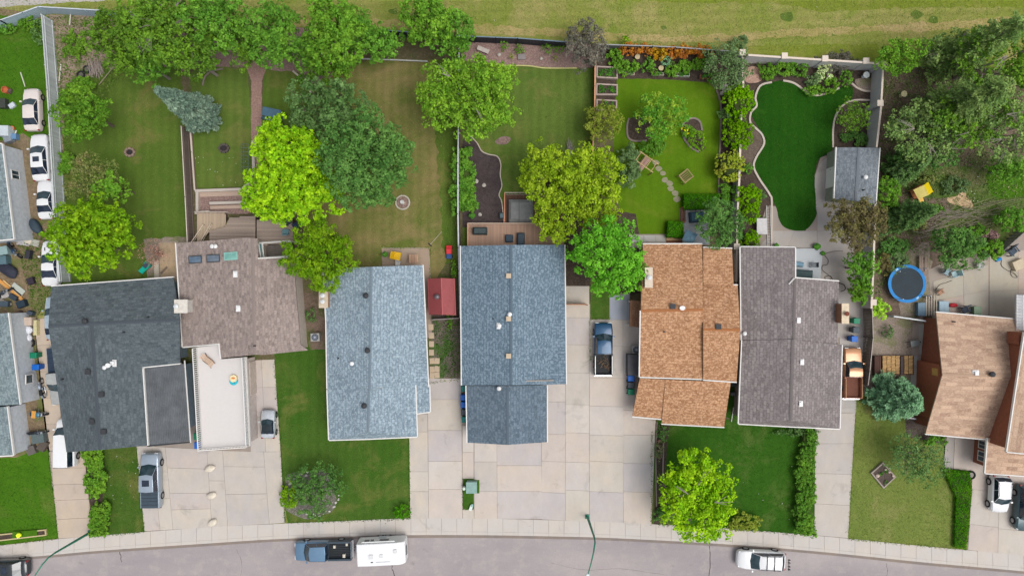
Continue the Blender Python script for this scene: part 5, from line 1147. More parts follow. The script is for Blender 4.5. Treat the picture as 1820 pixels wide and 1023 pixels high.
# bottom left planter strip
def bed_box(label, corners, hh, wmat, smat=None, wd=.14, name='planter_box', cat='planter', plants=0, seed=0, leafc=None):
    W = [P(x, y, hh) for x, y in corners]; c = sum(W, Vector()) / 4; c.z = 0; t = thing(name, label, cat, c); pts = [p - c for p in W]
    for k in range(4):
        a, b = pts[k], pts[(k + 1) % 4]; d = b - a; d.z = 0; L = d.length; d.normalize(); m_ = (a + b) / 2; n_ = Vector((-d.y, d.x, 0)) * (wd / 2)
        if n_.dot(m_) > 0: n_ = -n_
        MB().box((0, 0, 0), (L - (wd * 2.1 if k % 2 else 0), wd, hh)).build('plank', wmat, t).matrix_local = Matrix.Translation((m_.x + n_.x, m_.y + n_.y, hh / 2)) @ Matrix.Rotation(math.atan2(d.y, d.x), 4, 'Z')
    MB().prism(inset([(p.x, p.y) for p in pts], wd + .01), .0, hh - .08).build('soil', smat or S_BED, t)
    if plants: sprouts(t, inset([(p.x, p.y) for p in pts], wd + .15), hh - .05, plants, seed, leafc)
    return t
def sprouts(parent, poly, z, n, seed=0, mat=None):
    rr = random.Random(seed); xs = [p[0] for p in poly]; ys = [p[1] for p in poly]; k = 0; pos = []
    while k < n:
        x, y = rr.uniform(min(xs), max(xs)), rr.uniform(min(ys), max(ys)); ins = False; j = len(poly) - 1
        for i in range(len(poly)):
            if (poly[i][1] > y) != (poly[j][1] > y) and x < (poly[j][0] - poly[i][0]) * (y - poly[i][1]) / (poly[j][1] - poly[i][1]) + poly[i][0]: ins = not ins
            j = i
        k += 1
        if not ins: continue
        mb = MB(); 
        for q in range(7):
            a = rr.uniform(0, 6.28); l_ = rr.uniform(.12, .3); d = Vector((math.cos(a), math.sin(a), 0)); nn = Vector((-d.y, d.x, 0)) * l_ * .25
            mb.quad(d * .02, d * l_ * .6 + nn + Vector((0, 0, l_ * .5)), d * l_ + Vector((0, 0, l_ * .35)), d * l_ * .6 - nn + Vector((0, 0, l_ * .5)))
        mb.build('seedling', mat or L_SHR, parent).location = (x, y, z)
L_SHR = leaf('shrub', (70, 112, 40), (56, 96, 36), (96, 136, 50))
pb = bed_box('long low timber framed planting strip on the bottom left lawn', [(-60, 955), (81, 940), (82, 951), (-60, 968)], .22, wood(202, 184, 140, .1), S_BED, .12, plants=26, seed=3)
yl = MB().blob((0, 0, .25), (.5, .45, .4), 2, 2, .3).build('flower_clump', leaf('yel', (214, 206, 40), (190, 196, 50), (150, 180, 40))); yl.location = P(37, 949, .3); tag(yl, 'small yellow flower clump in the bottom left planting strip', 'flowers')
sheet('grass_patch', [(22, 944), (66, 941), (66, 951), (22, 956)], 60, G_LB)
for k, (cs, lb, n) in enumerate([([(1060, 117), (1098, 119), (1098, 140), (1060, 138)], 'wood framed vegetable bed, uppermost of three by the cedar fence', 30), ([(1060, 148), (1098, 150), (1098, 169), (1059, 169)], 'wood framed vegetable bed, middle of three by the cedar fence', 24), ([(1060, 176), (1097, 178), (1097, 196), (1060, 196)], 'wood framed vegetable bed beside the round olive shrub', 10)]):
    bed_box(lb, cs, .5, wood(188, 170, 160, .15), S_BED, .14, plants=n, seed=k)
for k, (cs, lb, m_) in enumerate([([(1106, 127), (1128, 129), (1128, 133), (1106, 131)], 'low white planter at the left of the shrub border', wood(200, 180, 168)), ([(1158, 128), (1180, 129), (1180, 134), (1158, 133)], 'grey slatted planter second in the shrub border', wood(170, 160, 150)), ([(1200, 129), (1226, 130), (1226, 136), (1200, 135)], 'white framed planter third in the shrub border', wood(186, 190, 180)), ([(1244, 133), (1267, 134), (1267, 140), (1244, 139)], 'red-brown planter at the right of the shrub border', wood(150, 96, 80))]):
    bed_box(lb, cs, .4, m_, S_BED, .07, plants=12, seed=k + 9)
for x, y, lb in [(1133, 101, 'pale tree stump among the orange shrubs'), (1175, 121, 'pale tree stump above the grey slatted planter')]:
    p = P(x, y, .5); t = thing('tree_stump', lb, 'stump', (p.x, p.y, 0)); MB().cyl((0, 0, 0), (0, 0, .5), .3, .28, 14).build('bark', wood(130, 110, 90), t); MB().cyl((0, 0, .5), (0, 0, .52), .27, n=14).build('cut_face', paint(206, 190, 150, .8), t)
bed_box('square stone edged planter with pale rocks on the front right lawn', [(1548, 840), (1570, 821), (1593, 847), (1571, 868)], .3, paint(170, 158, 148, .8), soil('planter', (100, 88, 82), (84, 74, 68), (130, 112, 100), 2, .4), .13, plants=14, seed=5)
for k, (x, y, s, lb) in enumerate([(1560, 845, .42, 'round pinkish stone in the square stone planter'), (1574, 834, .26, 'small cream stone at the top of the square planter'), (1581, 838, .28, 'white stone in the upper right of the square planter'), (1588, 845, .3, 'white stone in the right corner of the square planter')]):
    o = MB().blob((0, 0, 0), (s, s * .9, s * .6), k, 2, .1).build('stone', paint(222, 200, 186, .9)); o.location = P(x, y, .3) ; tag(o, lb, 'stone')
# fire pits
for x, y, lb in [(232, 271, 'square block fire pit on the wide olive lawn'), (399, 264, 'dark square fire pit on the small lawn by the trellis')]:
    t = simple('fire_pit', lb, 'fire pit', x, y, 0); 
    for k in range(8):
        a = k * math.pi / 4; MB().box((.42 * math.cos(a) * 1.1, .36 * math.sin(a) * 1.1, .12), (.3, .22, .24), a + math.pi / 2).build('block', paint(150, 130, 118, .9) if x < 300 else paint(96, 88, 84, .9), t)
    MB().cyl((0, 0, .02), (0, 0, .12), .34, n=14).build('ash', paint(60, 54, 56, .95), t)
# ring pond and concrete rings
t = simple('fountain_ring', 'white round stone ring with a small centre pedestal on the dry lawn', 'fountain', 716, 360, 0)
for k in range(18):
    a = k * math.pi / 9; MB().box((.72 * math.cos(a), .72 * math.sin(a), .1), (.24, .14, .2), a + math.pi / 2).build('stone', paint(196, 190, 176, .8), t)
MB().cyl((0, 0, 0), (0, 0, .06), .62, n=20).build('gravel_bed', S_ROCK, t); MB().lathe((0, 0, .06), [(.18, 0), (.1, .1), (.1, .45), (.22, .5), (.2, .56), (.02, .54)], 14).build('pedestal', paint(206, 208, 204, .6), t)
# trellis, swing seat, benches
t = simple('trellis', 'thin grey metal arch trellis beside the brick path', 'trellis', 441, 283, 0)
for k in range(8): MB().tube([(-.4, -1.4 + k * .4, 0), (-.38, -1.4 + k * .4, .9), (0, -1.4 + k * .4, 1.2), (.38, -1.4 + k * .4, .9), (.4, -1.4 + k * .4, 0)], .025, 4).build('hoop', paint(112, 130, 124, .6), t)
for q in (-.38, 0, .38): MB().tube([(q, -1.4, .9 + (.3 if q == 0 else 0)), (q, 1.4, .9 + (.3 if q == 0 else 0))], .025, 4).build('crosswire', paint(112, 130, 124, .6), t)
t = simple('garden_swing', 'garden swing seat with slate blue canopy at the end of the brick path', 'swing', 482, 203, 0, -12, zref=1.9)
hull(MB().box((0, .15, 1.95), (1.95, .9, .05), rx=.12), 'canopy', paint(84, 116, 136, .8), t); hull(MB().box((0, -.52, 1.86), (1.95, .38, .05), rx=-.5), 'canopy_front', paint(66, 94, 112, .8), t)
MB().box((0, .1, .5), (1.5, .5, .08)).build('seat', paint(70, 90, 100, .8), t); MB().box((0, .38, .8), (1.5, .06, .55)).build('backrest', paint(70, 90, 100, .8), t)
for sx in (-.95, .95): MB().tube([(sx, -.7, 0), (sx, 0, 1.9), (sx, .7, 0)], .03, 5).build('leg', BLKP, t)
t = simple('garden_bench', 'wooden garden bench under a leaning pergola by the grey shrub', 'bench', 1143, 291, 0, 52, zref=.5)
for k in range(5): MB().box((0, -.3 + k * .13, .45), (1.6, .1, .04)).build('seat_slat', wood(190, 150, 140), t)
for k in range(9): MB().box((-.72 + k * .18, .38, .75), (.06, .04, .55)).build('back_slat', wood(196, 170, 160), t)
for sx in (-.75, .75):
    for sy in (-.3, .38): MB().box((sx, sy, .22), (.08, .08, .44)).build('leg', BRNW, t)
t = simple('pergola', 'thin tan timber frame standing over the garden bench', 'pergola', 1147, 287, 0, -35, zref=1.8)
for a, b in (((-1.1, .5), (1.3, .5)), ((-1.1, -.5), (1.3, -.5))): MB().box(((a[0] + b[0]) / 2, a[1], 1.9), (2.4, .08, .1)).build('beam', wood(206, 180, 130), t)
for sx in (-1, 1.2):
    for sy in (-.5, .5): MB().box((sx, sy, .92), (.09, .09, 1.84)).build('post', wood(160, 110, 90), t)
for k in range(4): MB().box((-.9 + k * .65, 0, 1.98), (.06, 1.2, .06)).build('rafter', wood(190, 160, 120), t)
t = simple('wooden_cube_frame', 'dark wooden box swing frame on the lime green lawn', 'wooden frame', 1219, 313, 0, 38, zref=.8)
for k in range(5): MB().box((0, -.4 + k * .2, .55), (1.1, .09, .05)).build('slat', wood(150, 130, 96), t)
for sx in (-.55, .55):
    for sy in (-.5, .5): MB().box((sx, sy, .5), (.09, .09, 1.0)).build('post', wood(160, 140, 96), t)
    MB().box((sx, 0, .95), (.08, 1.1, .08)).build('beam', wood(170, 150, 106), t)
MB().box((0, -.5, .95), (1.1, .08, .08)).build('beam', wood(170, 150, 106), t); MB().box((0, .5, .95), (1.1, .08, .08)).build('beam', wood(170, 150, 106), t)
for k, (x, y) in enumerate([(1165, 289), (1171, 300), (1178, 308), (1181, 320), (1190, 326), (1192, 336), (1200, 344), (1203, 354)]):
    o = MB().prism([(.38 * math.cos(a) * rng.uniform(.8, 1.2), .3 * math.sin(a) * rng.uniform(.8, 1.2)) for a in [q * .9 for q in range(7)]], .02, .05).build('stepping_stone', paint(150, 146, 120, .9)); o.location = P(x, y, 0); tag(o, ['stepping stone nearest the wooden garden bench', 'second stepping stone from the garden bench', 'third stepping stone from the garden bench', 'fourth stepping stone from the garden bench', 'fourth stepping stone from the long clipped hedge', 'third stepping stone from the long clipped hedge', 'second stepping stone from the long clipped hedge', 'stepping stone nearest the long clipped hedge'][k], 'stepping stone', 'stepping stones across the lime green lawn')
# patio of the orange house
driveway([(1118, 416), (1186, 416), (1246, 434), (1246, 440), (1120, 440)], [((1122, 418), (1186, 418), (1186, 430), (1122, 430), [0, .34, .67, 1], U1)], name='patio', mats=(concrete(206, 204, 196),), lvl=8, h=.06)
driveway([(1208, 370), (1262, 370), (1262, 436), (1208, 436)], [((1210, 372), (1260, 372), (1260, 434), (1210, 434), [0, .5, 1], [0, .5, 1])], name='patio', mats=(concrete(180, 186, 190),), lvl=9, h=.06)
t = simple('brick_planter', 'red-brown low planter wall along the orange house patio', 'planter', 1213, 382, 0); MB().box((0, 0, .25), (.45, 1.6, .5)).build('wall', paint(156, 90, 72, .8), t); MB().box((0, 0, .5), (.3, 1.4, .04)).build('soil', S_BED, t)
t = simple('timber_step', 'tan timber step below the square clipped hedge', 'step', 1198, 425, 0); MB().box((0, 0, .12), (1.7, .3, .24)).build('tread', wood(214, 180, 136), t); MB().box((0, -.3, .06), (1.7, .3, .12)).build('lower_tread', BRNW, t)
def parasol(label, x, y, r_, col, h=2.2, n=4, rz=20, closed=False):
    t = simple('parasol', label, 'parasol', x, y, 0, rz, zref=h); m_ = paint(*col, .8); mb = MB(); v = []
    for k in range(n): a = 2 * math.pi * k / n; v.append(Vector((math.cos(a) * r_, math.sin(a) * r_, h - .25)))
    for k in range(n): a, b = v[k], v[(k + 1) % n]; mb.quad(a, b, (0, 0, h + .1)); mb.quad(b, a, a - Vector((0, 0, .08)), b - Vector((0, 0, .08)))
    mb.build('canopy', m_, t); MB().cyl((0, 0, 0), (0, 0, h + .15), .03).build('pole', BLKP, t); MB().cyl((0, 0, 0), (0, 0, .1), .25).build('base', BLKP, t); return t
parasol('slate blue square parasol on the orange house patio', 1227, 421, .85, (96, 128, 146), 2.0)
def grill(label, x, y, rz, col, s=(1.3, .6, 1.0), z=0, cat='grill', name='covered_grill', zr=None):
    t = simple(name, label, cat, x, y, z, rz, zref=(zr or z + .9)); a, b, h = s; c_ = paint(*col, .7)
    hull(loft([[(-a / 2, -b / 2, .05), (a / 2, -b / 2, .05), (a / 2, b / 2, .05), (-a / 2, b / 2, .05)], [(-a * .5, -b * .5, h * .7), (a * .5, -b * .5, h * .7), (a * .5, b * .5, h * .7), (-a * .5, b * .5, h * .7)], [(-a * .40, -b * .36, h), (a * .40, -b * .36, h), (a * .40, b * .36, h), (-a * .40, b * .36, h)]]), 'cover', c_, t, .04)
    for sx in (-.42, .42):
        for sy in (-.3, .3): MB().cyl((a * sx, b * sy, 0), (a * sx, b * sy, .08), .05).build('caster', BLKP, t)
    return t
grill('dark teal covered sofa on the orange house patio', 1240, 385, 4, (64, 90, 108), (1.5, 1.1, .9))
grill('black covered grill on the cedar deck', 853, 410, 0, (66, 78, 80), (1.5, .75, 1.1), 1.0)
grill('round charcoal ottoman on the cedar deck', 905, 423, 0, (66, 84, 100), (.8, .8, .5), 1.0, 'ottoman', 'ottoman')
grill('charcoal lounge chair on the cedar deck', 926, 424, 90, (70, 84, 96), (1.3, .8, .6), 1.0, 'lounge chair', 'lounge_chair')
grill('small blue-grey storage tub on the dirt bed', 892, 382, 0, (110, 130, 136), (.5, .6, .6), 0, 'tub', 'storage_tub')
grill('large grey hot tub cover inside the cedar enclosure', 926, 374, 0, (130, 132, 132), (2.6, 2.4, .9), .3, 'hot tub', 'hot_tub')
MB().box((0, 0, 0), (.03, 2.2, .03)).build('hinge', BLKP, [o for o in COL.objects if o.name.startswith('hot_tub')][0]).location = (-.2, 0, .91)
grill('pale blue storage bench on the grey-brown house deck', 1424, 469, -8, (120, 156, 176), (1.0, .5, .5), .4, 'storage bench', 'storage_bench')
grill('dark green covered sofa on the pale composite deck', 1430, 487, -4, (70, 90, 92), (2.0, .9, .8), .4, 'covered sofa', 'covered_sofa')
t = simple('patio_chair', 'grey slatted chair beside the pale blue storage bench', 'chair', 1444, 471, .4, 0); 
for k in range(5): MB().box((-.24 + k * .12, 0, .42), (.08, .5, .04)).build('slat', paint(120, 128, 134, .6), t)
for sx in (-.25, .25):
    for sy in (-.22, .22): MB().box((sx, sy, .2), (.05, .05, .4)).build('leg', paint(90, 96, 100, .6), t)
MB().box((.3, 0, .62), (.05, .5, .4)).build('backrest', paint(90, 96, 100, .6), t)
# chairs on grey deck, adirondack chairs
def chair(label, x, y, rz, col, z=0, s=1.0, name='patio_chair'):
    t = simple(name, label, 'chair', x, y, z, rz, zref=z + .5); m_ = paint(*col, .6); t.scale = (s,) * 3
    MB().box((0, 0, .42), (.52, .5, .06)).build('seat', m_, t); MB().box((0, .28, .72), (.52, .06, .6), rx=-.2).build('backrest', m_, t)
    for sx in (-.24, .24):
        MB().box((sx, 0, .62), (.06, .5, .05)).build('armrest', m_, t)
        for sy in (-.22, .22): MB().box((sx, sy, .21), (.05, .05, .42)).build('leg', m_, t)
    return t
chair('dark chair at the left of the grey deck set', 512, 394, 30, (50, 60, 74), 1.2, 1.2); chair('teal chair on the grey deck boards', 508, 412, 180, (104, 146, 156), 1.2, 1.1); chair('navy chair under the yellow green tree', 526, 402, -60, (40, 56, 84), 1.2, 1.2)
chair('yellow plastic garden chair on the small patio', 706, 455, 80, (236, 190, 30), 0.05, 1.5); chair('white chair at the edge of the pale blue eave', 707, 468, 0, (222, 222, 220), .05, .9)
chair('pale blue plastic chair by the right patio bushes', 1682, 483, 60, (150, 176, 184), 0.05, 1.1); chair('light aqua lounge chair lying on the right patio', 1697, 487, -70, (172, 200, 206), .05, 1.2); chair('brown folding chair on the right patio', 1672, 519, 30, (184, 140, 112), .05, 1.0); chair('dark blue chair by the tan house back wall', 1715, 550, 20, (54, 66, 84), .05, 1.3)
chair('white chair at the right edge patio table', 1742, 472, 10, (188, 190, 188), .05, 1.1)
for x, y, w_, l_, c_, lb in [(1671, 545, .95, 1.2, (150, 176, 192), 'pale blue crate against the tan house wall'), (1730, 552, .7, .9, (112, 136, 112), 'green crate beside the dark blue chair'), (1632, 549, .75, 1.35, (110, 138, 160), 'slate blue tote below the trampoline')]:
    t = simple('storage_crate', lb, 'crate', x, y, 0, 0); hull(MB().box((0, 0, .3), (w_, l_, .6)), 'crate_body', paint(*c_, .6), t); hull(MB().box((0, 0, .63), (w_ + .06, l_ + .06, .07)), 'lid', paint(c_[0] + 12, c_[1] + 12, c_[2] + 10, .5), t)
o = MB().blob((0, 0, .15), (.95, .45, .3), 4, 2, .05).build('kayak_float', paint(186, 30, 44, .4)); o.location = P(1693, 542, .1); tag(o, 'small red plastic toy boat on the right patio', 'toy')
# small patio of the pale blue house
driveway([(678, 440), (763, 440), (766, 500), (680, 500)], [((679, 441), (762, 441), (764, 500), (680, 500), [0, .4, .8, 1], [0, .5, 1])], name='patio', mats=(concrete(178, 158, 140, .15),), lvl=8, h=.06)
t = simple('folding_table', 'slatted wooden table with legs splayed on the small patio', 'table', 736, 460, .06); 
for k in range(7): MB().box((-.4 + k * .13, 0, .7), (.09, .9, .03)).build('slat', wood(196, 160, 134), t)
for sx in (-.42, .42): MB().box((sx, 0, .35), (.06, .8, .7)).build('leg', wood(214, 184, 150), t)
t = simple('toy_car', 'red and blue plastic ride-on toy car by the white fence', 'toy car', 799, 449, 0, 90); hull(MB().box((.3, 0, .35), (.9, .6, .4)), 'body', paint(226, 40, 50, .4), t); hull(MB().box((-.4, 0, .35), (.5, .58, .3)), 'rear_deck', paint(50, 90, 150, .4), t); MB().box((.1, 0, .75), (.5, .5, .05)).build('roof', paint(236, 60, 70, .4), t)
for sx in (-.4, .5):
    for sg in (1, -1): MB().cyl((sx, sg * .26, .15), (sx, sg * .34, .15), .15).build('wheel', TYRE, t)
t = simple('garden_rake', 'pole rake lying on the grass above the red shed', 'rake', 775, 423, 0, 48); MB().tube([(-.9, 0, .06), (.9, 0, .06)], .025, 5).build('handle', wood(220, 210, 190), t); MB().box((-.95, 0, .05), (.12, .5, .04)).build('rake_head', BLKP, t)
def pots(items, z=0):
    for x, y, r_, c_, lb in items:
        t = simple('plant_pot', lb, 'plant pot', x, y, z, 0, zref=z + .3); MB().lathe((0, 0, 0), [(r_ * .7, 0), (r_, .35), (r_ * 1.1, .36), (r_ * 1.1, .42), (r_ * .9, .42), (r_ * .85, .3), (.02, .3)], 12).build('pot', paint(*c_, .7), t)
        MB().blob((0, 0, .5), (r_ * 2, r_ * 2, r_ * 1.6), 3, 2, .3).build('plant', L_SHR, t)
pots([(685, 452, .25, (150, 110, 90), 'small potted shrub in the corner of the tan patio'), (839, 383, .28, (190, 190, 170), 'pale pot with plant at the bottom of the dark dirt bed'), (1451, 438, .3, (90, 90, 84), 'pot with dark foliage right of the pale deck steps'), (1379, 436, .2, (80, 100, 70), 'small pot at the left of the pale deck steps'), (1358, 390, .2, (120, 130, 100), 'small potted plant on the ladder patio'), (1461, 450, .2, (60, 64, 60), 'tall dark pot on the right of the pale deck')])
for x, y, s, lb in [(846, 322, .5, 'pale round stone, left of the pair on the dark dirt bed'), (860, 329, .45, 'pale oval stone, right of the pair on the dark dirt bed'), (853, 381, .45, 'flat upright pale stone low on the dark dirt bed'), (962, 104, .35, 'small rock at the right of the red gravel bed'), (887, 97, .4, 'dark stone near the left of the red gravel bed'), (1290, 157, .9, 'grey boulder beside the clipped cedars'), (1283, 166, .55, 'white boulder beside the clipped cedars'), (1484, 143, .5, 'grey stone behind the white flowering shrub')]:
    o = MB().blob((0, 0, 0), (s, s * .9, s * .6), int(x), 2, .12).build('rock', paint(190, 184, 174, .9)); o.location = P(x, y, .15) ; tag(o, lb, 'rock')
t = simple('stone_bench', 'pale stone slab bench on the red gravel bed', 'bench', 859, 91, 0, -22); MB().box((0, 0, .42), (1.3, .45, .1)).build('seat', paint(196, 186, 178, .8), t); MB().box((-.45, 0, .19), (.2, .4, .38)).build('leg', paint(150, 140, 136, .8), t); MB().box((.45, 0, .19), (.2, .4, .38)).build('leg', paint(150, 140, 136, .8), t)
t = simple('stone_block', 'grey square paver on the red gravel bed', 'paver', 927, 102, 0, 0); MB().box((0, 0, .1), (.8, .55, .2)).build('block', paint(146, 140, 140, .9), t)
# AC units
for x, y, lb in [(560, 599, 'square grey air conditioner between the brown and pale blue houses'), (1131, 621, 'small air conditioner at the west wall of the orange house')]:
    t = simple('air_conditioner', lb, 'air conditioner', x, y, 0, 3, zref=.7); hull(MB().box((0, 0, .38), (.95, .85, .75)), 'case', paint(176, 176, 172, .5), t); MB().cyl((0, 0, .76), (0, 0, .78), .36, n=18).build('fan_guard', paint(70, 76, 90, .5), t)
    for k in range(4): MB().box((0, 0, .79), (.62, .12, .015), k * math.pi / 4).build('fan_blade', paint(120, 128, 140, .5), t)
    MB().cyl((0, 0, .79), (0, 0, .82), .1).build('hub', paint(190, 200, 214, .5), t)
# dark shelter box beside orange house
t = simple('storage_box', 'dark grey lean-to storage box west of the orange house', 'storage box', 1125, 648, 0, 0, zref=1.4); hull(MB().box((0, 0, .7), (1.0, 2.1, 1.4)), 'box_body', paint(74, 76, 82, .6), t); hull(MB().box((0, 0, 1.44), (1.1, 2.2, .07)), 'lid', paint(84, 84, 90, .6), t)
t = simple('ladder', 'white metal ladder lying along the dark storage box', 'ladder', 1113, 645, .05, 90)
for q in (-.15, .15): MB().box((0, q, .05), (2.2, .05, .05)).build('rail', paint(226, 228, 230, .4), t)
for k in range(8): MB().box((-.95 + k * .27, 0, .05), (.04, .26, .04)).build('rung', paint(226, 228, 230, .4), t)
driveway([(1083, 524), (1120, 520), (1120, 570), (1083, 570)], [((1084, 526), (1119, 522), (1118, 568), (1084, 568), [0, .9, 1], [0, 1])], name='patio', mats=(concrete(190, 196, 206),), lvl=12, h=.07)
t = simple('ladder', 'long metal ladder lying on the patio left of the deep green lawn', 'ladder', 1366, 400, .06, 92)
for q in (-.2, .2): MB().box((0, q, .06), (4.2, .06, .06)).build('rail', paint(170, 168, 164, .5, .4), t)
for k in range(14): MB().box((-1.95 + k * .3, 0, .06), (.05, .36, .05)).build('rung', paint(110, 108, 106, .5, .4), t)
t = simple('patio_table', 'white rectangular patio table beside the long ladder', 'table', 1354, 402, .05, 0, zref=.7); hull(MB().box((0, 0, .7), (1.1, 1.7, .05)), 'tabletop', paint(208, 206, 206, .5), t)
for sx in (-.45, .45):
    for sy in (-.75, .75): MB().cyl((sx, sy, 0), (sx, sy, .68), .03).build('leg', paint(120, 120, 120, .5), t)
# trampoline
t = simple('trampoline', 'round trampoline with bright blue pad ring', 'trampoline', 1612, 504, 0, 0, zref=.85); BL = paint(14, 132, 208, .5, var=.10)
def annulus(r0, r1, z, n=40, th=.06):
    mb = MB()
    for k in range(n):
        a, b = 2 * math.pi * k / n, 2 * math.pi * (k + 1) / n; p = lambda r_, t_, zz: Vector((r_ * math.cos(t_), r_ * math.sin(t_), zz))
        mb.quad(p(r0, a, z), p(r1, a, z), p(r1, b, z), p(r0, b, z)); mb.quad(p(r1, a, z), p(r1, a, z - th), p(r1, b, z - th), p(r1, b, z)); mb.quad(p(r0, b, z), p(r0, b, z - th), p(r0, a, z - th), p(r0, a, z))
    return mb
annulus(1.68, 2.0, .9).build('safety_pad', BL, t); MB().cyl((0, 0, .84), (0, 0, .86), 1.70, n=40).build('jumping_mat', paint(50, 62, 70, .7, var=.1, scale=1), t)
for k in range(4): a = k * math.pi / 2 + .5; MB().tube([(1.85 * math.cos(a), 1.85 * math.sin(a), .85), (1.9 * math.cos(a), 1.9 * math.sin(a), .05)], .04, 6).build('leg', paint(150, 156, 160, .4, .7), t)
for k in range(4):
    a = k * math.pi / 2 + .9; MB().tube([(2.02 * math.cos(a), 2.02 * math.sin(a), .1), (2.02 * math.cos(a), 2.02 * math.sin(a), 2.4)], .035, 6).build('net_pole', paint(196, 206, 214, .4, .4), t)
for k in (0, 2): a = k * 1.57 + 2.2; MB().box((1.84 * math.cos(a), 1.84 * math.sin(a), .91), (.28, .16, .02), a + 1.57).build('pad_patch', paint(170, 214, 236, .5), t)
# playhouse with yellow slide roof
t = simple('playhouse', 'yellow roofed childrens playhouse on the brown yard', 'playhouse', 1644, 338, 0, -62, zref=1.8); YL = paint(232, 204, 8, .5, var=.03)
hull(MB().box((0, .42, 1.75), (1.15, 1.05, .06), rx=-.55), 'roof_panel', YL, t, .01); hull(MB().box((0, -.42, 1.75), (1.15, 1.05, .06), rx=.55), 'roof_panel', paint(240, 222, 130, .5), t, .01)
for sx in (-.5, .5):
    for sy in (-.7, .7): MB().box((sx, sy, .7), (.08, .08, 1.4)).build('post', WB, t)
MB().box((0, 0, .5), (1.1, 1.4, .08)).build('floor', wood(150, 96, 60), t); MB().box((1.2, .0, .3), (1.6, .5, .05), ry=.35).build('slide', paint(240, 190, 90, .5), t)
# picnic benches by trampoline etc.
for x, y, lb in [(1633, 468, 'weathered grey plank bench above the trampoline'), (1642, 470, 'second plank bench above the trampoline')]:
    t = simple('plank_bench', lb, 'bench', x, y, 0, 90); 
    for k in range(3): MB().box((0, -.14 + k * .14, .45), (1.6, .12, .05)).build('plank', wood(170, 150, 136), t)
    for q in (-.6, .6): MB().box((q, 0, .21), (.1, .36, .42)).build('leg', wood(140, 120, 110), t)
t = simple('pallet_rack', 'slatted metal rack leaning by the tan house corner', 'rack', 1650, 543, 0, 90)
for k in range(5): MB().box((0, -.56 + k * .28, .5 + k * .02), (2.1, .09, .06)).build('slat', wood(196, 186, 170), t)
for q in (-.9, .9): MB().box((q, 0, .24), (.08, 1.2, .48)).build('support', wood(140, 130, 120), t)
# log pile
t = simple('log_pile', 'stacked split firewood behind the blue spruce', 'log pile', 1592, 648, 0, 0); rr = random.Random(3)
for k in range(7):
    for j in range(14):
        if k in (4,): continue
        xx = -1.5 + k * .46; yy = -.8 + j * .135; p = Vector((xx + .0, yy, .5 + rr.uniform(-.06, .06)))
        MB().box((0, 0, 0), (.40, .11, .16), rr.uniform(-.08, .08)).build('log', wood(206, 168, 116, .45), t).location = p
MB().box((0, 0, .2), (3.4, 2.0, .4)).build('lower_logs', wood(120, 90, 66), t); MB().box((.35, .0, .5), (.3, 1.9, .2)).build('divider', wood(96, 84, 84), t)
t = simple('tarp_pile', 'brown plank stack by the tan pickup fence', 'plank stack', 1555, 648, 0, 0); 
for k in range(4): MB().box((-.24 + k * .16, 0, .3 + .02 * k), (.14, 2.0, .5)).build('plank', wood(96, 70, 62), t)
t = simple('wheelbarrow', 'grey wheelbarrow leaning against the brown wall', 'wheelbarrow', 1627, 610, 0, 10, zref=.6); hull(loft([[(-.3, -.2, .3), (.3, -.2, .3), (.3, .2, .3), (-.3, .2, .3)], [(-.5, -.34, .62), (.5, -.34, .62), (.5, .34, .62), (-.5, .34, .62)]]), 'tray', paint(150, 158, 158, .4, .4), t)
MB().cyl((.6, -.05, .2), (.6, .05, .2), .2, n=14).build('wheel', TYRE, t); MB().tube([(.6, .1, .2), (-1, .3, .5)], .025, 5).tube([(.6, -.1, .2), (-1, -.3, .5)], .025, 5).build('handle', BLKP, t)
driveway([(1622, 575), (1646, 575), (1640, 735), (1616, 735)], [((1632, 576), (1643, 576), (1640, 630), (1634, 630), U1, [0, .5, 1]), ((1620, 632), (1630, 632), (1626, 735), (1616, 735), U1, [0, .33, .66, 1])], name='footpath', mats=(concrete(178, 178, 170),), lvl=9, h=.05)
# hoses
def hose(label, pts, col, z=.08, r_=.03, cat='hose'):
    pp = [P(x, y, z) for x, y in cr(pts, 6)]; o = pp[0].copy(); o.z = 0; ob = MB().tube([p - o for p in pp], r_, 5).build('garden_hose', paint(*col, .6)); ob.location = o; tag(ob, label, cat)
hose('brown garden hose winding over the patio of the grey-brown house', [(1498, 446), (1480, 447), (1466, 452), (1472, 462), (1470, 470), (1462, 472), (1462, 480), (1472, 488), (1478, 494), (1470, 498), (1466, 492), (1476, 490), (1480, 498)], (110, 92, 84))
hose('coiled hose beside the tan house patio chairs', [(1780, 462), (1780, 472), (1790, 480), (1800, 484), (1808, 492), (1800, 492), (1796, 482), (1804, 474), (1812, 476), (1814, 464), (1810, 460)], (84, 78, 74))
hose('coiled dark hose by the chimney side of the grey-brown house', [(1490, 502), (1500, 506), (1502, 514), (1494, 518)], (60, 58, 58), .3, .05)
hose('tan rope trailing across the right patio', [(1662, 516), (1670, 506), (1682, 502), (1692, 498)], (120, 104, 88))
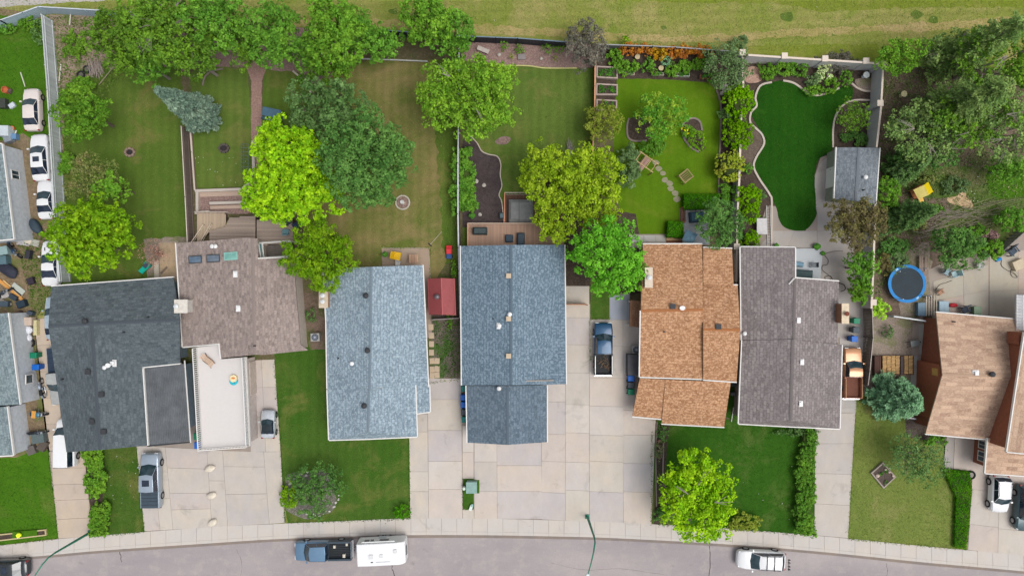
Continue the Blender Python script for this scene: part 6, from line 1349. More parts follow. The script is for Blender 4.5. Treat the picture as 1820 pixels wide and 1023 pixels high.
# terrace things
t = simple('sun_lounger', 'curved wooden lounge chair on the white terrace', 'sun lounger', 370, 640, 2.92, -42, zref=3.1)
for k in range(9): MB().box((-.7 + k * .17, 0, .35 + .12 * math.cos(k * .7)), (.12, .62, .03)).build('slat', wood(216, 186, 160), t)
for q in (-.3, .3): MB().tube([(-.75, q, .05), (-.3, q, .42), (.3, q, .22), (.8, q, .4)], .035, 5).build('frame', wood(120, 84, 66), t)
t = simple('toy_table', 'round turquoise and cream toy play table on the white terrace', 'toy', 415, 677, 2.92, 0, zref=3.1)
MB().lathe((0, 0, 0), [(.4, 0), (.42, .2), (.3, .22), (.02, .2)], 16).build('basin', paint(60, 190, 206, .4), t); MB().lathe((.02, .28, 0), [(.38, 0), (.38, .3), (.02, .32)], 14).build('cream_tray', paint(244, 226, 180, .5), t); MB().box((.05, .33, .36), (.3, .14, .1)).build('orange_block', paint(226, 130, 60, .5), t)
MB().lathe((.1, -.1, .2), [(.1, 0), (.02, .16)], 6).build('star', paint(40, 140, 170, .4), t)
# pergola frame over house 2 patio notch
t = simple('glass_shelter', 'white framed glazed shelter in the notch of the brown roof', 'shelter', 489, 444, 0, 0, zref=2.4); zz = 2.5
o = t.location; q4 = [P(x, y, zz) - o for x, y in [(459, 432), (515, 428), (518, 455), (463, 458)]]
for a, b in zip(q4, q4[1:] + q4[:1]): MB().tube([a, b], .09, 4).build('beam', TRIM, t)
for a in q4: MB().box((a.x, a.y, zz / 2), (.12, .12, zz)).build('post', TRIM, t)
MB().tube([q4[0].lerp(q4[1], .12), q4[3].lerp(q4[2], .1)], .08, 4).build('beam', TRIM, t); MB().quad(q4[0], q4[0].lerp(q4[1], .12), q4[3].lerp(q4[2], .1), q4[3]).build('glass_panel', glass(90, 130, 130), t)
sheet('patio_slab', [(459, 430), (518, 426), (520, 458), (462, 460)], 60, paint(128, 120, 114, .8))
# children's/teal plastic and side yard boards of house 1-2
t = simple('plastic_slide', 'teal plastic slide toy at the back of the charcoal house', 'toy slide', 256, 476, 0, 50, zref=.5); hull(MB().box((0, 0, .35), (1.3, .55, .12), ry=.25), 'slide', paint(20, 190, 166, .5), t); MB().box((.5, 0, .3), (.3, .6, .6)).build('steps', paint(20, 170, 150, .5), t); MB().box((.35, 0, .62), (.55, .4, .04)).build('top', paint(70, 80, 100, .5), t)
for x, y, l_, w_, a, c_, lb in [(279, 478, 1.9, .5, 92, (196, 186, 170), 'pale plank leaning at the back of the charcoal house'), (292, 480, 1.0, .22, 45, (130, 112, 100), 'short dark timber on the tan side yard'), (100, 468, .1, .1, 0, (120, 120, 120), None)]:
    if lb: o = MB().box((0, 0, .06), (l_, w_, .08)).build('plank', wood(*c_)); p = P(x, y, 0); o.location = (p.x, p.y, .02); o.rotation_euler = (0, 0, R(a)); tag(o, lb, 'plank')
driveway([(282, 430), (316, 428), (326, 600), (305, 600), (300, 494), (284, 494)], [((284, 432), (313, 430), (320, 500), (286, 492), [0, .45, 1], [0, .5, 1])], name='side_walk', mats=(concrete(196, 172, 142, .15),), lvl=9, h=.06)
# left junk yard
def junk_box(x, y, l_, w_, h_, a, c_, lb, cat, name, z=0.0, legs=True):
    t = simple(name, lb, cat, x, y, z, a, zref=h_); hull(MB().box((0, 0, h_ / 2), (l_, w_, h_)), 'body', paint(*c_, .6), t, .03); return t
t = simple('tarp_cover', 'dark tarpaulin over a long heap by the pale grey wall', 'tarp', 62, 402, 0, -55, zref=.5); o = MB().blob((0, 0, .4), (1.9, 1.0, .9), 5, 3, .07); o.smooth = True; o.build('sheet', paint(58, 74, 86, .6), t)
t = simple('tarp_cover', 'black tarpaulin heap at the left edge below the motorcycle', 'tarp', 14, 480, 0, -35, zref=.5); o = MB().blob((0, 0, .4), (2.2, 1.3, .9), 8, 3, .1); o.smooth = True; o.build('sheet', paint(52, 56, 70, .7), t)
for x, y, l_, w_, a, c_, lb in [(50, 427, 1.1, .5, -30, (222, 212, 192), 'cream panel lying on boards near the white sports car'), (60, 431, 1.3, .7, -12, (184, 184, 172), 'grey sheet under the cream panel'), (42, 432, 1.3, .45, -8, (200, 196, 200), 'pale flat board with dark hole near the pale wall'), (18, 513, 3.6, .32, -40, (226, 164, 90), 'long orange timber beam in the junk yard'), (24, 512, 2.6, .14, -40, (230, 190, 130), 'thin pale timber beside the orange beam'), (33, 514, 1.5, .75, -38, (190, 196, 186), 'pale grey panel leaning on the orange beam'), (10, 535, 1.7, .24, -24, (166, 156, 146), 'weathered grey plank at the left edge'), (42, 142, 1.6, .10, -72, (206, 210, 190), 'pale pole lying on the top left grass'), (28, 242, 1.2, .12, 70, (230, 226, 214), 'white plank standing among the left edge things'), (127, 33, 1.6, .12, 85, (214, 206, 196), 'thin white stick in the overgrown corner'), (108, 130, 1.8, .1, 84, (220, 216, 206), 'white pole along the board fence')]:
    o = MB().box((0, 0, .08), (l_, w_, .07)).build('board', wood(*c_, .1)); p = P(x, y, 0); o.location = (p.x, p.y, .03 + .07 * (x % 3)); o.rotation_euler = (0, 0, R(a)); tag(o, lb, 'board')
for k, (x, y, l_, w_, h_, a, c_, lb, cat, nm) in enumerate([
    (48, 452, .9, .5, .6, 80, (56, 56, 64), 'black seat frame beside the chrome motorcycle', 'seat frame', 'seat_frame'), (53, 499, .7, .7, .5, 20, (58, 50, 62), 'dark round-cornered box on the bare earth', 'box', 'box'),
    (4, 445, 1.0, .9, .8, 10, (150, 176, 178), 'pale teal cabinet at the left edge above the tarpaulin', 'cabinet', 'cabinet'), (3, 462, .9, .9, .8, 5, (92, 120, 130), 'blue-grey crate at the left edge', 'crate', 'crate'),
    (22, 528, .8, .5, .5, -30, (60, 72, 84), 'dark engine part below the orange beam', 'engine part', 'engine_part'), (36, 540, .9, .7, .6, 20, (44, 62, 76), 'dark blue machinery lump at the end of the orange beam', 'machine', 'machine'), (8, 524, .8, .6, .5, 15, (190, 186, 182), 'pale dented metal sheet at the left edge', 'metal sheet', 'metal_sheet'),
    (6, 540, .9, .6, .6, 0, (80, 96, 108), 'blue-grey tool chest at the left edge', 'tool chest', 'tool_chest'), (30, 558, .7, .5, .6, 30, (110, 90, 80), 'brown box above the lower pale wall', 'box', 'box'), (52, 556, .6, .4, .6, -20, (70, 80, 96), 'dark box by the wall corner of the junk yard', 'box', 'box'),
    (48, 571, .9, .9, .8, 0, (206, 186, 170), 'tan carton against the lower pale wall', 'carton', 'carton'), (62, 582, .35, 1.6, .6, 0, (214, 206, 160), 'pale yellow panel beside the white sacks', 'panel', 'panel'),
    (22, 262 - 20, .7, .6, .6, 0, (110, 150, 190), 'blue box behind the pale grey house', 'box', 'box'), (4, 232, 1.2, 1.1, 1.0, 0, (206, 216, 222), 'white appliance behind the pale grey house', 'appliance', 'appliance'), (12, 246, .8, .7, .7, 20, (150, 160, 170), 'grey metal box behind the white appliance', 'metal box', 'metal_box'),
    (20, 187, .65, .5, .3, 35, (206, 214, 226), 'small silver case on the top left grass', 'case', 'case'), (2, 183, .8, 1.0, .6, 0, (66, 70, 64), 'dark crate half out of frame on the top left grass', 'crate', 'crate'),
    (66, 778, 1.3, 1.1, .8, 10, (96, 110, 112), 'grey covered trailer box behind the stacked bikes', 'box', 'covered_box'), (54, 800, .9, .9, .5, 20, (110, 104, 100), 'pile of scrap tubes by the garage wall', 'scrap', 'scrap_heap'), (74, 792, 1.1, .8, .5, 60, (96, 88, 80), 'rusty engine scrap beside the drive', 'scrap', 'scrap_heap')]):
    junk_box(x, y, l_, w_, h_, a, c_, lb, cat, nm)
o = MB().lathe((0, 0, 0), [(.36, 0), (.36, .5), (.3, .52), (.28, .3), (.02, .3)], 16).build('drum', paint(196, 110, 70, .8)); o.location = P(10, 160, .3) - Vector((0, 0, .3)); tag(o, 'rusty orange drum on the top left grass', 'drum')
o = MB().blob((0, 0, .2), (.5, .6, .4), 7, 2, .2).build('cinder', paint(96, 84, 80, .9)); o.location = P(20, 163, 0); tag(o, 'dark grey lump beside the rusty drum', 'rubble')
o = MB().lathe((0, 0, 0), [(.2, 0), (.25, .3), (.2, .3), (.02, .2)], 12).build('bucket', paint(236, 120, 60, .5)); o.location = P(22, 228, .2) - Vector((0, 0, .2)); tag(o, 'bright orange bucket behind the pale grey house', 'bucket')
for x, y, s, lb in [(49, 586, .85, 'white bulging sack, upper of two by the pale wall'), (47, 600, .85, 'white bulging sack, lower of two by the pale wall')]:
    o = MB().blob((0, 0, .35), (s * 1.1, s * 1.0, .7), int(y), 3, .05); o.smooth = True; o = o.build('sack', paint(236, 238, 246, .7)); o.location = P(x, y, .5) - Vector((0, 0, .5)); tag(o, lb, 'sack')
def tyre(x, y, lb, z=0, r_=.36):
    t = simple('tyre', lb, 'tyre', x, y, z, 0); mb = MB(); n, m_ = 18, 8
    for i in range(n):
        a = 2 * math.pi * i / n
        for j in range(m_): b = 2 * math.pi * j / m_; mb.v.append(Vector(((r_ + .11 * math.cos(b)) * math.cos(a), (r_ + .11 * math.cos(b)) * math.sin(a), .12 + .11 * math.sin(b))))
    for i in range(n):
        for j in range(m_): mb.f.append((i * m_ + j, ((i + 1) % n) * m_ + j, ((i + 1) % n) * m_ + (j + 1) % m_, i * m_ + (j + 1) % m_))
    mb.smooth = True; mb.build('rubber', TYRE, t); MB().cyl((0, 0, .08), (0, 0, .14), r_ - .1, n=14).build('hub', paint(120, 116, 110, .5, .4), t)
tyre(56, 609, 'tyre with grey hub leaning by the white sacks'); tyre(145, 134, 'black tyre in the overgrown corner by the grey fence'); tyre(156, 124, 'second black tyre behind the first in the overgrown corner'); tyre(1725, 843, 'tyre at the top of the bright green hedge', 0.05)
# pile of cut sticks
def sticks(label, x, y, n, L, a0, spread, col, wid=1.0, cat='branch pile', seed=1, h=.5):
    p = P(x, y, 0); t = thing('branch_pile', label, cat, (p.x, p.y, 0)); rr = random.Random(seed)
    for k in range(n):
        a = R(a0 + rr.gauss(0, spread)); c = Vector((rr.uniform(-wid, wid), rr.uniform(-wid * .6, wid * .6), rr.uniform(.05, h))); d = Vector((math.cos(a), math.sin(a), rr.uniform(-.05, .1))) * L * rr.uniform(.4, 1) / 2
        mb = MB().tube([c - d, c + d * .3 + Vector((0, 0, .04)), c + d], [.03, .022, .008], 4); mb.build('stick', wood(*col, .4), t)
    return t
sticks('heap of cut grey sticks in the overgrown corner', 172, 122, 45, 2.2, 100, 12, (170, 156, 150), .6)
sticks('bare brushwood heap lying across the brown yard', 1688, 396, 62, 4.2, 8, 16, (156, 146, 132), 2.3, seed=4)
sticks('pale dead branches trailing toward the right edge', 1760, 378, 36, 5.0, 12, 9, (150, 146, 116), 2.0, seed=7)
sticks('bundle of thin grey twigs by the cedar shrubs', 1012, 268, 26, 2.6, 80, 8, (170, 160, 160), .3, seed=8)
t = simple('leaning_pole', 'long bare pole leaning at the edge of the olive lawn', 'pole', 192, 136, 0, 45); MB().tube([(-1.3, 0, .1), (1.3, 0, .5)], .05, 6).build('shaft', wood(150, 140, 120), t)
t = simple('downspout', 'white bent downspout lying on the grass between two front lawns', 'downspout', 1303, 735, 0.03, 0); MB().tube([(-.22, -.8, .1), (.0, .7, .15), (.5, .5, .3)], .05, 4).build('pipe', TRIM, t)
for k, (x, y, s) in enumerate([(1304, 682, .5), (1304, 700, .35)]): junk_box(x, y, s * 1.2, s, .6, 10 * k, (80, 96, 100) if k == 0 else (120, 128, 128), ('dark box' if k == 0 else 'grey box') + ' in the gap between orange and grey-brown houses', 'box', 'box')
# stepping pavers beside pale blue house
t = thing('paver_path', 'broken cream pavers along the east wall of the pale blue house', 'path', P(770, 640, 0))
for k, (x, y) in enumerate([(767, 596), (767, 611), (767, 626), (768, 641), (768, 656), (768, 667), (777, 641), (777, 655), (777, 666), (766, 581)]):
    MB().box((0, 0, 0), (.52, .62, .07), rng.uniform(-.06, .06)).build('paver', concrete(206, 186, 160), t).location = P(x, y, .05) - t.location
sheet('patio_slab', [(752, 494), (764, 494), (768, 600), (757, 600)], 20, concrete(172, 156, 142))
t = simple('curtain_rock_edge', 'white stones scattered along the pale blue front rock bed', 'stones', 580, 890, 0); rr = random.Random(11); t.name = 'stone_border'
for k in range(46):
    a = rr.uniform(-1.9, 1.0) if k < 34 else rr.uniform(1.7, 3); q = Vector((math.cos(a) * 2.75 * rr.uniform(.85, 1.05) - 1.4, math.sin(a) * 2.4 * rr.uniform(.85, 1.05) + .8, .1)); s = rr.uniform(.12, .3)
    MB().blob((0, 0, 0), (s * 1.3, s, s * .6), k, 1, .15).build('stone', paint(214, 210, 206, .9), t).location = q
for k, (x, y, r_, lb) in enumerate([(1540, 133, .35, 'white bird bath bowl in the corner of the garden wall'), (1607, 167, .34, 'cream topped round post on the brown yard'), (1310, 366, .4, 'white round pot between the clipped cedars')]):
    t = simple('bird_bath', lb, 'bird bath' if k == 0 else 'garden ornament', x, y, 0, 0, zref=.7); MB().lathe((0, 0, 0), [(.2, 0), (.08, .1), (.08, .6), (r_, .7), (r_ * .9, .74), (.02, .66)], 16).build('bowl', paint(206, 214, 214, .6) if k != 1 else paint(226, 216, 170, .6), t)
# far right patio pieces
chair('dark recliner at the far right edge of the patio', 1797, 446, 40, (70, 84, 100), .05, 1.6); junk_box(1812, 470, 1.2, 1.0, .6, 25, (206, 190, 162), 'tan box at the right edge of the patio', 'box', 'box'); junk_box(1776, 461, .6, .3, .3, 20, (20, 130, 200), 'small bright blue toy by the bushes of the right patio', 'toy', 'toy_block')
t = simple('screen_fence', 'angled grey lattice screen at the right edge patio', 'screen', 1806, 425, 0, 42, zref=1.4)
for k in range(10): MB().box((-2.2 + k * .48, 0, .75), (.4, .05, 1.5)).build('panel', wood(150, 146, 142), t)
# ================================================================ vegetation
def leaf_mesh(name, pos, nrm, size, mat, parent, aspect=1.0, long_dir=None, kind=None):
    """small bent-free leaf faces, one quad each"""
    n = len(pos)
    if long_dir is None: long_dir = nrg.normal(size=(n, 3))
    u = long_dir - nrm * np.sum(long_dir * nrm, axis=1, keepdims=True); u /= np.linalg.norm(u, axis=1, keepdims=True) + 1e-9
    v = np.cross(nrm, u); s = size[:, None] / 2
    V = np.empty((n, 4, 3), dtype=np.float32)
    V[:, 0] = pos - u * s * aspect; V[:, 1] = pos - v * s * .62; V[:, 2] = pos + u * s * aspect; V[:, 3] = pos + v * s * .62
    me = bpy.data.meshes.new(name); me.vertices.add(n * 4); me.vertices.foreach_set('co', V.ravel()); me.loops.add(n * 4)
    me.loops.foreach_set('vertex_index', np.arange(n * 4, dtype=np.int32)); me.polygons.add(n)
    me.polygons.foreach_set('loop_start', np.arange(0, n * 4, 4, dtype=np.int32)); me.polygons.foreach_set('loop_total', np.full(n, 4, dtype=np.int32))
    me.update(calc_edges=True); me.materials.append(mat); o = bpy.data.objects.new(name, me); COL.objects.link(o)
    if parent is not None: o.parent = parent
    if kind: o['kind'] = kind
    return o
def unit(n):
    d = nrg.normal(size=(n, 3)); return d / np.linalg.norm(d, axis=1, keepdims=True)
def cloud(lobes, dens, size, cr_=.7, fill=.15):
    """leaf positions over the clumps that cover every lobe (cx,cy,cz,rx,ry,rz)"""
    PS, NS = [], []
    for (cx, cy, cz, rx, ry, rz) in lobes:
        area = math.pi * rx * ry; tot = int(area * dens); rad = min(cr_, rx * .8, ry * .8); ncl = max(4, int(area * 3.0 / (rad * rad * 3.14) * .85)); per = max(3, int(tot / ncl))
        d = unit(ncl * 3); d = d[d[:, 2] > -.35][:ncl]; f = nrg.uniform(.66, 1.10, (len(d), 1)); inner = nrg.random(len(d)) < fill; f[inner] *= .55
        cc = d * f * np.array([rx, ry, rz]) + np.array([cx, cy, cz]); cr2 = nrg.uniform(.55, 1.15, len(d)) * rad
        dd = unit(len(d) * per) + np.repeat(d, per, axis=0) * .55 + np.array([0, 0, .15]); dd /= np.linalg.norm(dd, axis=1, keepdims=True)
        rr = nrg.uniform(.45, 1.0, (len(dd), 1)) * np.repeat(cr2, per)[:, None]
        PS.append(np.repeat(cc, per, axis=0) + dd * rr * np.array([1, 1, .75])); nn = dd * .7 + unit(len(dd)) * .6 + np.array([0, 0, .45]); NS.append(nn / np.linalg.norm(nn, axis=1, keepdims=True))
    Pn, Nn = np.concatenate(PS), np.concatenate(NS); k = Pn[:, 2] > .05; return Pn[k], Nn[k], size * nrg.uniform(.6, 1.35, int(k.sum()))
BARK = wood(120, 106, 94, .3); BARKG = wood(150, 142, 134, .3)
def limbs(parent, lobes, h0, r0, bark, n=18, seed=0):
    rr = random.Random(seed); mb = MB(); top = Vector((0, 0, h0)); mb.tube([(0, 0, 0), (rr.uniform(-.1, .1), rr.uniform(-.1, .1), h0 * .5), top], [r0 * 1.25, r0, r0 * .8], 8)
    for L_ in lobes[:n]:
        e = Vector((L_[0], L_[1], L_[2])); m_ = top.lerp(e, .5) + Vector((rr.uniform(-.2, .2), rr.uniform(-.2, .2), -.15 * (e - top).length))
        mb.tube([top - Vector((0, 0, .2)), m_, e], [r0 * .55, r0 * .3, r0 * .1], 5)
        for q in range(3):
            f = e + Vector((rr.uniform(-1, 1) * L_[3], rr.uniform(-1, 1) * L_[4], rr.uniform(.2, .9) * L_[5])) * .95; mb.tube([m_.lerp(e, .6), f], [r0 * .16, r0 * .04], 4)
    mb.build('trunk', bark, parent)
def tree(label, x, y, rx, ry, h, mat, cat='tree', name='tree', dens=100, size=.27, cr_=.52, seed=None, lobes=None, k=None, bark=None, rz=None, group=None, low=.25, dead=0, vis=1.0, sub=(.30, .46)):
    """crown seen at photo (x,y) with radii rx,ry (photo px); h = height in metres"""
    rr = random.Random(seed if seed is not None else int(x * 7 + y)); zc = h * .62; c = P(x, y, zc); X_, Y_ = M(rx, zc), M(ry, zc); rz = rz or h * (1 - low) / 2
    t = thing(name, label, cat, (c.x, c.y, 0), 0, group); L_ = []
    K = k or int(7 + max(X_, Y_) * 3.2)
    if lobes is None:
        L_.append((0, 0, zc - rz * .1, X_ * .55, Y_ * .55, rz * .7))
        for q in range(K):
            a = 2.399 * q + rr.uniform(-.3, .3); s = rr.uniform(*sub); e = (1 - s * .95) * (rr.uniform(.35, 1) if q % 3 == 0 else rr.uniform(.82, 1.03)); zz = rr.uniform(-.35, .45) * rz + (1 - e) * rz * .75
            L_.append((math.cos(a) * X_ * e, math.sin(a) * Y_ * e, max(.4, zc + zz), X_ * s, Y_ * s, min(rz, (X_ + Y_) / 2) * s * 1.0))
    else:
        for (lx, ly, lr, lz) in lobes: q = P(lx, ly, lz); r_ = M(lr, lz); L_.append((q.x - c.x, q.y - c.y, lz, r_, r_, r_ * .7))
    p, n, s = cloud(L_, dens * vis * .78, size, cr_); leaf_mesh('crown', p, n, s, mat, t)
    if dead:
        mb = MB()
        for q in range(dead):
            lb_ = L_[rr.randrange(1, len(L_))]; o_ = Vector((lb_[0] * .7, lb_[1] * .7, lb_[2] + lb_[5] * .75)); a = math.atan2(lb_[1], lb_[0]) + rr.uniform(-.7, .7)
            for w_ in range(3): d = Vector((math.cos(a + rr.uniform(-.4, .4)), math.sin(a + rr.uniform(-.4, .4)), rr.uniform(-.1, .25))) * rr.uniform(.8, 1.9); mb.tube([o_, o_ + d * .5 + Vector((0, 0, .05)), o_ + d], [.05, .03, .01], 4)
        mb.build('bare_limbs', BARKG, t)
    limbs(t, L_[1:] if len(L_) > 2 else L_, h * .38, max(.07, h * .022), bark or BARK, 16, int(x)); return t
def bush(label, x, y, rx, ry, h, mat, cat='bush', name='bush', dens=300, size=.17, cr_=.3, group=None, seed=None, k=None, round_=False):
    round_ = round_ or rx < 13
    zc = h * .5; c = P(x, y, h * .7); X_, Y_ = M(rx, zc), M(ry, zc); t = thing(name, label, cat, (c.x, c.y, 0), 0, group); rr = random.Random(int(x * 3 + y)); L_ = [(0, 0, zc, X_ * (.9 if round_ else .7), Y_ * (.9 if round_ else .7), h * .5)]
    if not round_:
        for q in range(k or 6): a = q * 2.4 + rr.random(); s = rr.uniform(.3, .45); L_.append((math.cos(a) * X_ * .62, math.sin(a) * Y_ * .62, zc * rr.uniform(.7, 1.2), X_ * s, Y_ * s, h * .35))
    p, n, s = cloud(L_, dens, size, min(cr_ if not round_ else .16, X_ * .3)); leaf_mesh('foliage', p, n, s, mat, t); MB().cyl((0, 0, 0), (0, 0, h * .5), .05, .03, 6).build('stem', BARK, t); return t
def hedge(label, poly, h, mat, dens=330, size=.13, cat='hedge', name='hedge', rough=.12):
    W = [P(x, y, h) for x, y in poly]; c = sum(W, Vector()) / len(W); c.z = 0; t = thing(name, label, cat, c); clumped = dens < 400; pl = np.array([(p.x - c.x, p.y - c.y) for p in W]); lo, hi = pl.min(0), pl.max(0)
    ar = abs(sum(pl[i][0] * pl[(i + 1) % len(pl)][1] - pl[(i + 1) % len(pl)][0] * pl[i][1] for i in range(len(pl)))) / 2
    n = int(dens * (hi[0] - lo[0]) * (hi[1] - lo[1])); q = nrg.uniform(lo, hi, (n, 2)); ins = np.zeros(n, bool); j = len(pl) - 1
    for i in range(len(pl)):
        xi, yi, xj, yj = *pl[i], *pl[j]; cnd = ((yi > q[:, 1]) != (yj > q[:, 1])) & (q[:, 0] < (xj - xi) * (q[:, 1] - yi) / ((yj - yi) or 1e-9) + xi); ins ^= cnd; j = i
    q = q[ins]; m_ = len(q)
    if clumped:
        L_ = [(a, b, h * nrg.uniform(.45, .75), r_, r_, h * .38) for (a, b), r_ in zip(q[:int(ar * 8)], nrg.uniform(.28, .5, int(ar * 8)))]
        p, n_, s_ = cloud(L_, dens * .8, size * 1.25, .26); leaf_mesh('foliage', p, n_, s_, mat, t); MB().prism(inset([tuple(v) for v in pl], .2), .0, h * .6).build('branches', paint(74, 94, 40, .9), t); return t
    bumps = .5 * np.sin(q[:, 0] * 3.1 + 1) * np.cos(q[:, 1] * 2.7) + .5 * np.sin(q[:, 0] * 7 + q[:, 1] * 5); top = np.column_stack([q, h * (1 - rough * .6) + bumps * h * rough + nrg.uniform(-.12, .04, m_)])
    nt_ = unit(m_) * .7 + np.array([0, 0, .9]); SP, SN = [top], [nt_]
    for i in range(len(pl)):
        a, b = pl[i], pl[(i + 1) % len(pl)]; L = np.linalg.norm(b - a); k = int(L * h * dens * .55); u = nrg.random((k, 1)); w_ = a + (b - a) * u + nrg.normal(0, .05, (k, 2)); SP.append(np.column_stack([w_, nrg.uniform(.03, h, k)])); d = (b - a) / (L + 1e-9); SN.append(unit(k) * .6 + np.array([d[1], -d[0], .3]))
    p = np.concatenate(SP); nn = np.concatenate(SN); nn /= np.linalg.norm(nn, axis=1, keepdims=True); leaf_mesh('foliage', p, nn, size * nrg.uniform(.7, 1.4, len(p)), mat, t)
    MB().prism(inset([tuple(v) for v in pl], .16), .0, h * .80).build('branches', paint(52, 60, 34, .9), t); return t
def conifer(label, x, y, rpx, h, mat, seed=1, dens=1.0, name='spruce_tree', cat='spruce', sparse=0, droop=.18, cone=.85):
    """x,y: foot of the tree on the ground in the photograph"""
    c = P(x, y, 0); t = thing(name, label, cat, (c.x, c.y, 0)); Rr = M(rpx, h * .3); rr = random.Random(seed); PP, UU, NN, SS = [], [], [], []; tb = MB(); tb.tube([(0, 0, 0), (0, 0, h * .5), (0, 0, h * .96)], [h * .022, h * .014, .02], 7); z = h * .07
    while z < h * .97:
        f = 1 - z / h; Lr = Rr * (f ** cone) * rr.uniform(.85, 1.1) + .12; nb = max(5, int(6 + Lr * 3.2))
        for b in range(nb):
            if rr.random() < sparse: continue
            a = rr.uniform(0, 6.283); L = Lr * (rr.uniform(.72, 1.1) if sparse else rr.uniform(.9, 1.03)); dv = np.array([math.cos(a), math.sin(a), 0]); m_ = int((10 + L * 26) * dens); s_ = nrg.random(m_) ** .7
            side = nrg.normal(0, .12 + .16 * L * .4, m_) * (1 - s_ * .6); pv_ = np.array([-dv[1], dv[0], 0]); zz = z - droop * L * s_ + .12 * L * s_ ** 2 + nrg.normal(0, .05, m_)
            PP.append(dv * (s_ * L)[:, None] + pv_ * side[:, None] + np.column_stack([np.zeros(m_), np.zeros(m_), zz])); UU.append(dv + pv_ * (side * 2)[:, None] + nrg.normal(0, .3, (m_, 3))); nn = np.array([0, 0, 1.0]) + nrg.normal(0, .45, (m_, 3)); NN.append(nn / np.linalg.norm(nn, axis=1, keepdims=True)); SS.append(nrg.uniform(.14, .28, m_))
            if b % 2 == 0 and z < h * .8: tb.tube([(0, 0, z), tuple(dv * L * .9 + np.array([0, 0, z - droop * L * .7]))], [.05, .012], 4)
        z += .22 + .02 * Lr
    leaf_mesh('crown', np.concatenate(PP), np.concatenate(NN), np.concatenate(SS), mat, t, 1.25, np.concatenate(UU)); tb.build('trunk', BARKG, t); return t
def topiary(label, x, y, r, h, mat, name='clipped_cedar', cat='cedar'):
    """rounded cedar made of stacked fan-like pads"""
    c = P(x, y, h * .8); t = thing(name, label, cat, (c.x, c.y, 0)); R0 = M(r, h * .6); rr = random.Random(int(x + y)); L_ = []
    for q in range(13):
        a = q * 2.4; e = R0 * (.62 if q % 3 else .25); L_.append((math.cos(a) * e, math.sin(a) * e, h * (.55 if q % 3 else .75) + rr.uniform(-.15, .15), R0 * .36, R0 * .36, R0 * .42))
    p, n, s = cloud(L_, 620, .13, .18, .05); leaf_mesh('crown', p, n, s, mat, t); MB().cyl((0, 0, 0), (0, 0, h * .6), .09, .05, 7).build('trunk', BARK, t)
    MB().blob((0, 0, h * .5), (R0 * 1.5, R0 * 1.5, h * .75), int(x), 2, .08).build('inner_branches', paint(58, 70, 30, .9), t); return t
LF_COT = leaf('cotton', (98, 126, 44), (64, 96, 32), (108, 140, 40)); LF_T13 = leaf('lightelm', (114, 146, 44), (80, 118, 34), (130, 160, 48)); LF_MID = leaf('mid', (96, 136, 48), (68, 108, 36), (110, 146, 50)); LF_BR = leaf('brightg', (98, 136, 44), (72, 110, 32), (116, 148, 46))
LF_YG = leaf('yellowgreen', (136, 172, 28), (92, 138, 20), (162, 188, 34)); LF_YG2 = leaf('yellowgreen2', (132, 152, 32), (98, 124, 24), (150, 164, 44)); LF_YG3 = leaf('olivegreen', (106, 140, 24), (74, 108, 18), (128, 152, 30)); LF_OL = leaf('olive', (128, 134, 52), (98, 112, 36), (146, 150, 60)); LF_DK = leaf('dark', (84, 116, 56), (58, 92, 42), (96, 126, 62)); LF_DK2 = leaf('dark2', (92, 118, 64), (66, 94, 48), (108, 132, 80))
LF_MAP = leaf('maple', (94, 150, 40), (66, 118, 28), (114, 166, 50)); LF_PUR = leaf('purple', (104, 98, 88), (82, 80, 72), (122, 110, 98)); LF_PUR2 = leaf('bronze', (112, 98, 66), (92, 82, 58), (120, 116, 62)); LF_BS = leaf('bluespruce', (108, 124, 108), (76, 94, 82), (128, 142, 122)); LF_GS = leaf('greenspruce', (118, 150, 112), (88, 122, 88), (134, 164, 126))
LF_PINE = leaf('pine', (116, 136, 76), (82, 108, 56), (134, 148, 84)); LF_CED = leaf('cedar', (104, 144, 12), (76, 120, 8), (126, 158, 28)); LF_HED = leaf('hedge', (76, 134, 22), (58, 112, 16), (98, 146, 28), g=1.5); LF_OR = leaf('orange', (170, 98, 40), (140, 84, 40), (180, 130, 30)); LF_MX = leaf('mixed', (120, 130, 66), (98, 112, 56), (140, 122, 84)); LF_ROM = leaf('greygreen', (100, 120, 76), (76, 98, 58), (118, 134, 88))
tree('broad rugged green tree with bare limbs above the left end of the brick path yard', 312, 62, 92, 78, 9.5, LF_COT, dens=95, size=.26, dead=16, bark=BARKG)
tree('bushy green tree overhanging the blue-grey panel fence', 222, 82, 50, 58, 9, LF_COT, dens=95)
tree('tall green tree left of the brick path, touching the top frame', 395, 40, 52, 62, 11, LF_MID, dens=95)
tree('dense green tree directly right of the brick path', 490, 72, 55, 66, 9.5, LF_MID); tree('upright green tree between the brick path tree and the hedge-like trees', 597, 68, 54, 70, 9.5, LF_BR, dens=120)
tree('lower green tree spilling over the curved wall bed', 590, 108, 46, 42, 6.5, LF_BR); tree('low spreading green trees along the back fence above the dry lawn', 678, 82, 42, 38, 6, LF_MID)
tree('bright green rounded tree poking above the back fence beside the dry lawn', 762, 42, 50, 48, 8.5, LF_BR); tree('dark green companion tree at the right of the bright fence tree', 800, 66, 42, 46, 7, LF_MID, seed=5)
tree('leafy green tree with pale leaning pole beside it on the left lawn', 156, 206, 52, 52, 7, LF_BR); tree('airy brownish green tree above the large yellow-green tree', 168, 318, 56, 44, 5.5, LF_MX, dens=60, size=.2); tree('green leafy tree tucked between the airy tree and the yellow-green one', 205, 335, 30, 30, 5.5, LF_BR, dens=90)
tree('large round yellow-green tree covering the fence by the white sports car', 176, 424, 74, 74, 8.5, LF_YG3, size=.29)
conifer('blue spruce leaning toward the upper left of the brick path yard', 368, 209, 39, 10.8, LF_BS, 3, 1.7, cone=.9)
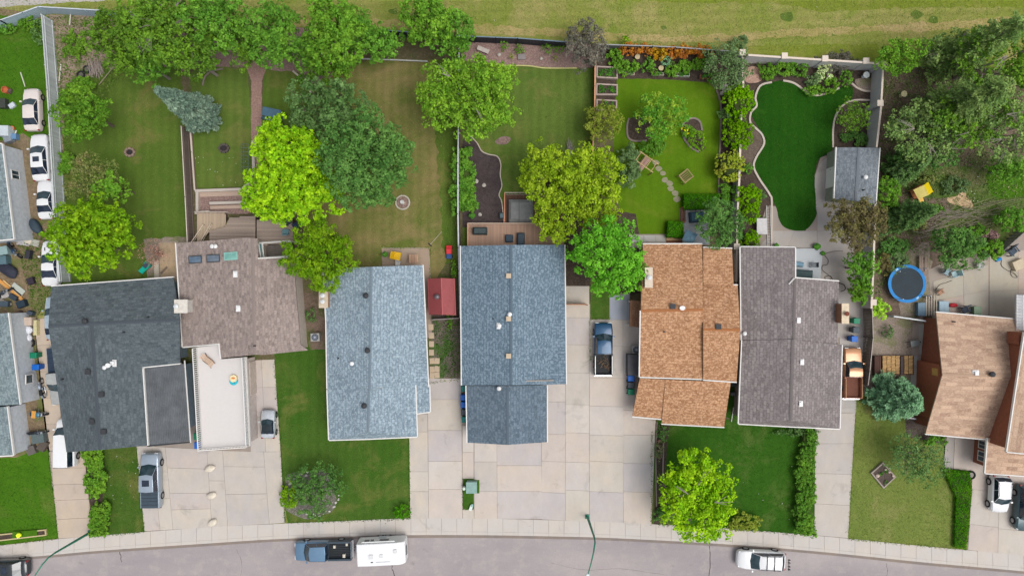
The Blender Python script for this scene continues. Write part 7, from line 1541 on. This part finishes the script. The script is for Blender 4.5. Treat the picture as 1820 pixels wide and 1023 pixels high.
tree('dark green round tree upper half of the pair over the dry lawn', 586, 200, 72, 56, 9.5, LF_DK2, dens=100); tree('big dark green tree with grey-green tips over the dry lawn', 658, 290, 80, 90, 11, LF_DK, dens=115, size=.25)
tree('tall glowing yellow-green tree overhanging the brick path', 522, 276, 64, 62, 10, LF_YG, size=.30, cr_=.6); tree('glowing yellow-green tree spreading over the grey deck', 526, 344, 96, 56, 9, LF_YG, size=.30, cr_=.6)
tree('yellow-green tree beside the upper left corner of the pale blue roof', 572, 456, 66, 62, 7, LF_YG3, size=.25)
tree('light green airy tree straddling the slim white fence', 836, 178, 94, 74, 9, LF_T13, dens=80, dead=4, size=.25); MATS_ = 0
tree('olive yellow tree with rounded tufts behind the hot tub enclosure', 970, 320, 50, 64, 7.5, LF_YG2, size=.24); tree('olive yellow tree in the middle of the clump by the cedar fence', 1052, 318, 56, 66, 7.5, LF_YG2, size=.24); tree('small olive yellow tree overhanging the cedar deck', 984, 396, 40, 42, 6, LF_YG2, size=.24); tree('olive yellow tree low beside the lime lawn', 1058, 366, 42, 44, 6, LF_YG2, size=.24)
tree('round dense olive tree beside the vegetable beds', 1070, 217, 34, 36, 4.5, LF_OL, dens=170, size=.18, cr_=.4); tree('small tree with yellow tinged leaves on the lime green lawn', 1172, 208, 50, 46, 4.5, leaf('tinged', (92, 140, 46), (70, 122, 36), (168, 176, 60)), dens=95, size=.2, cr_=.45)
bush('low green shrub at the foot of the yellow tinged tree', 1160, 262, 26, 16, 1.2, LF_MID); tree('bright green maple filling the gap beside the slate blue house', 1078, 458, 66, 74, 8.5, LF_MAP, size=.25); tree('slim dark green tree touching the long cream chimney', 1137, 492, 16, 24, 5, LF_BR, cr_=.4)
tree('dark purple-grey shrub tree at the back of the red gravel bed', 1040, 84, 38, 46, 4.5, LF_PUR, dens=130, size=.2, cr_=.45); tree('grey-green loose shrub tree at the corner of the concrete wall', 1288, 120, 46, 44, 4.5, LF_ROM, dens=95, size=.2, cr_=.5); bush('grey-green feathery bush poking over the back fence', 1315, 76, 20, 16, 2.6, LF_ROM)
tree('broad dark leaved tree between the patio parasol and cedars', 1278, 398, 44, 44, 5, LF_DK, dens=150, size=.2, cr_=.45); bush('dark grey-green shrub behind the garden bench', 1118, 292, 26, 42, 2.6, LF_ROM, size=.2)
for x, y, r, lb in [(1316, 174, 31, 'clipped cedar nearest the top of the row by the deep lawn'), (1314, 233, 31, 'clipped cedar second in the row by the deep lawn'), (1334, 348, 25, 'tall clipped cedar below the yellowing one'), (1334, 374, 22, 'clipped cedar with orange tips above the small patio table'), (1336, 425, 20, 'small round cedar touching the grey-brown roof corner')]: topiary(lb, x, y, r, 3.0, LF_CED)
topiary('yellowing ragged cedar third in the row by the deep lawn', 1300, 292, 29, 3.0, leaf('yellowcedar', (150, 156, 50), (120, 136, 34), (160, 150, 60)))
bush('dark green low shrub between the first two clipped cedars', 1296, 203, 20, 14, 1.5, LF_DK2); bush('green bush under the yellowing cedar', 1292, 340, 16, 20, 1.5, LF_MID); bush('round clipped green ball on the teardrop bed', 1240, 250, 19, 19, 1.6, LF_CED, round_=True, dens=300, size=.12, cr_=.14); bush('small green mound behind the yellow flowers', 1226, 234, 13, 12, 1.0, LF_BR)
bush('bright yellow flower clump on the teardrop bed', 1219, 231, 8, 8, .8, leaf('yelf', (232, 214, 20), (206, 198, 20), (180, 190, 30)), cat='flowers', name='flower_clump')
tree('fresh green bushy tree behind the right garden wall', 1594, 104, 44, 34, 5, LF_BR, dens=110, size=.22); tree('dark purple-bronze tree over the concrete wall beside the grey shed', 1512, 396, 56, 54, 6, LF_PUR2, dens=110, size=.21, cr_=.5); bush('green bush filling the gap right of the grey shed', 1580, 345, 26, 32, 3, LF_BR, size=.2)
tree('green shrub tree at the top of the trampoline wall', 1524, 474, 32, 28, 4, LF_MID, cr_=.4); tree('lower bright green shrub right of the patio hose', 1526, 514, 24, 28, 3.6, LF_BR, cr_=.4); bush('yellow green shrub beside the trampoline wall', 1566, 550, 16, 20, 1.8, leaf('lime', (170, 196, 60), (140, 180, 50), (120, 160, 50)))
PN = [(1640, 214, 58, 13, 'feathery pine with outward streaking branches in the middle of the right tree group'), (1668, 118, 50, 13, 'feathery pine at the top right reaching the field')]
for k, (x, y, r, h_, lb) in enumerate(PN): conifer(lb, x, y, r, h_, LF_PINE, k + 2, .8, 'pine_tree', 'pine', .5, .02, .5)
for x, y, rx, ry, h_, m_, d_, lb in [(1640, 236, 80, 58, 6.5, LF_PINE, 62, 'broad soft tree beside the concrete wall, left of the right tree group'), (1716, 214, 80, 52, 8, LF_COT, 70, 'broad soft mid green tree in the middle of the right tree group'), (1782, 232, 60, 66, 8, LF_PINE, 62, 'soft grey green tree at the right frame above the bright lawn'), (1762, 108, 78, 62, 9, LF_COT, 66, 'wide soft tree at the top right corner beside the field'), (1690, 92, 56, 34, 6, LF_PINE, 52, 'low feathery tree between the fresh green tree and the corner tree'), (1650, 276, 60, 26, 4.5, LF_DK, 66, 'low dark tree along the bottom of the right tree group')]:
    tree(lb, x, y, rx, ry, h_, m_, dens=d_, size=.26, cr_=.5, bark=BARKG, sub=(.2, .34), k=22, dead=7)
for x, y, rx, ry, h_, m_, lb in [(268, 120, 44, 34, 6, LF_MID, 'lower skirt tree overlapping the top of the olive lawn'), (355, 112, 40, 28, 6.5, LF_COT, 'drooping green tree above the blue spruce'), (440, 84, 30, 44, 8, LF_COT, 'narrow tree squeezed between the tall tree and the brick path tree'), (640, 60, 34, 40, 7, LF_MID, 'mid green tree filling the gap left of the back fence'), (548, 100, 30, 34, 7, LF_MID, 'tree overlapping the right side of the brick path tree')]:
    tree(lb, x, y, rx, ry, h_, m_, dens=90, bark=BARKG)
conifer('small dark spruce behind the bronze tree', 1594, 385, 36, 7, LF_DK2, 9, 1.1); conifer('low dark spruce under the playhouse', 1592, 300, 36, 6, LF_DK2, 12, 1.1); conifer('pale green-blue spruce on the right front lawn', 1572, 702, 46, 6.5, LF_GS, 5, 1.6, droop=.12, cone=.6)
tree('dark green tree over the right patio chairs', 1692, 440, 48, 40, 5, LF_DK, dens=120, size=.22); bush('bright green bush right of the patio tree', 1755, 444, 34, 20, 2, LF_BR, size=.2); bush('mid green bush at the right frame', 1800, 392, 30, 24, 3, LF_MID, size=.2); tree('bright green tree at the top right frame edge', 1816, 132, 26, 50, 6, LF_BR)
tree('sparse grey-barked crabapple on the right front lawn', 1622, 812, 54, 46, 4.5, LF_DK2, dens=62, size=.19, cr_=.5, bark=BARKG); bush('green shrub against the tan house front', 1665, 782, 22, 12, 1.5, LF_MID)
tree('yellow-green street tree overhanging the pavement', 1236, 872, 70, 88, 7, LF_YG, dens=84, dead=9, size=.28, cr_=.55, bark=BARKG, low=.35); bush('low yellowish shrub right of the street tree', 1322, 928, 30, 17, 1.2, LF_OL)
tree('spreading green crabapple above the grey rock bed', 562, 872, 50, 44, 3.2, LF_DK, dens=170, size=.2, cr_=.35, lobes=[(546, 850, 25, 2.2), (572, 844, 24, 2.4), (594, 854, 20, 2.2), (604, 868, 12, 1.8), (560, 876, 26, 2.4), (536, 872, 20, 2.0), (546, 900, 18, 1.6), (578, 886, 14, 1.7), (564, 910, 12, 1.3), (524, 854, 13, 1.6)]); bush('yellow green shrub at the drive edge of the grey rock bed', 512, 882, 16, 30, 1.5, LF_YG3); bush('small round green shrub at the pavement corner', 714, 910, 15, 15, 1.0, LF_HED, round_=True)
hedge('tall leafy hedge left of the last concrete drive', [(1430, 768), (1450, 766), (1448, 950), (1418, 946), (1422, 870)], 1.3, LF_MID); hedge('bright green smooth ground cover hedge beside the white hatchback', [(1678, 833), (1724, 838), (1728, 870), (1722, 940), (1718, 976), (1697, 972), (1700, 884)], .5, LF_HED, dens=420, size=.11)
hedge('square clipped green hedge below the orange house patio', [(1188, 393), (1214, 394), (1215, 422), (1186, 420)], 1.0, LF_HED, dens=500, size=.11); hedge('long clipped green hedge above the orange house patio', [(1216, 344), (1276, 345), (1276, 370), (1216, 371)], 1.0, LF_HED, dens=450, size=.11)
hedge('upright hedge beside the driveway at the lower left, upper part', [(138, 802), (170, 802), (180, 838), (178, 884), (160, 884), (148, 862), (156, 830)], 1.2, LF_BR, size=.17); hedge('leafy hedge at the foot of the left street lamp', [(162, 894), (186, 896), (188, 948), (160, 952)], 1.0, LF_BR, size=.17)
hedge('green shrubs lining the slim white fence beside the dark dirt', [(808, 268), (834, 264), (838, 320), (842, 372), (804, 376), (802, 310)], 1.6, LF_MID, size=.2, dens=220, rough=.3)
hedge('climbing greenery along the lower left of the grey board fence', [(104, 270), (126, 268), (124, 305), (106, 310)], 1.2, LF_BR, size=.18, dens=200, rough=.3)
for k, (x, y, r, lb) in enumerate([(896, 80, 9, 'small green shrub nearest the left of the red gravel bed'), (925, 86, 10, 'round green shrub second in the red gravel bed'), (974, 84, 11, 'larger green shrub third in the red gravel bed'), (994, 85, 10, 'green shrub beside the purple-grey tree'), (909, 99, 5, 'small yellowish tuft in the red gravel bed'), (987, 103, 5, 'pale tuft right in the red gravel bed')]): bush(lb, x, y, r, r, .9, LF_BR if k < 4 else LF_OL, size=.13)
for k, (x, y) in enumerate([(1116, 86), (1145, 88), (1168, 92), (1195, 92), (1215, 90), (1238, 88), (1256, 92)]): bush(['orange-brown shrub at the left end of the orange row', 'rusty shrub second in the orange row', 'yellow-orange shrub third in the orange row', 'orange shrub fourth in the orange row', 'rust coloured shrub fifth in the orange row', 'tall orange shrub sixth in the orange row', 'orange shrub at the right end of the orange row'][k], x, y, 17, 13, 1.6, LF_OR if k != 2 else leaf('gold', (186, 134, 24), (160, 110, 24), (170, 150, 40)), group='orange shrubs along the back fence')
G_ = 'green shrubs behind the low planters'
for k, (x, y, r, m_) in enumerate([(1094, 100, 15, LF_BR), (1106, 118, 14, LF_BR), (1124, 118, 13, LF_BR), (1152, 114, 13, LF_MID), (1184, 106, 12, LF_GS), (1194, 124, 14, LF_BR), (1216, 118, 14, LF_BR), (1236, 114, 13, LF_BR), (1256, 112, 12, LF_MID), (1112, 72, 9, LF_YG3), (1164, 128, 7, LF_BR), (1270, 138, 12, LF_MID)]):
    bush(['leafy bright shrub at the top left of the shrub border', 'bright shrub behind the low white planter', 'green shrub left of the orange lilies', 'mid green shrub between the two stumps', 'blue-green shrub above the lower stump', 'green shrub right of the lower stump', 'bright shrub behind the white framed planter', 'green shrub left of the red-brown planter', 'mid green shrub above the red-brown planter', 'yellow green sprig above the back fence', 'small green tuft left of the grey slatted planter', 'green shrub at the right corner of the shrub border'][k], x, y, r, r, 1.2, m_, size=.18, group=G_)
bush('dark leafed climber hanging on the far concrete wall', 1490, 110, 42, 20, 1.6, LF_PUR, size=.16); bush('white flowering shrub by the far concrete wall', 1468, 128, 14, 18, 1.4, leaf('whitefl', (226, 232, 170), (130, 170, 60), (210, 214, 150)), size=.16); bush('silver green shrub left of the white flowering one', 1446, 142, 13, 13, .9, LF_ROM)
for x, y, rx, ry, m_, lb in [(1382, 120, 34, 20, LF_BR, 'big green climbing shrub along the far concrete wall'), (1420, 122, 18, 14, LF_MID, 'loose green shrub right of the big climbing one'), (1448, 160, 18, 10, LF_BR, 'green border plants on the curb of the deep lawn'), (1476, 152, 18, 14, LF_BR, 'green border plants below the white flowering shrub'), (1506, 138, 12, 16, LF_MID, 'upright green plant beside the corner stone bed')]: bush(lb, x, y, rx, ry, 1.2, m_, size=.18)
tree('loose twiggy green shrub tree inside the pale curb ring', 1514, 208, 34, 34, 3.2, LF_COT, dens=80, size=.18, cr_=.4, bark=BARKG); bush('dark green ground plants above the grey shed', 1520, 245, 24, 16, .6, LF_DK)
bush('dark low evergreen along the front of the grey-brown roof', 1415, 768, 40, 7, .8, LF_DK2); bush('flowering green plant by the front walk of the orange house', 1178, 770, 10, 16, .8, LF_DK); bush('pink tinged green plant in the front bed of the orange house', 1172, 800, 9, 20, .7, leaf('pinkish', (96, 110, 70), (80, 100, 60), (150, 96, 96))); bush('green clump at the pavement under the street tree', 1176, 915, 14, 14, .9, LF_DK)
for x, y, rx, ry, m_, lb in [(128, 80, 24, 26, LF_COT, 'weedy green bush in the overgrown corner by the grey fence'), (140, 150, 26, 18, LF_BR, 'green weeds below the two tyres'), (120, 190, 14, 30, LF_BR, 'tall weeds along the grey board fence'), (45, 38, 20, 15, LF_BR, 'bright shrub leaning on the top left fence'), (10, 48, 18, 14, LF_MID, 'green shrub in the top left corner'), (66, 55, 12, 24, LF_DK2, 'dark grass clump at the fence corner'), (430, 395, 9, 7, LF_OL, 'brown-green potted bush by the grey deck stairs'), (413, 401, 14, 12, LF_PUR2, 'bronze shrub on the grey deck landing'), (552, 620 - 60, 9, 14, LF_DK2, 'weedy bush between the brown and pale blue houses'), (540, 138, 14, 8, LF_MID, 'small green shrub on the triangular red bed')]: bush(lb, x, y, rx, ry, 1.0, m_, size=.18)
for x, y, rx, ry, m_, lb in [(1598, 470, 20, 30, LF_ROM, 'weedy green plants left of the trampoline benches'), (1570, 470, 14, 26, LF_PUR2, 'brownish brush right of the concrete wall'), (1650, 340 - 20, 20, 8, LF_MX, 'dry brush behind the playhouse'), (1700, 330, 30, 16, LF_ROM, 'wild grass clump behind the sand patch'), (1580, 590, 10, 14, LF_ROM, 'spindly weed on the gravel yard'), (1760, 420, 16, 14, leaf('pinkb', (150, 116, 116), (126, 96, 96), (166, 132, 126)), 'pinkish bare shrub above the right patio'), (1620, 398, 30, 14, LF_MX, 'dry green brush at the foot of the brushwood heap'), (1590, 440, 26, 20, LF_DK, 'dark bush at the right of the concrete wall'), (1568, 400, 12, 26, LF_DK2, 'dark green bush squeezed against the concrete wall'), (1720, 440, 24, 18, LF_MID, 'mid green bush between the patio tree and the bright bush'), (1540, 505, 12, 12, LF_MID, 'leafy shrub at the top of the wood fence'), (1330, 300, 10, 12, LF_MID, 'low green plant inside the left curb of the deep lawn'), (1355, 345, 9, 10, LF_DK2, 'tiny dark conifer beside the curb of the deep lawn'), (1005, 450, 6, 16, LF_MAP, 'leafy strip beside the slate blue roof corner'), (800, 560, 6, 26, LF_BR, 'climbing weeds between the red shed and the slim white fence'), (806, 480, 6, 20, LF_BR, 'green shrub above the red shed at the slim white fence')]: bush(lb, x, y, rx, ry, 1.0, m_, size=.18)
t = tree('reddish bare-twigged shrub beside the tan side yard', 276, 450, 28, 26, 2.4, leaf('rustbush', (160, 118, 104), (136, 98, 88), (176, 140, 122)), dens=45, size=.13, cr_=.3, bark=wood(150, 104, 90)); 
# --- loose ground cover nobody could count
def scatter(name, poly, n, mat, size, h=.1, up=.6):
    W = np.array([tuple(P(x, y, 0))[:2] for x, y in poly]); lo, hi = W.min(0), W.max(0); q = nrg.uniform(lo, hi, (n, 2)); ins = np.zeros(n, bool); j = len(W) - 1
    for i in range(len(W)):
        xi, yi, xj, yj = *W[i], *W[j]; ins ^= ((yi > q[:, 1]) != (yj > q[:, 1])) & (q[:, 0] < (xj - xi) * (q[:, 1] - yi) / ((yj - yi) or 1e-9) + xi); j = i
    q = q[ins]; nn = unit(len(q)) * .8 + np.array([0, 0, up]); nn /= np.linalg.norm(nn, axis=1, keepdims=True)
    return leaf_mesh(name, np.column_stack([q, nrg.uniform(.03, h, len(q)) + .02]), nn, size * nrg.uniform(.6, 1.4, len(q)), mat, None, kind='stuff')
LG = leaf('tuft', (110, 124, 58), (86, 108, 40), (136, 130, 80)); LGD = leaf('tuftd', (56, 92, 26), (42, 80, 18), (76, 104, 40)); LGM = leaf('tuftm', (84, 106, 44), (66, 94, 32), (112, 114, 64))
scatter('field_grass', [(-100, -60), (1950, -60), (1950, 100), (1300, 90), (640, 50), (-100, 40)], 60000, LG, .09, .10)
scatter('wild_grass', [(1568, 112), (1900, 130), (1900, 390), (1780, 400), (1650, 450), (1600, 450), (1556, 540)], 16000, leaf('wildg', (98, 116, 62), (80, 100, 48), (130, 116, 90)), .18, .18)
scatter('wild_grass', [(84, 30), (235, 34), (225, 125), (130, 250), (110, 500), (100, 420)], 12000, LGM, .18, .2)
for pl_, n, m_ in [([(-60, 30), (72, 34), (88, 250), (40, 236), (-60, 240)], 12000, LGD), ([(112, 250), (118, 160), (190, 122), (322, 118), (334, 430), (300, 500), (110, 505)], 15000, LGM), ([(560, 150), (660, 104), (814, 108), (812, 440), (700, 480), (570, 480)], 15000, LG), ([(870, 115), (1056, 124), (1050, 380), (900, 400)], 9000, LGM), ([(1523, 700), (1640, 700), (1680, 840), (1700, 880), (1698, 974), (1507, 957)], 16000, LG), ([(1170, 755), (1300, 755), (1430, 760), (1430, 948), (1162, 930)], 12000, LGD), ([(488, 610), (582, 620), (586, 780), (726, 780), (728, 920), (512, 926)], 14000, LGM), ([(-60, 820), (60, 812), (90, 850), (102, 952), (-60, 970)], 9000, LGD), ([(178, 800), (242, 796), (255, 942), (186, 950)], 5000, LGM), (L6, 16000, LGD)]:
    scatter('lawn_grass', pl_, n, m_, .075, .06)
WFL = leaf('daisy', (240, 240, 220), (226, 226, 190), (236, 236, 210)); 
for pl_, n in [([(180, 800), (242, 796), (250, 900), (186, 900)], 40), ([(-60, -50), (1900, -50), (1900, 90), (800, 60)], 90), ([(1700, 310), (1770, 310), (1760, 370), (1690, 350)], 60), ([(340, 270), (440, 280), (430, 330), (346, 330)], 40), ([(1180, 760), (1420, 770), (1420, 940), (1300, 930)], 36)]:
    scatter('weed_flowers', pl_, n // 2, WFL, .10, .12, 2.0)
scatter('junkyard_weeds', [(30, 430), (95, 400), (90, 560), (60, 560)], 2600, LGM, .16, .16)
0 and scatter('bed_litter', [(500, 850), (600, 840), (596, 915), (520, 918)], 420, leaf('litter', (206, 202, 198), (150, 146, 140), (180, 176, 170), 0), .16, .05)
scatter('weeds', [(766, 570), (818, 570), (818, 670), (782, 670), (774, 600)], 900, LGD, .16, .14)

def edge_tufts(lines, per_m=26, wd=.10, size=.09, mat=None):
    ps = []
    for ln in lines:
        W = [P(x, y, 0) for x, y in ln]
        for a, b in zip(W, W[1:]):
            n = int((b - a).length * per_m); t_ = nrg.random((n, 1)); e = nrg.normal(0, wd, (n, 2)) * nrg.uniform(.2, 1.2, (n, 1)); q = np.array([a.x, a.y]) * (1 - t_) + np.array([b.x, b.y]) * t_ + e; ps.append(np.column_stack([q, nrg.uniform(.05, .10, n)]))
    p = np.concatenate(ps); nn = unit(len(p)) * .7 + np.array([0, 0, .8]); nn /= np.linalg.norm(nn, axis=1, keepdims=True); leaf_mesh('lawn_edge_grass', p, nn, size * nrg.uniform(.6, 1.7, len(p)), mat, None, kind='stuff')
edge_tufts([[(512, 928), (624, 925), (728, 921)], [(726, 780), (729, 921)], [(488, 642), (500, 800), (507, 928)], [(1350, 943), (1300, 939), (1448, 951)], [(243, 795), (257, 944), (166, 953)], [(86, 800), (104, 955), (0, 968)], [(823, 850), (823, 904), (842, 904)]], mat=LGD)
edge_tufts([[(1507, 957), (1640, 969), (1698, 974)], [(1523, 700), (1507, 957)], [(763, 500), (766, 440), (678, 440)], [(1084, 567), (1050, 567)]], mat=LG)
edge_tufts([[(1158, 765), (1158, 931)], [(1049, 566), (1049, 640)], [(762, 680), (820, 673)], [(1168, 931), (1190, 934)]], mat=LGM)

tree('soft green tree filling the gap between the sand patch and the right frame', 1788, 300, 40, 26, 4, LF_MID, dens=80, bark=BARKG); bush('spreading green scrub beside the brushwood heap', 1650, 372, 28, 12, 1.2, LF_MID); bush('leafy scrub between the brushwood heap and the right patio tree', 1730, 410, 30, 14, 1.2, LF_MID)
